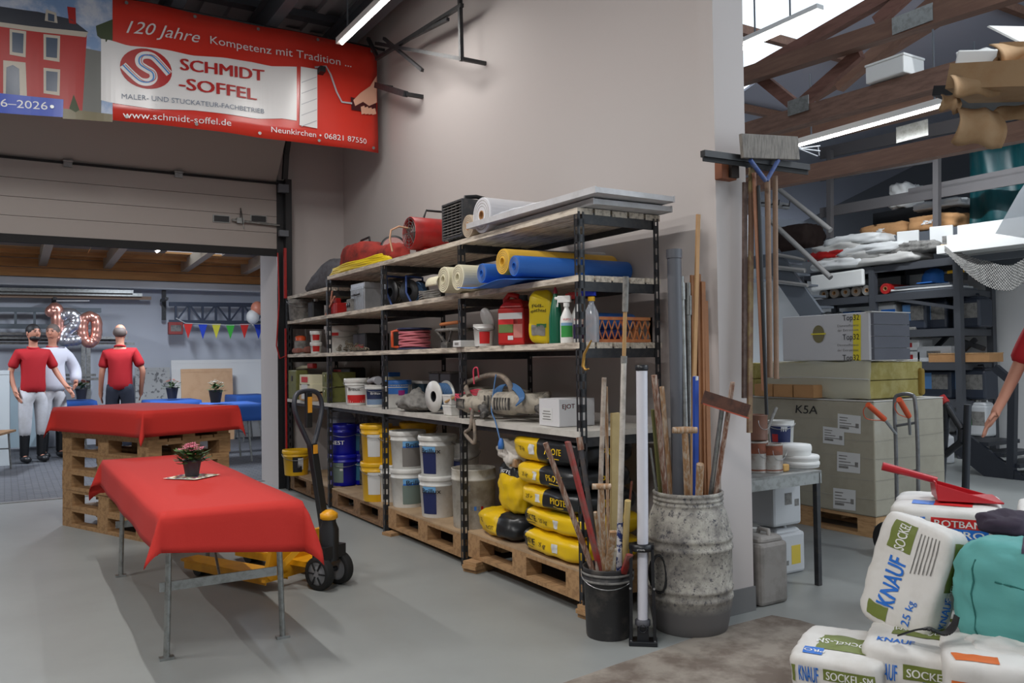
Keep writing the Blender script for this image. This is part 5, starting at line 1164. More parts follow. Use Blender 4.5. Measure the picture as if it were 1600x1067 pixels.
HB_ = 'long tools standing in the barrel'
PB_ = mt('timber lath', (176, 136, 92), .7, dirt=.3, dcol=(140, 102, 66), scale=6)
a, c = inbar(1062, 780, 1053, 390, .04, 4.0); rod('thick grey plastic pipe standing in the barrel', 'pipe', 'plastic_pipe', a, c, .034, mt('grey pipe', (86, 88, 94), .45), parts=(('socket', .975, 1, .038, mt('grey pipe')),), group=HB_)
a, c = inbar(1074, 780, 1065, 432, .0, 4.0); rod('galvanised pole just right of the grey pipe', 'pole', 'steel_pole', a, c, .012, GALV, parts=(('collar', .93, .98, .016, GALV),), group=HB_)
a, c = inbar(1077, 780, 1075, 442, .05, 4.04); rod('second galvanised pole, right of the first', 'pole', 'steel_pole', a, c, .013, GALV, parts=(('collar', .9, .96, .018, GALV),), group=HB_)
a, c = inbar(1080, 780, 1091, 335, .02, 4.02); rod('longest pale wooden lath in the barrel, reaching highest up the wall', 'lath', 'wooden_lath', a, c, 0, PB_, flat=(.022, .01), group=HB_)
for k, (p1, p0, y1, w) in enumerate(((1082, 1088, 430, 'left brown lath of the bound bundle'), (1091, 1096, 428, 'second brown lath of the bound bundle'), (1098, 1103, 440, 'third brown lath of the bound bundle'), (1102, 1108, 470, 'right brown lath of the bound bundle'))):
    a, c = inbar(p0, 780, p1, y1, .05, 4.06); rod(w, 'lath', 'wooden_lath', a, c, 0, mt('brown lath', (146, 98, 62), .7, dirt=.4, dcol=(112, 74, 46), scale=6), flat=(.026, .012), group=HB_)
a, c = inbar(1075, 782, 1070, 672, -.08, 3.72); t = rod('wooden shovel handle with cross grip in the barrel', 'stick', 'cross_grip_stick', a, c, .017, STICK, r2=.014, group=HB_)
MB().tube([c-a-cR*.055, c-a, c-a+cR*.055], [.014, .0165, .014], 10).build('cross_grip', STICK, t)
a, c = inbar(1087, 782, 1087, 588, -.04, 3.8); rod('straight blue level standing in the barrel', 'level', 'spirit_level', a, c, 0, mt('blue enamel', (30, 70, 160), .4), flat=(.024, .016), parts=(('end_cap', .985, 1, .012, PAPER),), group=HB_)
a, c = inbar(1096, 782, 1094, 725, -.05, 3.72); rod('short thick wooden handle in the barrel', 'stick', 'wooden_stick', a, c, .017, STICK, group=HB_)
a, c = inbar(1041, 782, 1022, 586, .0, 3.86); rod('rust-brown handle at the left of the barrel', 'stick', 'wooden_stick', a, c, .014, STICKR, group=HB_)
a, c = inbar(1030, 782, 1020, 640, .04, 3.9); rod('olive stick at the left edge of the barrel', 'stick', 'thin_stick', a, c, .010, mt('olive stick', (96, 96, 52), .6), group=HB_)
a, c = inbar(1024, 782, 1016, 700, .02, 3.88); rod('thin steel rod at the left edge of the barrel', 'rod', 'thin_steel_bar', a, c, .006, GALV, group=HB_)
a, c = inbar(1050, 782, 1034, 604, .06, 3.95); rod('tan wooden handle behind the grey pipe', 'stick', 'wooden_stick', a, c, .012, STICK, group=HB_)
a, c = inbar(1109, 782, 1128, 640, -.02, 3.82); rod('light steel tube leaning right in the barrel', 'pole', 'steel_pole', a, c, .011, GALV, group=HB_)
# rusty plasterer's blade with handle
a, c = inbar(1117, 782, 1145, 597, -.03, 3.78); t = rod('rusty brown plasterer blade on a long handle, rightmost in the barrel', 'scraper', 'plaster_scraper', a, c, .011, STICKR, group=HB_)
d0, d1 = at(1098, 620, D=3.78)-a, at(1170, 643, D=3.74)-a; RUST = mt('rusty blade', (92, 60, 48), .75, .1, dirt=.8, dcol=(54, 40, 36), scale=14, bump=.2)
MB().bar(d0, d1, .006, .062).build('blade', RUST, t); MB().bar(d0+V((0, 0, -.03)), d1+V((0, 0, -.03)), .012, .006).build('edge', mt('bright worn edge', (170, 80, 60), .5), t)
# ---------------------------------------------------------------- tools hanging at the pillar corner
hk = T('tool_hook_rail', 'dark hook rail fixed to the pillar, carrying brooms and scrapers', 'rail', (3.19, 2.97, 1.99)); MB().box((.16, 0, .06), (.36, .02, .03)).build('rail', STEELB, hk)
for k in range(4): MB().tube([(.05+.08*k, -.01, .06), (.05+.08*k, -.05, .05), (.05+.08*k, -.055, .075)], .004, 6).build('hook', STEELB, hk)
HG = 'long-handled tools hanging at the pillar'
HY = 2.86
def hang(px0, py0, px1, py1, w, m, label, Y=HY, flat=True, th=.014, nm='wooden_stick', cat='stick'):
    a, c = at(px1, py1, Y=Y), at(px0, py0, Y=Y); return rod(label, cat, nm, a, c, w/2, m, flat=(w, th, (0, 1, 0)) if flat else None, group=HG)
hang(1164, 285, 1163, 622, .026, mt('dark rusty steel', (72, 54, 48), .7, .2, dirt=.6, dcol=(112, 96, 88), scale=12), 'dark rusty straight-edge hanging nearest the pillar face')
hang(1174, 262, 1171, 676, .028, mt('stained straight edge', (112, 84, 66), .7, dirt=.8, dcol=(150, 136, 92), scale=7), 'stained brown straight-edge, longest of the hanging tools', Y=HY-.01)
hang(1178, 270, 1193, 610, .02, mt('reddish handle', (158, 112, 88), .6), 'reddish-tan handle hanging slightly aslant', Y=HY-.03, flat=False)
hang(1185, 290, 1198, 648, .018, BLACK, 'thin black handle hanging aslant, lowest end at right', Y=HY-.05, flat=False)
hang(1199, 275, 1203, 590, .028, mt('broom handle', (132, 106, 86), .6, dirt=.5, dcol=(104, 82, 66), scale=8), 'left of two brown broom handles hanging side by side', Y=HY-.02, flat=False)
hang(1211, 275, 1213, 592, .026, MATS['broom handle'], 'right of two brown broom handles hanging side by side', Y=HY-.02, flat=False)
t = T('squeegee', 'long black floor squeegee head sticking out left over the pillar edge', 'squeegee', at(1098, 240, Y=HY-.06)); e = at(1262, 262, Y=HY-.06)-V(t.location)
MB().bar((0, 0, 0), e, .03, .03).build('head', BLACK, t); MB().bar(V((0, 0, -.02)), e+V((0, 0, -.022)), .006, .03).build('blade', RUBBER, t)
t = T('plaster_smoother', 'wide dusty grey smoothing blade on blue brackets at the pillar top', 'scraper', at(1158, 228, Y=HY-.1)); e = at(1246, 232, Y=HY-.1)-V(t.location)
MB().bar((0, 0, 0), e, .02, .115).build('blade', mt('dusty grey blade', (120, 114, 106), .7, dirt=.7, dcol=(74, 70, 66), scale=14, stretch=(6, 6, 1)), t, bev=.003)
for (x0, x1) in ((1172, 1196), (1216, 1198)):
    MB().tube([at(x0, 250, Y=HY-.1)-V(t.location), at(x1, 282, Y=HY-.08)-V(t.location)], .011, 8).build('bracket_arm', mt('blue bracket', (58, 82, 140), .5, dirt=.4, dcol=(120, 122, 130), scale=20), t)
t.children[-1]
t = T('corner_brush', 'small brown wooden block brush hanging under the squeegee', 'brush', at(1141, 266, Y=HY)); MB().box((0, .03, 0), (.1, .05, .085)).build('block', mt('rust brown wood', (122, 70, 42), .7), t, bev=.004); MB().box((.02, .0, 0), (.05, .03, .07)).build('bristles', mt('dark bristles', (46, 38, 34), .9), t)
t = T('wire_whisk', 'bright wire mixing whisk pointing right beside the smoothing blade', 'whisk', at(1247, 232, Y=HY-.1))
for (dx, dy) in ((34, -4), (34, 4), (30, 12)): MB().tube([(0, 0, 0), at(1247+dx, 232+dy, Y=HY-.1)-V(t.location)], .004, 6).build('wire', ALU, t)
MB().bar(at(1278, 228, Y=HY-.1)-V(t.location), at(1280, 243, Y=HY-.1)-V(t.location), .004, .004).build('wire', ALU, t)
t = T('hook_tool', 'small brass-coloured hook hanging from the near rack post', 'hook', at(915, 575, X=2.36)); P_ = [at(924, 532, X=2.36), at(913, 553, X=2.36), at(911, 572, X=2.36), at(915, 578, X=2.36), at(920, 576, X=2.36)]
MB().tube([q-V(t.location) for q in P_], [.004, .007, .009, .006, .003], 8).build('hook', mt('brass', (176, 136, 66), .4, .6), t)
# ---------------------------------------------------------------- pallet truck
q = at(503, 908, Z=0); jd = V((-.43, .90, 0)).normalized(); jr = V((jd.y, -jd.x, 0)); jo = V((q.x, q.y, 0))
JY = mt('truck yellow', (222, 156, 20), .4, dirt=.3, dcol=(170, 110, 20), scale=12)
jt = T('pallet_truck', 'yellow hand pallet truck with black handle, forks under the red table', 'pallet truck', V((1.56, 4.56, 0)), math.atan2(jd.y, jd.x))
# local x = along forks, y = left of that
for s in (-1, 1):
    b = MB(); b.prism([(.22, s*.185-.08, .075), (1.0, s*.185-.06, .075), (1.0, s*.185+.06, .075), (.22, s*.185+.08, .075)], (0, 0, .014))
    for e in (-.078, .078): b.bar((.22, s*.185+e, .06), (.96, s*.185+e*.8, .06), .005, .045)
    b.build('fork', JY, jt); MB().cyl((.86, s*.185-.05, .04), (.86, s*.185+.05, .04), .04, n=16).build('load_roller', BLACK, jt)
MB().prism([(.22, -.27, .05), (.22, .27, .05), (.22, .2, .28), (.22, -.2, .28)], (.03, 0, 0)).box((.16, 0, .13), (.14, .18, .03)).build('frame', JY, jt)
MB().bar((.23, -.2, .1), (.5, -.19, .09), .012, .05).bar((.08, -.1, .26), (.22, -.24, .07), .02, .03).bar((.08, .1, .26), (.22, .24, .07), .02, .03).build('link_arm', JY, jt)
MB().lathe([(.055, .15), (.055, .32), (.04, .36), (.04, .4)], 20).box((.0, 0, .2), (.1, .16, .07)).build('pump', BLACK, jt)
MB().lathe([(.03, .37), (.05, .385), (.05, .41), (.02, .43), (.001, .43)], 20).build('pump_cover', JY, jt)
for s in (-1, 1):
    X = Matrix.Translation((0, s*.075, .092)) @ Matrix.Rotation(PI/2, 4, 'X')
    MB().lathe([(.066, -.024), (.09, -.024), (.092, -.018), (.092, .018), (.09, .024), (.066, .024)], 32, X=X, cap=False).build('tyre', RUBBER, jt)
    MB().lathe([(.02, -.022), (.03, -.024), (.05, -.012), (.066, -.022), (.066, .022), (.05, .012), (.03, .024), (.02, .022)], 32, X=X).build('rim', mt('wheel rim', (150, 152, 156), .4, .5), jt)
    b = MB()
    for k in range(6): a0 = k*PI/3; b.bar((.02*math.cos(a0), s*.1, .092+.02*math.sin(a0)), (.064*math.cos(a0), s*.1, .092+.064*math.sin(a0)), .006, .008)
    b.build('spoke', BLACK, jt)
MB().cyl((0, -.07, .092), (0, .07, .092), .014).build('axle', BLACK, jt)
MB().bar((.03, 0, .3), (.10, .03, .80), .05, .035, up=(1, 0, 0)).build('tiller', BLACK, jt, bev=.004)
lp = smooth3([V(q)+V((.10+(q[2]-.8)*.12, .03, 0)) for q in [(-.0, -.01, .78), (-.0, -.05, .86), (-.0, -.1, .98), (-.0, -.095, 1.06), (-.0, -.05, 1.095), (0, .05, 1.095), (0, .095, 1.06), (0, .1, .98), (0, .05, .86), (0, .01, .78)]])
MB().tube(lp, .014, 10).build('handle_loop', mt('charcoal rubber', (44, 46, 54), .45), jt)
MB().box((.125, .03, .99), (.02, .045, .2)).build('release_lever_housing', BLACK, jt, bev=.004)
MB().box((.112, .03, 1.02), (.004, .03, .09)).build('orange_sticker', mt('orange sticker', (232, 158, 40), .5), jt); MB().box((.07, .03, .77), (.004, .03, .05)).build('orange_sticker', MATS['orange sticker'], jt)
MB().tube(smooth3([(.23, -.24, .1), (.12, -.2, .1), (.1, -.16, .12)]), .012).build('brake_pedal', BLACK, jt)
# ---------------------------------------------------------------- back room furniture
def far(px, Y, z=0):
    q = at(px, 600, Y=Y); 
    for _ in range(2):
        d = V((q.x, Y, z))-EYEP; yy = 533.5-FPX*(d.dot(cU)/d.dot(cF)); q = at(px, yy, Y=Y)
    return V((q.x, Y, z))
for (x0, x1, Y, z, L, w, px_) in ((233, 312, 12.6, .74, 1.6, 'blue cloth on the table behind the plant with orange flowers', 0), (330, 408, 10.9, .74, 1.5, 'blue cloth on the nearest back room table, right of the pallet stack', 0), (368, 420, 13.6, .74, 1.6, 'blue cloth on the far table by the door jamb', 0), (95, 150, 13.5, .74, 1.4, 'blue cloth on the table between the two left men and the flower pot', 0)):
    a, c = far(x0, Y, z), far(x1, Y, z); wd = c.x-a.x; tx = (a.x+c.x)/2
    t = T('trestle_table', 'trestle under the '+w.replace(' and the flower pot', '').replace('plant with orange flowers', 'orange-flowered plant').replace('nearest back room table, right of', 'table right of'), 'table', (tx, Y+.3, 0))
    MB().box((0, 0, z-.015), (wd*.96, .8, .026)).build('table_top', PINE, t)
    for s in (-1, 1):
        for q in (-.3, .3): MB().tube([(s*(wd/2-.12), q, 0), (s*(wd/2-.18), q*.9, z-.03)], .013, 8).build('leg', GALV, t)
        MB().cyl((s*(wd/2-.15), -.28, .35), (s*(wd/2-.15), .28, .35), .01, n=8).build('cross_rail', GALV, t)
    drape('tablecloth', w, wd, .85, .22, .22, (tx, Y+.3, z+.002), 0, BLUEC, step=.06, seed=x0)
for (px, Y, z, fl, h, w) in ((127, 13.7, .765, mt('orange blossom', (206, 88, 36), .6), .15, 'orange-flowered plant in a dark pot on the left blue table'), (269, 12.75, .765, MATS['orange blossom'], .13, 'red-orange flowering plant in a dark pot on the middle blue table'), (337, 11.0, .765, mt('white blossom', (220, 222, 214), .6), .12, 'white-flowered plant in a dark pot on the right blue table')):
    p = far(px, Y, z); flowerpot(w, p, .085, .16, fl, n=26, fol=.13, leafn=50)
# bench far left and by the tables
def bench(loc, L, label, rz=0):
    t = T('wooden_bench', label, 'bench', loc, rz)
    MB().box((0, 0, .46), (L, .26, .025)).build('seat', PLD, t)
    for s in (-1, 1): MB().tube([(s*(L/2-.15), -.11, 0), (s*(L/2-.18), -.09, .45)], .012).tube([(s*(L/2-.15), .11, 0), (s*(L/2-.18), .09, .45)], .012).cyl((s*(L/2-.16), -.1, .25), (s*(L/2-.16), .1, .25), .008, n=6).build('leg', GALV, t)
q = at(35, 738, Z=0); bench((q.x-.3, q.y+.2, 0), .95, 'wooden bench seen end-on at the left edge, before the standing men', PI/2-.25)
q = at(388, 712, Z=0); bench((q.x+.2, q.y+.5, 0), 1.2, 'low bench beside the nearest blue table')
# folding chair legs by the blue table
# plywood panels and boards leaning on the far wall
def lean(px0, px1, y0, y1, Y, th, m, label, name='leaning_board', tilt=.12):
    a, c = at(px0, (y0+y1)/2, Y=Y), at(px1, (y0+y1)/2, Y=Y); z1_, z0_ = at(px0, y0, Y=Y).z, max(0, at(px0, y1, Y=Y).z)
    t = T(name, label, 'board', ((a.x+c.x)/2, Y, z0_)); X = Matrix.Rotation(-tilt, 4, 'X'); MB().box((0, 0, (z1_-z0_)/2), (c.x-a.x, th, z1_-z0_), X=X).build('panel', m, t); MB().box((0, -th/2-.002, (z1_-z0_)-.03), (c.x-a.x, .003, .05), X=X).build('edge_band', m, t); return t
lean(270, 412, 562, 720, 14.5, .03, CLEANW, 'large white board leaning on the back room wall')
lean(285, 366, 576, 700, 14.25, .02, mt('birch plywood', (206, 166, 128), .65, dirt=.4, dcol=(186, 142, 102), scale=5), 'bare birch plywood sheet leaning in front of the white board')
lean(213, 268, 574, 720, 14.4, .02, mt('speckled board', (168, 168, 166), .7, dirt=.9, dcol=(90, 90, 92), scale=14, edge=(.55, .6)), 'grey speckled perforated board behind the man seen from behind')
lean(-10, 15, 578, 760, 12.4, .03, mt('pale door leaf', (176, 182, 184), .6), 'pale upright panel at the left edge of the back room')
lean(16, 60, 580, 700, 14.3, .03, mt('greenish pane', (150, 168, 176), .4), 'greenish glass panel leaning behind the bearded man')
# wall racks with profiles, ladders
def px_bar(t, nm, p0, p1, Y, w, h, m): a, c = at(*p0, Y=Y), at(*p1, Y=Y); return MB().bar(a-V(t.location), c-V(t.location), w, h, up=(0, 0, 1)).build(nm, m, t)
t = T('profile_rack', 'wall rack of long metal profiles above the foil balloons', 'rack', (0, 14.4, 0))
for k, y in enumerate((451, 456, 461)): px_bar(t, 'metal_profile', (-60, y), (208+14*k, y+5), 14.3+.1*k, .06, .05, GALV if k < 2 else mt('tan profile', (150, 124, 104), .6))
for x in (84, 256): px_bar(t, 'bracket', (x, 452), (x, 500), 14.62, .06, .06, STEELB); px_bar(t, 'bracket_arm', (x, 470), (x+1, 466), 14.35, .5, .05, STEELB)
t = T('profile_rack', 'lower wall rack of pipes behind the foil balloons', 'rack', (0, 14.5, 0))
for k, (y, x1) in enumerate(((521, 160), (527, 200), (531, 185), (536, 210))): px_bar(t, 'pipe', (-60, y), (x1, y+1), 14.3+.08*k, .05, .04, GALV if k % 2 else GREYD)
for x in (130, 138): px_bar(t, 'upright', (x, 540), (x, 640), 14.55, .06, .06, GALV)
t = T('profile_rack', 'low rack of grey profiles behind the men', 'rack', (0, 14.6, 0))
for k, (y, x0, x1) in enumerate(((586, 95, 150), (592, 100, 155), (600, 98, 140))): px_bar(t, 'profile', (x0, y), (x1, y), 14.4, .06, .04, GREYD)
def ladder(x0, x1, y0, y1, Y, n, m, label, zig=False):
    t = T('ladder', label, 'ladder', (0, Y, 0))
    px_bar(t, 'stile', (x0, y0), (x1, y0+2), Y, .05, .07, m); px_bar(t, 'stile', (x0, y1), (x1, y1+2), Y, .05, .07, m)
    for k in range(n):
        x = x0+(x1-x0)*(k+.5)/n; px_bar(t, 'rung', (x, y0), (x, y1+2), Y, .035, .035, m)
        if zig and k < n-1: px_bar(t, 'brace', (x, y0 if k % 2 else y1), (x+(x1-x0)/n, y1 if k % 2 else y0), Y, .025, .025, m)
LAD = mt('dull ladder metal', (96, 104, 110), .5, .3)
ladder(-50, 158, 483, 509, 14.45, 7, LAD, 'long ladder hung horizontally on the wall behind the foil balloons')
ladder(264, 432, 475, 503, 14.45, 8, mt('dark lattice metal', (64, 72, 88), .5, .3), 'dark lattice ladder hung above the bunting', zig=True)
px_t = T('red_crate', 'small red crate hanging at the left end of the bunting', 'crate', at(274, 513, Y=14.4)); MB().box((0, 0, 0), (.22, .12, .2)).build('frame', mt('faded red', (150, 60, 56), .6), px_t, bev=.01); MB().box((0, -.062, 0), (.16, .004, .1)).build('panel', GREYD, px_t)
# bunting
bt_ = T('bunting', 'string of coloured triangular pennants on the back room wall', 'bunting', (0, 14.1, 0))
PC = [mt('pennant red', (206, 40, 34), .7), mt('pennant blue', (30, 66, 190), .7), mt('pennant yellow', (212, 204, 60), .7), mt('pennant green', (60, 176, 60), .7)]
for k, x in enumerate((294, 317, 338, 360, 382, 404, 426)):
    y = 506+(k % 2); P = [at(x-7, y, Y=14.1), at(x+7, y, Y=14.1), at(x, y+23, Y=14.1)]; MB().prism([q-V((0, 14.1, 0)) for q in P], (0, .003, 0)).build('pennant', PC[k % 4], bt_)
MB().tube([at(x, y, Y=14.1)-V((0, 14.1, 0)) for x, y in ((275, 497), (290, 505), (360, 508), (430, 505))], .006, 5).build('string', PAPER, bt_)
for (x, y, m, w) in ((395, 495, CLEANW, 'white round balloon at the right end of the bunting'), (402, 482, mt('salmon balloon', (216, 138, 112), .35), 'salmon round balloon above the white one')):
    p = at(x, y, Y=13.9); t = T('balloon', w, 'balloon', p); MB().ball((0, 0, 0), (.105, .105, .12), 18).build('skin', m, t); MB().lathe([(.012, -.14), (.004, -.118)], 8).build('knot', m, t)
# foil balloon digits
RG_ = mt('rose gold foil', (222, 160, 144), .3, .8); SF = mt('silver foil', (206, 208, 214), .28, .9)
def foil(P, m, label, r=.085, Y=13.6, closed=False):
    q = [at(x, y, Y=Y) for x, y in P]; o = q[0]; pts = smooth3([v-o for v in q]+([q[0]-o] if closed else []), 8)
    if closed: pts = pts[:-1]
    rs = [r*(1+.035*math.sin(i*1.3)) for i in range(len(pts))]
    t = T('foil_balloon', label, 'balloon', o, 0, 'foil number balloons'); b = MB().tube(pts, rs, 16, closed=closed)
    if not closed:
        for e in (pts[0], pts[-1]): b.ball(e, r*.98, 12)
    b.build('foil', m, t)
    MB().tube([v+V((0, -r*.98, 0)) for v in pts][::2], .004, 4).build('seam', m, t); return t
foil([(80, 487), (88, 482), (90, 500), (89, 528)], RG_, 'rose gold foil balloon shaped like the digit one')
foil([(97, 494), (108, 490), (118, 496), (117, 508), (104, 518), (99, 532), (110, 532), (121, 531)], SF, 'silver foil balloon shaped like the digit two')
foil([(140, 494), (150, 500), (151, 518), (148, 530), (140, 536), (132, 530), (129, 516), (131, 500)], RG_, 'rose gold foil balloon shaped like the digit zero', closed=True, r=.075)
MB().tube([at(88, 470, Y=13.6), at(140, 470, Y=13.6)], .006).build('balloon_string', PAPER, label='thin string the foil number balloons hang from', cat='string')
# ---------------------------------------------------------------- people
def skinobj(name, joints, edges, m, parent, root=0, sub=1, mats=None):
    me = bpy.data.meshes.new(name); me.from_pydata([j[0] for j in joints], edges, []); me.materials.append(m)
    o = bpy.data.objects.new(name, me); C.objects.link(o); o.parent = parent
    o.modifiers.new('skin', 'SKIN').use_smooth_shade = True
    if not me.skin_vertices:
        pass
    for i, j in enumerate(joints):
        r = j[1]; me.skin_vertices[0].data[i].radius = r if isinstance(r, tuple) else (r, r)
        me.skin_vertices[0].data[i].use_root = (i == root)
    q = o.modifiers.new('sub', 'SUBSURF'); q.levels = q.render_levels = sub
    return o
def person(label, loc, rz, shirt, trousers, hair, H=1.78, arms=None, beard=None, jacket=None, bald=False, headturn=0, legs=None, shoe=None, belly=0, scale=1, boots=False):
    s = H/1.78*scale; t = T('person', label, 'person', loc, rz); t.scale = (s, s, s)
    # facing -Y
    J = {'pel': ((0, 0, .95), (.11, .09)), 'wai': ((0, -.005-belly*.3, 1.1), (.11, .09+belly)), 'che': ((0, 0, 1.28), (.13, .095)), 'nb': ((0, .01, 1.41), (.055, .05)), 'nk': ((0, .0, 1.52), (.05, .05)), 'hd': ((0, -.015, 1.62), (.07, .085)), 'ht': ((0, -.005, 1.70), (.062, .075))}
    A = arms or {}
    for k, sg in (('L', 1), ('R', -1)):
        a = A.get(k, [(.17, .0, 1.385), (.215, .02, 1.13), (.24, -.05, .9), (.24, -.07, .82)])
        J['sh'+k] = ((sg*min(a[0][0], .168), a[0][1], a[0][2]-.015), .042); J['el'+k] = ((sg*a[1][0], a[1][1], a[1][2]), .040); J['wr'+k] = ((sg*a[2][0], a[2][1], a[2][2]), .028)
        J['ha'+k] = ((sg*a[3][0], a[3][1], a[3][2]), (.036, .022))
        w, h = V(J['wr'+k][0]), V(J['ha'+k][0]); d = (h-w).normalized(); sd = d.cross(V((1, 0, 0))).normalized()
        for f in range(4): fl = (.07, .08, .075, .06)[f]; o_ = sd*(.028-.018*f); J['f%d%s' % (f, k)] = (tuple(h+d*.03+o_), .009); J['g%d%s' % (f, k)] = (tuple(h+d*(.03+fl)+o_*1.1+V((-sg*.015, 0, 0))), .0075)
        J['t1'+k] = (tuple(w+d*.04+sd*.045), .010); J['t2'+k] = (tuple(w+d*.08+sd*.06), .008)
        lg = (legs or {}).get(k, [(.09, 0, .88), (.1, -.01, .5), (.1, .02, .09), (.11, -.10, .03)])
        for n_, r_ in zip(('hp', 'kn', 'an', 'to'), (.07, .058, .036, .018)): i_ = ('hp', 'kn', 'an', 'to').index(n_); J[n_+k] = ((sg*lg[i_][0], lg[i_][1], lg[i_][2]), r_)
    E_ = [('pel', 'wai'), ('wai', 'che'), ('che', 'nb'), ('nb', 'nk'), ('nk', 'hd'), ('hd', 'ht')]
    for k in 'LR': E_ += [('nb', 'sh'+k), ('sh'+k, 'el'+k), ('el'+k, 'wr'+k), ('wr'+k, 'ha'+k), ('pel', 'hp'+k), ('hp'+k, 'kn'+k), ('kn'+k, 'an'+k), ('an'+k, 'to'+k), ('wr'+k, 't1'+k), ('t1'+k, 't2'+k)]+[('ha'+k, 'f%d%s' % (f, k)) for f in range(4)]+[('f%d%s' % (f, k), 'g%d%s' % (f, k)) for f in range(4)]
    keys = list(J); ix = {k: i for i, k in enumerate(keys)}
    cr_, sr_ = math.cos(headturn), math.sin(headturn)
    skinobj('body', [J[k] for k in keys], [(ix[a], ix[b_]) for a, b_ in E_], SKIN, t)
    def lerp(a, b_, u): return tuple(V(J[a][0]).lerp(V(J[b_][0]), u))
    def grow(r, g):
        g = g+.022
        return (r[0]+g, r[1]+g) if isinstance(r, tuple) else r+g
    full = jacket is not None
    def top(nm, m, g, long):
        L = [((0, 0, .86), (.168+g, .13+g)), (lerp('pel', 'wai', .1), grow(J['pel'][1], g+.02)), (J['wai'][0], grow(J['wai'][1], g+.012)), (J['che'][0], grow(J['che'][1], g)), (lerp('che', 'nb', .7), (.12+g, .085+g)), (lerp('nb', 'nk', .45), (.075+g*.5, .07+g*.5))]; Ed = [(0, 1), (1, 2), (2, 3), (3, 4), (4, 5)]
        for k in 'LR':
            i = len(L); L += [(J['sh'+k][0], .056+g), (lerp('sh'+k, 'el'+k, .5), .054+g)]; Ed += [(4, i), (i, i+1)]
            if long: L += [(J['el'+k][0], .055+g), (lerp('el'+k, 'wr'+k, .92), .042+g)]; Ed += [(i+1, i+2), (i+2, i+3)]
            else: L += [(lerp('sh'+k, 'el'+k, .8), .06+g)]; Ed += [(i+1, i+2)]
        skinobj(nm, L, Ed, m, t)
    top('polo_shirt', shirt, .014 if not jacket else -.004, False)
    if jacket: top('jacket', jacket, .034, True)
    L = [(lerp('pel', 'wai', .5), (.15, .125)), (J['pel'][0], (.155, .125))]; Ed = [(0, 1)]
    for k in 'LR': i = len(L); L += [(J['hp'+k][0], .108), (J['kn'+k][0], .085), (lerp('kn'+k, 'an'+k, .45 if boots else .95), .075)]; Ed += [(1, i), (i, i+1), (i+1, i+2)]
    skinobj('trousers', L, Ed, trousers, t)
    if boots:
        for k in 'LR': MB().tube([lerp('kn'+k, 'an'+k, .3), lerp('kn'+k, 'an'+k, .7), J['an'+k][0]], [.062, .055, .05], 12).build('boot_shaft', BLACK, t)
    for k in 'LR': a, b_ = V(J['an'+k][0]), V(J['to'+k][0]); skinobj('shoe', [(tuple(a+V((0, 0, .01))), .06), (tuple(V((a.x, a.y+.01, .05))), (.06, .055)), (tuple(b_+V((0, -.05, .015))), (.055, .045))], [(0, 1), (1, 2)], shoe or BLACK, t)
    hd = bpy.data.objects.new('head_features', None)
    R_ = Matrix.Translation((0, -.012, 0)) @ Matrix.Rotation(headturn, 4, 'Z')
    b = MB().ball((0, 0, 1.655), (.076, .09, .105), 18, X=R_); b.ball((0, -.092, 1.645), (.013, .018, .022), 8, X=R_)
    for sg in (-1, 1): b.ball((sg*.076, .01, 1.65), (.01, .018, .03), 8, X=R_)
    b.box((0, -.082, 1.607), (.045, .012, .008), X=R_); b.build('face', mt('face skin', (186, 128, 104), .5) if not bald else SKIN, t)
    b = MB()
    for sg in (-1, 1): b.ball((sg*.032, -.081, 1.672), (.011, .006, .007), 8, 0, X=R_)
    b.build('eyes', mt('eye dark', (38, 28, 26), .3), t)
    HM = hair
    if not bald:
        b = MB().ball((0, .012, 1.685), (.084, .092, .092), 18, X=R_); vs = [v for v in b.v]; b.build('hair', HM, t)
        b = MB()
        for sg in (-1, 1): b.box((sg*.032, -.088, 1.69), (.03, .006, .007), X=R_)
        b.build('eyebrows', HM, t)
    else:
        MB().ball((0, .022, 1.655), (.083, .083, .078), 18, X=R_).build('hair', HM, t)
    if beard: MB().ball((0, -.03, 1.588), (.066, .066, .045), 16, X=R_).build('beard', beard, t)
    MB().tube([(.062*math.cos(a), .055*math.sin(a)+.005, 1.468+.012*math.sin(a)) for a in [PI/8*i for i in range(16)]], .013, 7, closed=True).build('collar', shirt, t)
    return t
SH = mt('red polo', (168, 20, 30), .85); WT = mt('white work trousers', (196, 196, 200), .85, dirt=.3, dcol=(150, 146, 140), scale=6); DN = mt('dark trousers', (36, 40, 54), .85); HBK = mt('black hair', (24, 20, 20), .6); HG_ = mt('grey hair', (96, 84, 78), .7)
p = far(52, 12.6); person('bearded dark-haired man in a red polo shirt and white work trousers, smiling', p, .35, SH, WT, HBK, H=1.82, beard=HBK, boots=True, headturn=.2, arms={'R': [(.2, .02, 1.41), (.25, .06, 1.15), (.22, .0, .93), (.2, -.02, .86)], 'L': [(.2, .0, 1.41), (.27, -.04, 1.14), (.33, -.2, .95), (.35, -.26, .89)]})
p = far(82, 13.0); person('man with short grey hair in a white jacket over a red polo shirt, partly hidden', p, .3, SH, WT, HG_, H=1.84, boots=True, jacket=mt('white jacket', (204, 204, 214), .85), headturn=-.7, arms={'L': [(.2, .0, 1.41), (.3, .02, 1.15), (.24, -.15, .98), (.2, -.22, .95)]})
p = far(188, 12.4); person('balding man in a red polo shirt and dark trousers, seen from behind', p, PI-.25, SH, DN, HG_, H=1.83, bald=True, belly=.03, arms={'R': [(.2, .0, 1.41), (.28, .0, 1.14), (.25, -.06, .92), (.24, -.1, .84)]})
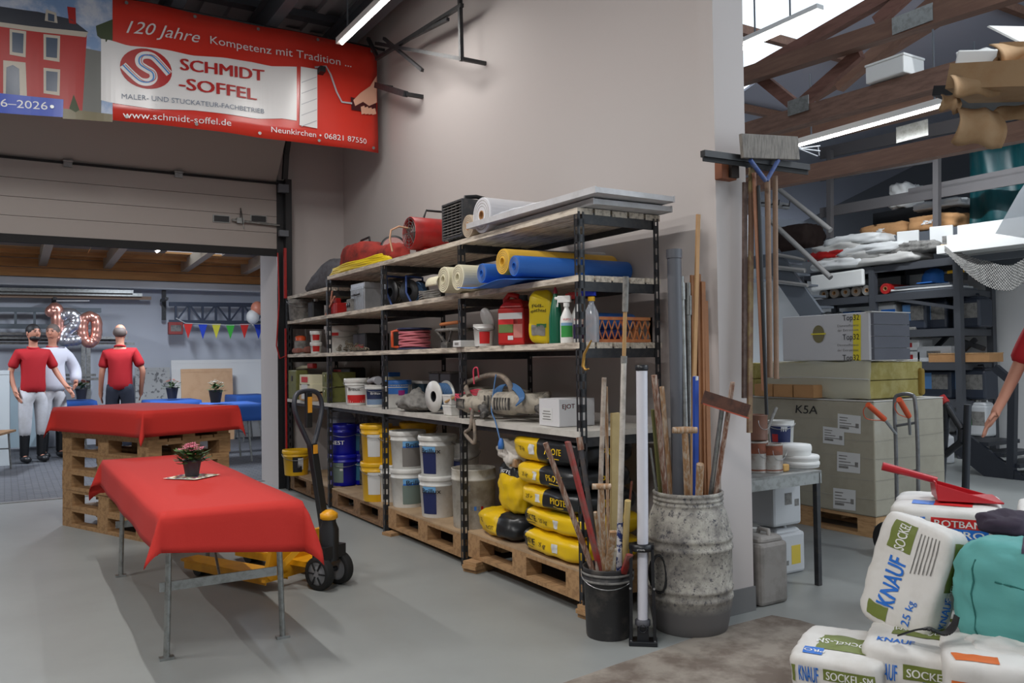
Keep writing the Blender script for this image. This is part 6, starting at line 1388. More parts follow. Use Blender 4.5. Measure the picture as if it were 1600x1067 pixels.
# ---------------------------------------------------------------- work table behind the pillar
WT_ = T('metal_work_table', 'low metal table behind the pillar, carrying paint cans and white lids', 'table', (3.53, 3.32, 0))
tz = .63
MB().box((0, 0, tz-.006), (.62, .56, .012)).build('table_top', mt('dirty zinc top', (136, 138, 136), .5, .4, dirt=.7, dcol=(94, 92, 88), scale=8), WT_)
for (c, d) in (((0, -.27, tz-.04), (.62, .012, .06)), ((0, .27, tz-.04), (.62, .012, .06)), ((.304, 0, tz-.04), (.012, .56, .06)), ((-.304, 0, tz-.04), (.012, .56, .06))): MB().box(c, d).build('apron', GALV, WT_)
for x in (-.29, .29):
    for y in (-.26, .26): MB().box((x, y, (tz-.02)/2), (.028, .028, tz-.02)).build('leg', STEELB, WT_)
def tpos(px, Y, z): return far(px, Y, z)
def can(label, loc, r, h, m, rust=True):
    t = T('paint_can', label, 'can', loc)
    MB().lathe([(r, 0), (r*1.03, .004), (r, .01), (r, h-.01), (r*1.04, h-.004), (r*1.04, h), (r*.92, h), (r*.9, h-.02), (.001, h-.025)], 26).build('body', m, t)
    if rust: MB().lathe([(r*1.008, h*.62), (r*1.008, h*.97)], 26, cap=False).build('spilled_paint', mt('rust paint', (122, 64, 38), .6, dirt=.6, dcol=(78, 44, 30), scale=20), t); MB().lathe([(r*1.008, 0.012), (r*1.008, h*.12)], 26, cap=False).build('rust_band', MATS['rust paint'], t)
    MB().tube(arc((0, -r*1.03, h*.8), r*.9, PI, 2*PI, 10), .0015, 5).build('wire_handle', ALU, t)
    return t
CANM = mt('grubby tin', (160, 156, 150), .45, .3, dirt=.7, dcol=(120, 98, 84), scale=14)
can('rust-smeared paint can at the table front, left of the white lids', tpos(1205, 3.16, tz), .062, .155, CANM)
can('second rusty paint can half hidden by the pillar', tpos(1183, 3.2, tz), .06, .17, CANM)
c3 = can('brown paint can standing on the can half hidden by the pillar', tpos(1183, 3.24, tz+.17), .058, .14, mt('brown tin', (110, 72, 54), .5, dirt=.5, dcol=(80, 60, 50), scale=12), rust=False)
t, ac = bucket('white and navy paint bucket standing open on the metal table', tpos(1221, 3.44, tz+.09), .075, .155, WHITE, openr=True, prints=((-.1, 1.7, .15, .85, NAVY), (.25, .5, .6, .78, PAPER), (-.55, .5, .2, .5, DRD)))
b = can('flat tin under the navy paint bucket', tpos(1221, 3.44, tz), .08, .088, CANM, rust=False)
MB().tube([tpos(1198, 3.3, tz+.19), tpos(1198, 3.3, tz+.21), tpos(1213, 3.34, tz+.33)], .009, 8).build('brush_handle', GREYD, label='dusty brush handle sticking out of the cans', cat='brush')
for (px, Y, z, r, w) in ((1250, 3.22, tz, .105, 'wide white plastic lid tub, lower of the stack on the metal table'), (1250, 3.22, tz+.034, .103, 'wide white plastic lid, middle of the stack on the metal table'), (1239, 3.25, tz+.066, .1, 'white plastic tub turned over on the lids')):
    t = T('plastic_tub', w, 'lid', tpos(px, Y, z)); h = .034 if z < tz+.05 else .06
    MB().lathe([(r*.96, 0), (r, .004), (r, h*.4), (r*1.03, h*.45), (r*1.03, h*.8), (r*.98, h), (.001, h-.002)], 32).build('shell', CLEANW, t); MB().lathe([(r*.8, h-.0015), (r*.82, h+.001), (r*.84, h-.0015)], 32, cap=False).build('ring', CLEANW, t)
t = T('sponge', 'small yellow sponge between can and lids', 'sponge', tpos(1226, 3.13, tz)); MB().box((0, 0, .02), (.05, .03, .04)).build('block', mt('sponge', (190, 150, 90), .95, bump=.3, scale=60), t, bev=.008)
def jerry(label, loc, d, m, rz=0, lab=None, group=None, cap=WHITE):
    t = T('jerrycan', label, 'jerrycan', loc, rz, group); x, y, z = d
    MB().box((0, 0, z*.44), (x, y, z*.88)).box((0, 0, z*.92), (x*.94, y*.94, z*.1), tap=.75).build('body', m, t, bev=min(x, y)*.14)
    MB().tube([(0, -y*.28, z*.92), (0, -y*.25, z*1.03), (0, y*.12, z*1.03), (0, y*.18, z*.92)], .012, 8).build('handle', m, t)
    MB().cyl((0, y*.32, z*.93), (0, y*.32, z*1.02), .024, n=14).build('cap', cap, t)
    for (fc, u0, u1, z0, z1, mm) in lab or ():
        if fc == 'x': MB().prism([(-x/2-.001, y*u0, z*z0), (-x/2-.001, y*u1, z*z0), (-x/2-.001, y*u1, z*z1), (-x/2-.001, y*u0, z*z1)], (.0008, 0, 0)).build('label_print', mm, t)
        else: MB().prism([(x*u0, -y/2-.001, z*z0), (x*u1, -y/2-.001, z*z0), (x*u1, -y/2-.001, z*z1), (x*u0, -y/2-.001, z*z1)], (0, .0008, 0)).build('label_print', mm, t)
    return t
MILK = mt('milky jerrycan', (188, 190, 192), .4); DUSTJ = mt('dust-grey jerrycan', (142, 138, 134), .7, dirt=.6, dcol=(110, 106, 102), scale=8)
jerry('dusty grey jerrycan on the floor beside the pillar', tpos(1193, 3.02, 0), (.2, .16, .36), DUSTJ)
jerry('lower milky jerrycan with yellow label under the metal table', tpos(1216, 3.4, 0), (.24, .2, .27), MILK, lab=(('y', 0, .32, .2, .6, mt('yellow hazard label', (200, 176, 60), .5)), ('y', -.35, -.1, .2, .3, GREYD)))
jerry('upper milky jerrycan with small print, stacked under the metal table', tpos(1210, 3.4, .28), (.24, .2, .27), MILK, lab=(('y', -.1, .15, .45, .7, GREYD), ('y', .25, .4, .4, .55, GREYD)))
# ---------------------------------------------------------------- wrapped package on pallet
PX0, PY0, PW, PL = 5.1, 3.6, .8, 1.2
pallet('pallet carrying the big film-wrapped package', (PX0+PW/2, PY0+PL/2, 0), PI/2, mats=PINE, group=None)
KP = mt('film wrapped card', (158, 152, 134), .32, dirt=.35, dcol=(134, 128, 110), scale=5, coat=.3)
t = T('wrapped_package', 'large grey-beige film-wrapped package marked K5A on a pallet', 'package', (PX0, PY0, .146))
MB().box((PW/2, PL/2, .395), (PW+.02, PL+.02, .79)).build('block', KP, t, bev=.01)
b = MB(); random.seed(3)
for z in (.12, .25, .40, .52, .66): b.bar((-.012, -.0, z), (-.012, PL, z+random.uniform(-.03, .03)), .002, .006); b.bar((0, -.012, z), (PW, -.012, z+random.uniform(-.03, .03)), .006, .002)
b.build('film_fold', mt('film crease', (160, 156, 142), .25), t)
MB().box((PW/2, PL/2, .795), (PW+.02, PL+.02, .008)).build('top_film', mt('white top film', (196, 194, 188), .3), t)
for k, (x0, y0, x1, y1) in enumerate(((1309, 647, 1345, 676), (1286, 667, 1319, 694), (1308, 706, 1344, 738), (1302, 763, 1337, 796))):
    A = [at(x, y, X=PX0-.0125-.001*(k == 1)) for x, y in ((x0, y1-2), (x1, y1+2), (x1, y0+3), (x0, y0-1))]; o = V(t.location)
    lb = MB().prism([q-o for q in A], (-.001, 0, 0)).build('label', PAPER, t)
    b = MB()
    for j in range(5):
        u0, u1 = .08, (.5, .8, .6, .4, .45)[j]; v = .18+.15*j; hh = .05 if j else .12
        P = lambda u, v: (A[0]*(1-u)*(1-v)+A[1]*u*(1-v)+A[2]*u*v+A[3]*(1-u)*v)-o+V((-.0016, 0, 0))
        b.add([P(u0, v), P(u1, v), P(u1, v+hh), P(u0, v+hh)], [(0, 1, 2, 3)])
    b.add([P(.78, .3), P(.92, .3), P(.92, .55), P(.78, .55)], [(0, 1, 2, 3)]); b.build('printed_lines', GREYD, lb)
a = at(1243, 645, X=PX0-.014)-V(t.location); c = at(1277, 651, X=PX0-.014)-V(t.location)
text('K5A', t, INK, o=a, ux=(0, -1, 0), h=.062, w=abs(a.y-c.y), bold=0, shear=.1)
zt_ = .95
t = T('insulation_pack', 'yellow-green mineral wool boards in torn film lying on the package', 'insulation', (5.14, 3.62, zt_)); INS = mt('mineral wool', (150, 138, 76), .9, dirt=.6, dcol=(176, 166, 112), scale=12, bump=.3)
for k in range(2):
    MB().box((.32, .50, .065+.13*k), (.62, .92, .126)).build('wool_board', INS, t, bev=.006)
MB().box((.60, .06, .11), (.05, .1, .2)).build('torn_wool', mt('ochre wool', (140, 116, 50), .95, bump=.5, scale=40), t, bev=.02)
b = MB().grid(lambda u, v: (-.004+.0*u-.01*math.sin(u*9+v*5), .98*u+.02, .265*v+.006*math.sin(u*17)), 14, 4).grid(lambda u, v: (-.004+.64*v, .02+.98*u, .266+.006*math.sin(u*13+v*9)), 14, 6); b.build('torn_film', mt('thin clear film', (226, 224, 208), .15, alpha=.38), t, solid=.0006)
MB().tube([(-.012, .03, .14), (-.014, .5, .15), (-.012, .95, .142)], .003, 5).build('strap', PAPER, t)
t = T('insulation_pack', 'short mineral wool pack left of the larger one on the package', 'insulation', (5.14, 4.68, zt_))
for k in range(2): MB().box((.3, .1, .065+.13*k), (.6, .2, .126)).build('wool_board', INS, t, bev=.006)
for k in range(3):
    t = cbox('carton_box', 'small brown carton on the package edge, %s' % ('nearest the camera', 'middle of the row', 'furthest left, behind the handles')[k], 'box', (5.2-.06, 4.14+.19*k, zt_), (.13, .18, .09), CARD, bev=.002); t.location.x = 5.03+.08
t = T('insulation_carton', 'long white carton of grey insulation boards with a yellow stripe, on top of the pile', 'carton', (5.16, 3.66, zt_+.272), 0)
CW_ = mt('carton white', (198, 198, 200), .55)
MB().box((.22, .38, .17), (.44, .76, .34)).build('sleeve', CW_, t, bev=.006)
for k in range(4): MB().box((.225, -.008, .044+.083*k), (.41, .03, .079)).build('grey_board', mt('graphite foam', (92, 94, 102), .8), t)
MB().box((.22, -.0, .341), (.45, .05, .006)).build('torn_film', MATS['white top film'], t)
o = V(t.location)
def top_(px, py): return at(px, py, X=5.157)-o
for (y0, y1) in ((490, 565),):
    MB().prism([top_(1333, 563), top_(1345, 564), top_(1345, 492), top_(1333, 491)], (-.001, 0, 0)).build('yellow_stripe', mt('print yellow', (222, 206, 50), .5), t)
for (y, s, h) in ((501, 'Top32', 9), (531, 'Top32', 9), (563, 'Top32', 9)):
    a = top_(1317, y); c = top_(1343, y+1); text(s, t, INK, o=a+V((-.003, 0, 0)), ux=(0, -1, 0), h=h*mpp(a+o), w=abs(a.y-c.y))
for (y, s) in ((511, 'Dämmeffizienz'), (518, 'der Extraklasse'), (541, 'Dämmeffizienz'), (549, 'der Extraklasse')):
    a = top_(1309, y); c = top_(1342, y+1); text(s, t, GREYD, o=a+V((-.003, 0, 0)), ux=(0, -1, 0), h=3.6*mpp(a+o), w=abs(a.y-c.y))
ce = top_(1279, 522); r = 11*mpp(ce+o)
MB().add([ce+V((-.002, r*math.cos(a)*1.0, 1.25*r*math.sin(a))) for a in [PI/12*i for i in range(24)]], [tuple(range(24))]).build('emblem_disc', mt('emblem bronze', (120, 112, 76), .5), t)
MB().prism([ce+V((-.003, -r*1.25, -.004)), ce+V((-.003, r*1.25, -.004)), ce+V((-.003, r*1.25, .006)), ce+V((-.003, -r*1.25, .006))], (-.001, 0, 0)).build('emblem_band', MATS['print yellow'], t)
MB().box((.0, 0, 0), (.09, .14, .004)).build('loose_card', PAPER, loc=(5.2, 3.58, zt_+.272), rz=.3, label='loose sheet of paper under the white insulation carton', cat='paper')
# ---------------------------------------------------------------- sack trucks in front of the package
def sacktruck(X0, label, hl, hr, wl, wr_, top=617, bot=826):
    t = T('sack_truck', label, 'hand truck', at(hl, bot, X=X0)*1.0); o = V(t.location); o.z = 0; t.location = o
    g = mt('worn truck frame', (120, 122, 124), .4, .6, dirt=.5, dcol=(86, 84, 80), scale=20)
    P = lambda px, py, dx=0: at(px, py, X=X0+dx)-o
    MB().tube(smooth3([P(hl+2, bot), P(hl, 700), P(hl-2, top+12), P(hl+6, top), P(hr-6, top), P(hr, top+12), P(hr+4, 700), P(hr+5, bot-18)]), .012, 8).build('frame', g, t)
    for y in (665, 740, 800): MB().tube([P(hl+1, y), P(hr+3, y-5)], .009, 7).build('cross_bar', g, t)
    for (px, py, qx, qy) in ((hl-44, 632, hl-18, 655), (hl+5, 624, hl+20, 650)):
        MB().tube([P(qx, qy, -.15), P(px, py, -.3)], .017, 10).build('grip', ORANGE, t); MB().tube([P(qx, qy, -.15), P(hl+ (0 if px < hl else 22), 678)], .009, 8).build('handle_tube', ALU, t)
        MB().tube(smooth3([P(px, py, -.3), P(px-7, py+9, -.3), P(px-2, py+22, -.26), P(qx-4, qy+2, -.17)]), .003, 5).build('guard_wire', ORANGE, t)
    for (px, py) in ((wl, 826), (wr_, 806)):
        c = P(px, py, -.1 if px == wl else .1); c.z = .115
        b = MB().tube([c+V((0, .085*math.cos(a), .085*math.sin(a))) for a in [PI/12*i for i in range(24)]], .03, 10, closed=True); b.build('tyre', RUBBER, t)
        MB().lathe([(.02, -.02), (.06, -.012), (.065, .012), (.02, .02)], 20, X=Matrix.Translation(c) @ Matrix.Rotation(PI/2, 4, 'Y')).build('rim', mt('rim red', (122, 66, 54), .5, dirt=.4, scale=20), t)
    MB().box(tuple(P((hl+hr)/2, bot)*1.0), (.2, .3, .006)).build('toe_plate', g, t)
    return t
sacktruck(4.78, 'worn steel sack truck with orange grips and red-hubbed wheels', 1400, 1430, 1390, 1422)
# black trestles with red ends
def pole_set(t, L, X, r, m, nm): return [MB().tube([at(a, b_, X=X)-V(t.location), at(c, d, X=X)-V(t.location)], r, 8).build(nm, m, t) for (a, b_, c, d) in L]
t = T('folding_trestle', 'black folding trestles with red end caps, standing behind the sacks', 'trestle', at(1490, 760, X=6.2))
DKF = mt('dark enamel', (30, 34, 42), .4)
pole_set(t, ((1480, 632, 1468, 790), (1512, 632, 1508, 790), (1437, 632, 1478, 668), (1474, 625, 1503, 670), (1503, 670, 1502, 690), (1502, 690, 1442, 738), (1442, 738, 1447, 800), (1478, 668, 1474, 700), (1440, 712, 1470, 690)), 6.2, .028, DKF, 'tube')
pole_set(t, ((1434, 628, 1441, 636), (1470, 620, 1478, 630)), 6.19, .034, RED, 'end_cap')
# ---------------------------------------------------------------- steel rack by the far wall
RX, RXB = 9.8, 10.5
RYS = [at(1500, 560, X=RX).y, at(1367, 560, X=RX).y, at(1257, 560, X=RX).y]
RZ = [at(1500, y, X=RX).z for y in (402, 452, 514, 568, 627, 684)]
STG2 = mt('dark grey rack paint', (66, 68, 73), .5)
rk2 = T('steel_rack', 'grey steel rack by the far wall of the right hall, full of jerrycans and boards', 'shelf', (RX, RYS[0], 0))
for y in RYS:
    for x in (0, RXB-RX): MB().box((x, y-RYS[0], RZ[0]/2), (.08, .08, RZ[0])).build('post', STG2, rk2)
for z in RZ:
    for k in range(2):
        ya, yb = RYS[k]-RYS[0], RYS[k+1]-RYS[0]
        if k and z < RZ[1]-.1: continue
        for x in (0, RXB-RX): MB().box((x, (ya+yb)/2, z-.04), (.05, yb-ya-.08, .08)).build('beam', STG2, rk2)
        for y in (ya, yb): MB().box(((RXB-RX)/2, y, z-.04), (RXB-RX-.08, .04, .08)).build('cross_beam', STG2, rk2)
        MB().box(((RXB-RX)/2, (ya+yb)/2, z+.008), (RXB-RX, yb-ya-.08, .015)).build('shelf_board', STG2, rk2)
MB().bar((0, RYS[1]-RYS[0], RZ[1]), (0, .05, RZ[0]-.6), .04, .04).build('brace', STG2, rk2); MB().bar((.7, .1, RZ[1]-.1), (.7, RYS[1]-RYS[0], RZ[2]-.6), .05, .05).build('brace', DKF, rk2)
def r2(px, lv, X=RX+.25):
    q = at(px, 500, X=X); z = RZ[lv]+.017
    for _ in range(2): d = V((q.x, q.y, z))-EYEP; q = at(px, 533.5-FPX*(d.dot(cU)/d.dot(cF)), X=X)
    return V((X, q.y, z))
DJ = mt('dark slate jerrycan', (44, 50, 62), .4); LB_ = mt('pale blue label', (84, 130, 180), .5)
lbl = (('x', -.42, .1, .3, .75, GREYD), ('x', .1, .42, .3, .8, LB_))
k = 0
for (px, lv, w, m, X) in ((1392, 2, 'white jerrycan with blue side on the upper rack level', MILK, 10.05), (1438, 2, 'dark jerrycan with blue label on the upper rack level, left', DJ, 10.05), (1470, 2, 'dark jerrycan on the upper rack level, second from left', DJ, 10.15), (1520, 2, 'dark jerrycan on the upper rack level, right of the post', DJ, 10.15), (1472, 4, 'dark jerrycan with blue label on the middle rack level, left of the post', DJ, 10.05), (1525, 4, 'dark jerrycan with blue label on the middle rack level, right of the post', DJ, 10.15)):
    jerry(w, r2(px, lv, X), (.3, .34 if lv == 2 else .40, .40), m, lab=lbl if m is DJ else (('x', -.5, .1, .2, .7, KBLUE),), group='jerrycans on the steel rack', cap=BLACK)
for (px, c, w) in ((1453, mt('yellow label', (210, 200, 90), .5), 'white jug with yellow label on the lower rack level'), (1474, DG, 'white jug with green label on the lower rack level, left'), (1517, DG, 'white jug with green label on the lower rack level, by the post'), (1537, GREYD, 'white jug at the right end of the lower rack level')):
    jerry(w, r2(px, 5, 10.1), (.22, .2, .42), MILK, lab=(('x', -.4, .4, .3, .7, c),), group='white jugs on the steel rack')
jerry('pale canister standing low behind the trestles', V((9.2, at(1462, 740, X=9.2).y, 0)), (.3, .3, .36), MILK, lab=(('x', -.4, .1, .3, .6, KBLUE),))
for (px, w, d, m, z) in ((1430, 'upper white carton on the rack', (.3, .3, .14), PAPER, .15), (1430, 'lower white carton on the rack', (.3, .34, .14), PAPER, 0), (1470, 'crumpled clear bag on the rack', (.3, .45, .2), MILK, 0), (1420, 'grey plastic tray on top of the cartons', (.34, .42, .14), GREYD, .31)):
    t = T('carton' if 'carton' in w else ('tray' if 'tray' in w else 'clear_bag'), w, 'tray' if 'tray' in w else ('carton' if 'carton' in w else 'bag'), r2(px, 3, 10.05)+V((0, 0, z))); MB().box((0, 0, d[2]/2), d).build('body', m, t, bev=.012); MB().box((-d[0]/2-.002, 0, d[2]*.5), (.002, d[1]*.4, d[2]*.4)).build('print', RED if m is PAPER else GREYD, t)
t = T('brown_board', 'brown wooden board lying on the rack, right bay', 'board', r2(1508, 3, 10.0)); MB().box((0, 0, .05), (.3, .75, .1)).build('board', CARD, t); MB().box((0, 0, .105), (.31, .76, .012)).build('top_layer', PINE, t)
t = T('black_tool', 'black angular tool on the brown board', 'tool', r2(1519, 3, 10.0)+V((0, 0, .115))); MB().bar((0, -.15, .04), (0, .12, .14), .06, .05).bar((0, .1, .03), (0, -.05, .16), .05, .05).build('body', BLACK, t)
RD_ = 'rolls lying across the steel rack'
for (px, m, w, z) in ((1306, GREYD, 'grey roll furthest left on the rack', 0), (1322, mt('greige roll', (132, 122, 112), .8), 'greige roll, second from left on the rack', 0), (1340, GREYD, 'grey roll, third from left on the rack', 0), (1356, MATS['greige roll'], 'greige roll left of the rack post', 0), (1373, GREYD, 'grey roll right of the rack post', 0), (1402, RED, 'red roll on the rack', 0)):
    rollm('fabric_roll', w, r2(px, 1, 10.1)+V((0, 0, z)), .07, .6, m, rz=.1, hole=.4, spiral=False, group=RD_)
t = T('hard_hat', 'blue safety helmet on the rack', 'helmet', r2(1460, 1, 10.1)+V((0, 0, .1))); MB().lathe([(.17, 0), (.15, .03), (.14, .1), (.1, .17), (.04, .2), (.001, .205)], 22).box((-.16, 0, .01), (.12, .2, .012)).build('shell', BLUL, t); MB().bar((-.13, 0, .08), (.13, 0, .08), .02, .1).build('ridge', BLUL, t)
for k in range(3):
    t = T('flat_sheet', 'thin pale sheet under the blue helmet, %s of three' % ('lowest', 'middle', 'top')[k], 'sheet', r2(1455, 1, 10.1)+V((0, 0, .03*k)), .05*k); MB().box((0, 0, .012), (.5, .9-.1*k, .022)).build('sheet', (STEELG, PAPER, STEELG)[k], t)
t = T('yellow_tool', 'black and yellow tool on the rack beside the mesh', 'tool', r2(1494, 1, 9.95)+V((0, 0, .1))); MB().box((0, 0, .05), (.1, .25, .09)).build('body', BLACK, t, bev=.01); MB().box((0, 0, .11), (.08, .18, .05)).build('top', YEL, t, bev=.01)
for k, (px, w) in enumerate(((1278, 'white bag on the rack, left bay'), (1300, 'clear bag on the rack, left bay'), (1335, 'clear bag with blue bottle on the rack'))):
    f = sackfn(.3, .36, .3, n=3, wr=.03, seed=70+k); t = T('clear_bag', w, 'bag', r2(px, 2, 10.1)); sackmesh(f, k=8).build('bag', (PAPER, MILK, BLUL)[k], t)
# cloths and bags on top of the rack
TB = ((1330, .55, .9, 0, PAPER), (1350, .5, 1.2, .07, mt('off white tarp', (186, 184, 180), .6)), (1320, .5, .8, .14, RED), (1380, .55, 1.0, .14, PAPER), (1330, .5, .9, .22, MATS['off white tarp']), (1350, .5, .9, .3, PAPER), (1400, .5, 1.0, .0, MATS['off white tarp']), (1440, .45, .8, .1, GREYD))
for k, (px, wx, ly, z, m) in enumerate(TB):
    f = sackfn(wx, ly, .15, n=4.5, wr=.05, seed=80+k)
    t = T('folded_tarp', ('lowest off-white folded tarpaulin on the rack top, left', 'wide off-white tarpaulin on the rack top', 'red folded tarpaulin in the pile on the rack top', 'pale tarpaulin beside the red one on the rack top', 'crumpled off-white tarpaulin above the red one', 'topmost pale tarpaulin of the pile on the rack top', 'lower off-white tarpaulin on the rack top, right', 'grey tarpaulin at the right of the pile on the rack top')[k], 'tarpaulin', r2(px, 0, 10.05)+V((-.1, 0, z)), 0, 'tarpaulins on the rack top'); sackmesh(f, k=10).build('folds', m, t)
t = T('white_panel', 'white panel hanging over the rack edge at the left', 'panel', r2(1312, 0, 9.8)+V((-.06, 0, -.14))); MB().bar((0, -.42, 0), (0, .42, -.02), .06, .22).build('panel', CLEANW, t, bev=.02)
for k, (px, w) in enumerate(((1420, 'white paper bag with yellow corner standing on the rack top'), (1472, 'second white paper bag with yellow corner on the rack top'))):
    t = T('paper_bag', w, 'bag', r2(px, 0, 9.85)+V((0, 0, .12)), .4); MB().box((0, 0, .14), (.05, .26, .28)).build('bag', PAPER, t, bev=.01); MB().box((-.027, -.06, .1), (.003, .1, .1)).build('print', GREYD, t); MB().box((-.027, .0, .025), (.003, .2, .04)).build('yellow_print', YEL, t)
# board stack with wire mesh, right end
t0 = at(1500, 376, X=9.5)
for k in range(3):
    t = T('foam_board', 'thick white board, %s of the pile over the rack end' % ('lowest', 'middle', 'topmost')[k], 'board', (9.9, 4.75, RZ[0]+.02+.105*k), .03*k, 'white boards over the rack end'); MB().box((0, 0, .05), (1.0-.1*k, 2.0-.2*k, .1)).build('slab', CLEANW if k < 2 else PAPER, t, bev=.004)
MB().box((0, 0, 0), (.08, .08, RZ[0])).build('post', STEELG, rk2).location = (0, 3.7-RYS[0], RZ[0]/2)
MB().box((0, 0, 0), (.06, RYS[0]-3.7, .08)).build('beam', STEELG, rk2).location = (0, (3.7-RYS[0])/2, RZ[0]-.04)
MB().box((0, 0, 0), (.06, RYS[0]-3.7, .08)).build('beam', STEELG, rk2).location = (.7, (3.7-RYS[0])/2, RZ[0]-.04)
t = T('wire_mesh', 'white plastic-coated mesh draped over the rack end', 'mesh', at(1480, 385, X=9.3)); o = V(t.location); b = MB()
def mp_(u, v):
    px = 1476+150*u; lo_ = 392+ (62*math.sin(min(1, u*1.6)*PI/2) if u < .7 else 62-30*(u-.7)/.3); hi_ = lo_-10-36*min(1, u*2.2)*(1-.3*u)
    return at(px, lo_+(hi_-lo_)*v, X=9.2+.25*v+.1*math.sin(u*5))-o
for i in range(34):
    for j in range(8):
        b.tube([mp_(i/34, j/8), mp_((i+1)/34, (j+1)/8)], .005, 4, cap=False); b.tube([mp_((i+1)/34, j/8), mp_(i/34, (j+1)/8)], .005, 4, cap=False)
b.build('mesh', GREYD, t, kind='stuff')
# ---------------------------------------------------------------- mezzanine
STG3 = mt('warm grey rail paint', (86, 83, 84), .6)
MZ = at(1400, 368, X=10.1).z
mz = T('mezzanine', 'dark steel mezzanine deck', 'mezzanine'); del mz['category']; mz['kind'] = 'structure'; mz.name = 'floor_mezzanine'
MB().box((11.8, 6.0, MZ-.06), (3.4, 10.0, .1)).build('deck', STEELB, mz); MB().box((10.1, 6.0, MZ-.1), (.06, 10, .2)).build('edge_beam', STEELG, mz)
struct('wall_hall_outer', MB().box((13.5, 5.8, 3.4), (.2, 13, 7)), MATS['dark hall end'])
struct('ceiling_hall_outer', MB().prism([(10.9, -3, hz(-3)), (13.6, -3, hz(-3)), (13.6, 10.9, hz(10.9)), (10.9, 10.9, hz(10.9))], (0, 0, .03)), ROOFR)
rl = T('guard_rail', 'grey steel guard rail boards along the mezzanine edge', 'railing', (9.95, 6, MZ)); o = V(rl.location)
for (p0, p1, w) in (((1282, 276), (1470, 243), .14), ((1282, 333), (1650, 268), .14), ((1420, 300), (1650, 255), .08), ((1282, 240), (1640, 165), .16)):
    a, c = at(*p0, X=9.95)-o, at(*p1, X=9.95)-o; MB().bar(a, c, .03, w).build('rail_board', STG3, rl)
for px in (1297, 1464, 1640): a, c = at(px, 372, X=9.9)-o, at(px, 235, X=9.9)-o; MB().bar(a, c, .07, .07, up=(1, 0, 0)).build('post', STG3, rl)
BG_ = 'brown sacks on the mezzanine'
for (x0, x1, y0, y1, X, m, w, k) in ((1357, 1430, 334, 364, 10.35, CARD, 'brown paper sack on the mezzanine, left of the rail post', 1), (1434, 1506, 332, 364, 10.3, CARD, 'brown paper sack on the mezzanine, behind the rail post', 2), (1440, 1515, 312, 334, 10.5, MILK, 'bundle of pale and dark cloths on the brown sacks', 3), (1405, 1430, 290, 330, 10.6, PAPER, 'pointed white bag tip behind the guard rail', 4), (1225, 1275, 352, 400, 10.9, mt('dark brown box', (62, 46, 40), .8), 'dark brown box in the shadow at the left of the mezzanine', 5)):
    a, c = at(x0, y1, X=X), at(x1, y0, X=X); f = sackfn(abs(a.y-c.y), .5, abs(c.z-a.z)+.03, n=8, wr=.05, seed=90+k)
    t = T('paper_sack' if m is CARD else 'bundle', w, 'sack' if m is CARD else 'bundle', (X, (a.y+c.y)/2, min(a.z, MZ) if k in (1, 2) else a.z), PI/2); sackmesh(f, k=9).build('body', m, t)
    if m is CARD: decal(f, 'back', -.3, .2, -.2, .3, t, PAPER, name='label_print')
t = T('pallet_support', 'dark crate stack carrying the bundle behind the guard rail', 'crate', (10.6, at(1440, 330, X=10.6).y, MZ)); MB().box((0, 0, .2), (.4, 1.2, .4)).build('crate', BLACK, t)
t = T('teal_tarpaulin', 'teal plastic tarpaulin hanging beyond the mezzanine rail', 'tarpaulin', (10.35, 4.5, 0)); TEAL = mt('teal film', (8, 66, 72), .35, dirt=.3, dcol=(40, 100, 102), scale=3, stretch=(1, 4, 1))
a, c = at(1514, 372, X=10.35), at(1660, 190, X=10.35); MB().grid(lambda u, v: (.06*math.sin(u*14+v*2), (a.y+(c.y-a.y)*u)-4.5, a.z+(c.z-a.z)*v), 26, 6).build('sheet', TEAL, t, solid=.004)
t = T('film_sheet', 'milky film hanging in front of the teal tarpaulin at the right edge', 'film', (8.9, 4, 0)); P_ = [at(*q, X=8.9)-V((8.9, 4, 0)) for q in ((1555, 365), (1640, 378), (1640, 230), (1592, 300))]; MB().prism(P_, (.004, 0, 0)).build('sheet', mt('milky sheet', (170, 174, 178), .35, alpha=.6), t)
# left stair rails
st = T('steel_staircase', 'grey steel stair with tube handrails, left behind the hanging handles', 'staircase', (10.0, 8.3, 0)); o = V(st.location)
for (p0, p1, r) in (((1205, 286), (1298, 360), .036), ((1205, 346), (1298, 434), .036), ((1214, 398), (1258, 406), .025), ((1214, 418), (1258, 423), .03), ((1214, 440), (1262, 446), .025)): MB().tube([at(*p0, X=9.2)-o, at(*p1, X=9.2)-o], r, 10).build('handrail_tube', mt('light grey tube', (122, 120, 118), .45), st)
MB().bar(at(1205, 400, X=9.25)-o, at(1275, 500, X=9.25)-o, .05, .3).build('stringer', STEELG, st)
for k in range(5): a = at(1212+12*k, 412+17*k, X=9.25)-o; MB().box((a.x+.2, a.y, a.z), (.4, .26, .03)).build('tread', STEELG, st)
# right stair
st = T('steel_staircase', 'black steel stair descending behind the steel rack at the right edge', 'staircase', (8.6, 4.5, 0)); o = V(st.location)
for (p0, p1) in (((1555, 574), (1583, 598)), ((1583, 598), (1580, 770))): MB().bar(at(*p0, X=8.6)-o, at(*p1, X=8.6)-o, .07, .07, up=(1, 0, 0)).build('rail', DKF, st)
MB().bar(at(1500, 690, X=8.6)-o, at(1640, 800, X=8.6)-o, .05, .25).build('stringer', DKF, st)
for k in range(5): a = at(1525+24*k, 705+17*k, X=8.6)-o; MB().box((a.x+.3, a.y, a.z+.08), (.6, .26, .04)).build('tread', DKF, st)
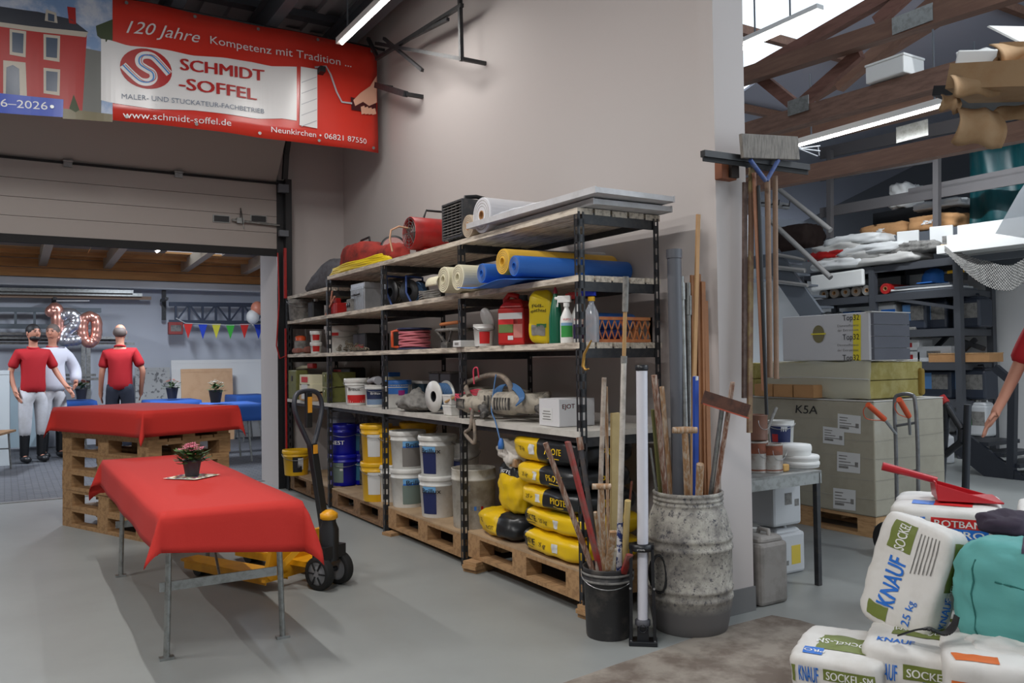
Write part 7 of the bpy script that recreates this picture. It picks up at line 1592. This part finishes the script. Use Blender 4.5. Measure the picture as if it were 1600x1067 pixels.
# polystyrene box on the truss, cartons on the upper rack
t = T('foam_box', 'white polystyrene box sitting on the lower chord of the roof truss', 'box', (5.42, at(1398, 120, X=5.42).y, at(1398, 121, X=5.42).z-.035)); MB().box((0, 0, .07), (.24, .30, .12)).build('box', CLEANW, t, bev=.008); MB().box((0, 0, .138), (.25, .31, .018)).build('lid', CLEANW, t, bev=.006)
ur = T('upper_rack', 'high rack shelf with torn cartons at the upper right edge', 'shelf', at(1600, 160, D=5.2)); o = V(ur.location)
p0, p1 = at(1498, 158, D=5.3), at(1760, 150, D=4.6)
MB().bar(p0-o, p1-o, .7, .06).build('deck', BLACK, ur); MB().bar(p1-o+V((0, 0, -.0)), V((p1.x, p1.y, 0))-o, .08, .08, up=(1, 0, 0)).build('post', STEELB, ur)
TC = mt('torn cardboard', (156, 126, 92), .85, dirt=.4, dcol=(140, 100, 62), scale=8, bump=.1)
def plate(L, D, th, m, nm, par, o, D2=None):
    n = len(L); P = [at(x, y, D=D if D2 is None else D+(D2-D)*i/(n-1))-o for i, (x, y) in enumerate(L)]; MB().prism(P, cF*th).build(nm, m, par)
def wplate(L, D, curl, m, nm, par, o):
    """curved cardboard flap between a top edge L[0]-L[1] and bottom edge L[3]-L[2]"""
    tl, tr, br, bl = [at(x, y, D=D)-o for x, y in L]
    MB().grid(lambda u, v: (tl.lerp(tr, u)).lerp(bl.lerp(br, u), v)+cF*(-curl*math.sin(v*2.6)+.02*math.sin(u*9))+cU*.008*math.sin(u*11+v*3), 12, 8).build(nm, m, par, solid=.006)
t = T('torn_carton', 'torn brown carton with flaps hanging off the upper rack', 'carton', at(1530, 150, D=4.7)); o = V(t.location)
wplate(((1484, 118), (1558, 120), (1560, 152), (1486, 151)), 4.65, .04, TC, 'flap', t, o)
wplate(((1494, 168), (1560, 172), (1558, 236), (1478, 226)), 4.7, .1, TC, 'flap', t, o)
wplate(((1470, 148), (1500, 150), (1494, 180), (1463, 172)), 4.72, .05, TC, 'flap', t, o)
wplate(((1558, 168), (1640, 158), (1640, 200), (1542, 184)), 4.85, .03, TC, 'flap', t, o)
a, c = at(1500, 155, D=4.85), at(1700, 150, D=4.4); MB().bar(a-o+V((0, 0, .09)), c-o+V((0, 0, .09)), .4, .14).build('carton_body', TC, t)
t = T('foam_block', 'white polystyrene block with torn edge on the upper rack', 'block', at(1530, 120, D=4.9)); o = V(t.location)
wplate(((1494, 82), (1562, 74), (1560, 118), (1494, 122)), 4.9, .02, CLEANW, 'block_face', t, o); a, c = at(1500, 105, D=5.0), at(1600, 104, D=4.8); MB().bar(a-o, c-o, .3, .12).build('block', CLEANW, t, bev=.01)
t = T('torn_carton', 'brown carton leaning over the white block at the top right corner', 'carton', at(1590, 90, D=4.6)); o = V(t.location)
wplate(((1545, 70), (1660, 62), (1660, 88), (1560, 100)), 4.6, .05, TC, 'flap', t, o); wplate(((1515, 122), (1575, 98), (1562, 78), (1540, 112)), 4.65, .03, TC, 'flap', t, o)
a, c = at(1565, 92, D=4.75), at(1700, 88, D=4.5); MB().bar(a-o, c-o, .3, .1).build('carton_body', TC, t)
t = T('flat_board', 'pale board leaning out at the very top right corner', 'board', at(1570, 50, D=4.8)); o = V(t.location); plate([(1545, 40), (1640, 42), (1640, 62), (1600, 68)], 4.8, .02, PAPER, 'board', t, o); MB().bar(at(1590, 60, D=4.85)-o, at(1700, 100, D=4.6)-o, .04, .04).build('support', TC, t)
t = T('flat_carton_stack', 'stack of flattened cartons on the upper rack at the right edge', 'carton', at(1600, 140, D=4.75)); o = V(t.location)
for k in range(4): MB().bar(at(1568, 146-7*k, D=4.78)-o, at(1700, 140-7*k, D=4.5)-o, .4, .014).build('flattened_carton', TC if k % 2 else PAPER, t)
# ---------------------------------------------------------------- foreground sacks
KS = mt('white paper sack', (214, 212, 208), .6, dirt=.3, dcol=(178, 172, 162), scale=6)
GRP = 'white plaster sacks at the lower right'
def ksack(label, loc, rot, dims, seed, text_='SOCKEL-SM', col=None, wr=.008, pro=True, seam=True, n=8):
    col = col or GREEN; f = sackfn(*dims, n=n, wr=wr, seed=seed)
    t = T('plaster_sack', label, 'sack', loc, rot, GRP); sackmesh(f, k=16).build('paper', KS, t)
    return t, f, col
def kfront(t, f, dims, face, col, word, su=1, pro=True, nm=True):
    decal(f, face, -.98, -.86, -.45, .45, t, col); decal(f, face, -.22, .9, -.1, .48, t, col)
    sacktext(f, dims, face, 'KNAUF', -.54, .1, .060, t, KBLUE, w=dims[0 if face in ('front', 'back') else 1]*.22, bold=.03)
    sacktext(f, dims, face, word, .34, .17, .030, t, CLEANW, w=dims[0 if face in ('front', 'back') else 1]*.5, off=1.026, bold=.02)
    if pro: decal(f, face, .12, .8, -.72, -.12, t, KBLUE, off=1.02); sacktext(f, dims, face, 'PRO', .46, -.42, .030, t, CLEANW, w=dims[0 if face in ('front', 'back') else 1]*.26, off=1.03, bold=.02)
RZ1 = math.radians(-62)
D1 = (.33, .44, .14)
c1 = at(1303, 1092, Z=0); off = V((-math.sin(RZ1), math.cos(RZ1), 0))*.26
t, f, c_ = ksack('white sack lying at the far left of the front sacks, green band', V((c1.x, c1.y, 0))+off*.85, RZ1, D1, 101)
kfront(t, f, D1, 'front', GREEN, 'SOCKEL-SM')
decal(f, 'top', -.5, .6, -.5, .3, t, GREEN); sacktext(f, D1, 'top', 'SOCKEL-SM', .05, -.1, .045, t, CLEANW, w=.2, rot=PI, off=1.03); decal(f, 'top', -.75, -.3, -.85, -.5, t, KBLUE, off=1.02); sacktext(f, D1, 'top', 'PRO', -.5, -.68, .03, t, CLEANW, off=1.03, rot=PI)
c2 = at(1432, 1100, Z=0); D2_ = (.38, .50, .185)
t, f, c_ = ksack('white sack lying front centre, green band and blue mark', V((c2.x, c2.y, 0))+off*.96, RZ1, D2_, 102)
kfront(t, f, D2_, 'front', GREEN, 'SOCKEL-SM')
decal(f, 'right', -.9, -.7, -.5, .5, t, GREEN); sacktext(f, D2_, 'right', 'KNAUF', -.3, .1, .045, t, KBLUE, w=.13, bold=.03); decal(f, 'right', .1, .8, -.1, .5, t, GREEN); sacktext(f, D2_, 'right', 'SOCKEL-SM', .45, .2, .022, t, CLEANW, w=.17, off=1.026)
decal(f, 'top', -.5, .5, -.3, .3, t, GREEN); sacktext(f, D2_, 'top', 'SOCKEL-SM', 0, 0, .04, t, CLEANW, w=.18, rot=PI, off=1.03); sacktext(f, D2_, 'top', 'KNAUF', -.4, -.6, .05, t, KBLUE, w=.13, off=1.02, bold=.03)
# upright leaning sack
c3 = at(1402, 990, Z=.15); vd = V((c3.x, c3.y, 0)).normalized(); rz3 = math.atan2(-vd.x, vd.y)
D3 = (.31, .16, .46); c3 = V((c3.x, c3.y, .145))+vd*.05
t, f, c_ = ksack('white sack standing upright and leaning right, lettered upwards, green bars', c3, (-.2, .2, rz3-.6), D3, 103, n=7)
sacktext(f, D3, 'front', 'KNAUF', -.22, -.16, .078, t, KBLUE, w=.2, rot=PI/2, bold=.04)
decal(f, 'front', -.62, .05, .40, .97, t, GREEN); decal(f, 'front', -.7, -.1, -.92, -.62, t, GREEN)
sacktext(f, D3, 'front', 'SOCKEL', -.28, .68, .046, t, CLEANW, w=.125, rot=PI/2, off=1.03, bold=.02); sacktext(f, D3, 'front', '25 kg', .42, -.55, .034, t, KBLUE, rot=PI/2)
for k in range(6): decal(f, 'front', .18+.1*k, .21+.1*k, .1+.02*k, .85, t, GREYD, name='small_print', k=4)
decal(f, 'right', -.6, .6, .0, .9, t, GREEN); sacktext(f, D3, 'right', 'SOCKEL-SM', 0, .2, .03, t, CLEANW, w=.16, rot=PI/2, off=1.05); sacktext(f, D3, 'right', 'KNAUF', -.0, -.35, .045, t, KBLUE, w=.12, rot=PI/2, bold=.03); decal(f, 'right', -.6, .4, -.85, -.65, t, GREEN)
# stack behind: layered white sacks, red-banded on top
sd = at(1500, 1000, D=3.75); RZS = math.radians(-62)
base = at(1545, 960, Z=0); ux = V((math.cos(RZS), math.sin(RZS), 0)); uy = V((-ux.y, ux.x, 0))
bs_ = at(1487, 840, D=3.62); bs_.z = 0; bs_ = bs_+uy*.27
DS = (.38, .54, .15)
for k, (w, c, word) in enumerate((('bottom white sack of the stack behind the teal bag', GREEN, 'SOCKEL-SM'), ('second white sack of the stack behind the teal bag, green band', GREEN, 'SOCKEL-SM'), ('third white sack of the stack behind the teal bag, red band', KRED, 'ROTBAND'), ('topmost white sack with red band, carrying the red trowel', KRED, 'ROTBAND'))):
    z = .145*k+ (.0 if k < 3 else .0); dz = ux*(.0, .02, .01, -.03)[k]
    t, f, c_ = ksack(w, bs_+dz+V((0, 0, z)), RZS, (DS[0]+(.06 if k == 3 else 0), DS[1], DS[2]), 110+k); kfront(t, f, DS, 'front', c, word)
    if k == 3: decal(f, 'top', -.2, .5, -.7, -.2, t, KRED); decal(f, 'top', -.6, -.2, -.7, -.3, t, KBLUE)
for k in range(4):
    t, f, c_ = ksack('white sack of the right-hand stack at the picture edge, %s' % ('bottom', 'second up', 'third up', 'on top')[k], bs_+ux*.44+V((0, 0, .145*k)), RZS, DS, 120+k); kfront(t, f, DS, 'front', KRED if k > 1 else GREEN, 'ROTBAND' if k > 1 else 'SOCKEL-SM')
# red hopper trowel on top
pt = bs_+uy*(-.02)+ux*.02+V((0, 0, .595)); t = T('plaster_hopper', 'red plastic dust pan with long handle on top of the white sacks', 'dustpan', pt, RZS+.2); HR_ = mt('red plastic scratched', (176, 24, 34), .35)
MB().prism([(-.10, -.10, .0), (.16, -.12, .0), (.16, .12, .0), (-.10, .10, .0)], (0, 0, .008)).prism([(-.10, -.10, 0), (-.10, .10, 0), (-.11, .08, .085), (-.11, -.08, .085)], (.008, 0, 0)).prism([(-.10, -.10, 0), (.16, -.12, 0), (-.10, -.085, .075)], (0, .006, 0)).prism([(-.10, .10, 0), (.16, .12, 0), (-.10, .085, .075)], (0, .006, 0)).build('pan', HR_, t, bev=.003)
MB().tube([(-.09, 0, .08), (-.2, 0, .11), (-.32, 0, .14)], [.016, .017, .02], 10).build('handle', HR_, t)
# teal bag
ct = at(1596, 1000, D=2.98); ct.z = .15; vd = V((ct.x, ct.y, 0)).normalized(); rzt = math.atan2(-vd.x, vd.y)
f = sackfn(.42, .3, .42, n=3.6, wr=.02, seed=131); TL = mt('teal fabric', (88, 158, 154), .75, bump=.1, scale=30)
t = T('teal_bag', 'bulging teal fabric bag with black straps on the white sacks', 'bag', ct+vd*.12, rzt-.1); sackmesh(f, k=16).build('body', TL, t)
MB().tube([f(-.3+.12*i, -.95, .35-.02*i, 1.01) for i in range(10)], .003, 5).tube([f(-.6, -.9, -.9+.2*i, 1.01) for i in range(9)], .003, 5).build('seam', mt('teal seam', (36, 104, 98), .8), t)
MB().grid(lambda u, v: f(.55+.3*v, -1, .95-.25*u, 1.02), 4, 4).build('strap_patch', BLACK, t)
MB().grid(lambda u, v: f(.1+.14*v-.05*u, -.9+1.2*u, 1, 1.02), 8, 2).build('top_strap', mt('purple strap', (52, 44, 62), .8), t)
sp_ = smooth3([at(1407, 992, D=3.1), at(1428, 985, D=3.05), at(1450, 982, D=3.0), at(1475, 990, D=2.98), at(1490, 978, D=2.98), at(1495, 962, D=2.98)]); b = MB()
for i in range(len(sp_)-1): b.bar(sp_[i]-V(t.location), sp_[i+1]-V(t.location), .036, .006)
for v in range(len(b.v)): q = Matrix.Rotation(-(rzt-.1), 3, 'Z') @ V(b.v[v]); b.v[v] = tuple(q)
b.build('shoulder_strap', BLACK, t)
f = sackfn(.3, .2, .07, n=3, wr=.03, seed=133); t = T('dark_cloth', 'dark purple crumpled cloth behind the teal bag', 'cloth', at(1575, 818, D=3.35)+V((0, 0, -.03)), .4); sackmesh(f, k=9).build('cloth', mt('dark purple cloth', (46, 36, 52), .9), t)
f = sackfn(.3, .26, .05, n=3, wr=.03, seed=135); cq = at(1585, 1012, D=2.95); t = T('empty_sack', 'crumpled empty white sack under the teal bag', 'sack', (cq.x, cq.y, .19), RZ1); sackmesh(f, k=10).build('paper', KS, t)
cq = at(1578, 1150, Z=0)+off*.75; D5 = (.42, .36, .225); t, f, c_ = ksack('white and orange sack at the lower right corner', V((cq.x, cq.y, .0)), RZ1+.1, D5, 137); decal(f, 'front', -.95, .95, -.6, .35, t, mt('orange print', (206, 104, 44), .6)); decal(f, 'top', -.9, -.2, -.95, -.6, t, MATS['orange print'])
# man at the right edge
pc = at(1674, 800, D=5.0); vd = V((pc.x, pc.y, 0)).normalized()
person('person in a red shirt at the right edge, only the lowered arm in view', (pc.x, pc.y, 0), math.atan2(-vd.x, vd.y), SH, WT, HBK, H=1.78, arms={'R': [(.2, .0, 1.41), (.27, -.02, 1.13), (.37, -.08, .90), (.41, -.1, .83)]})
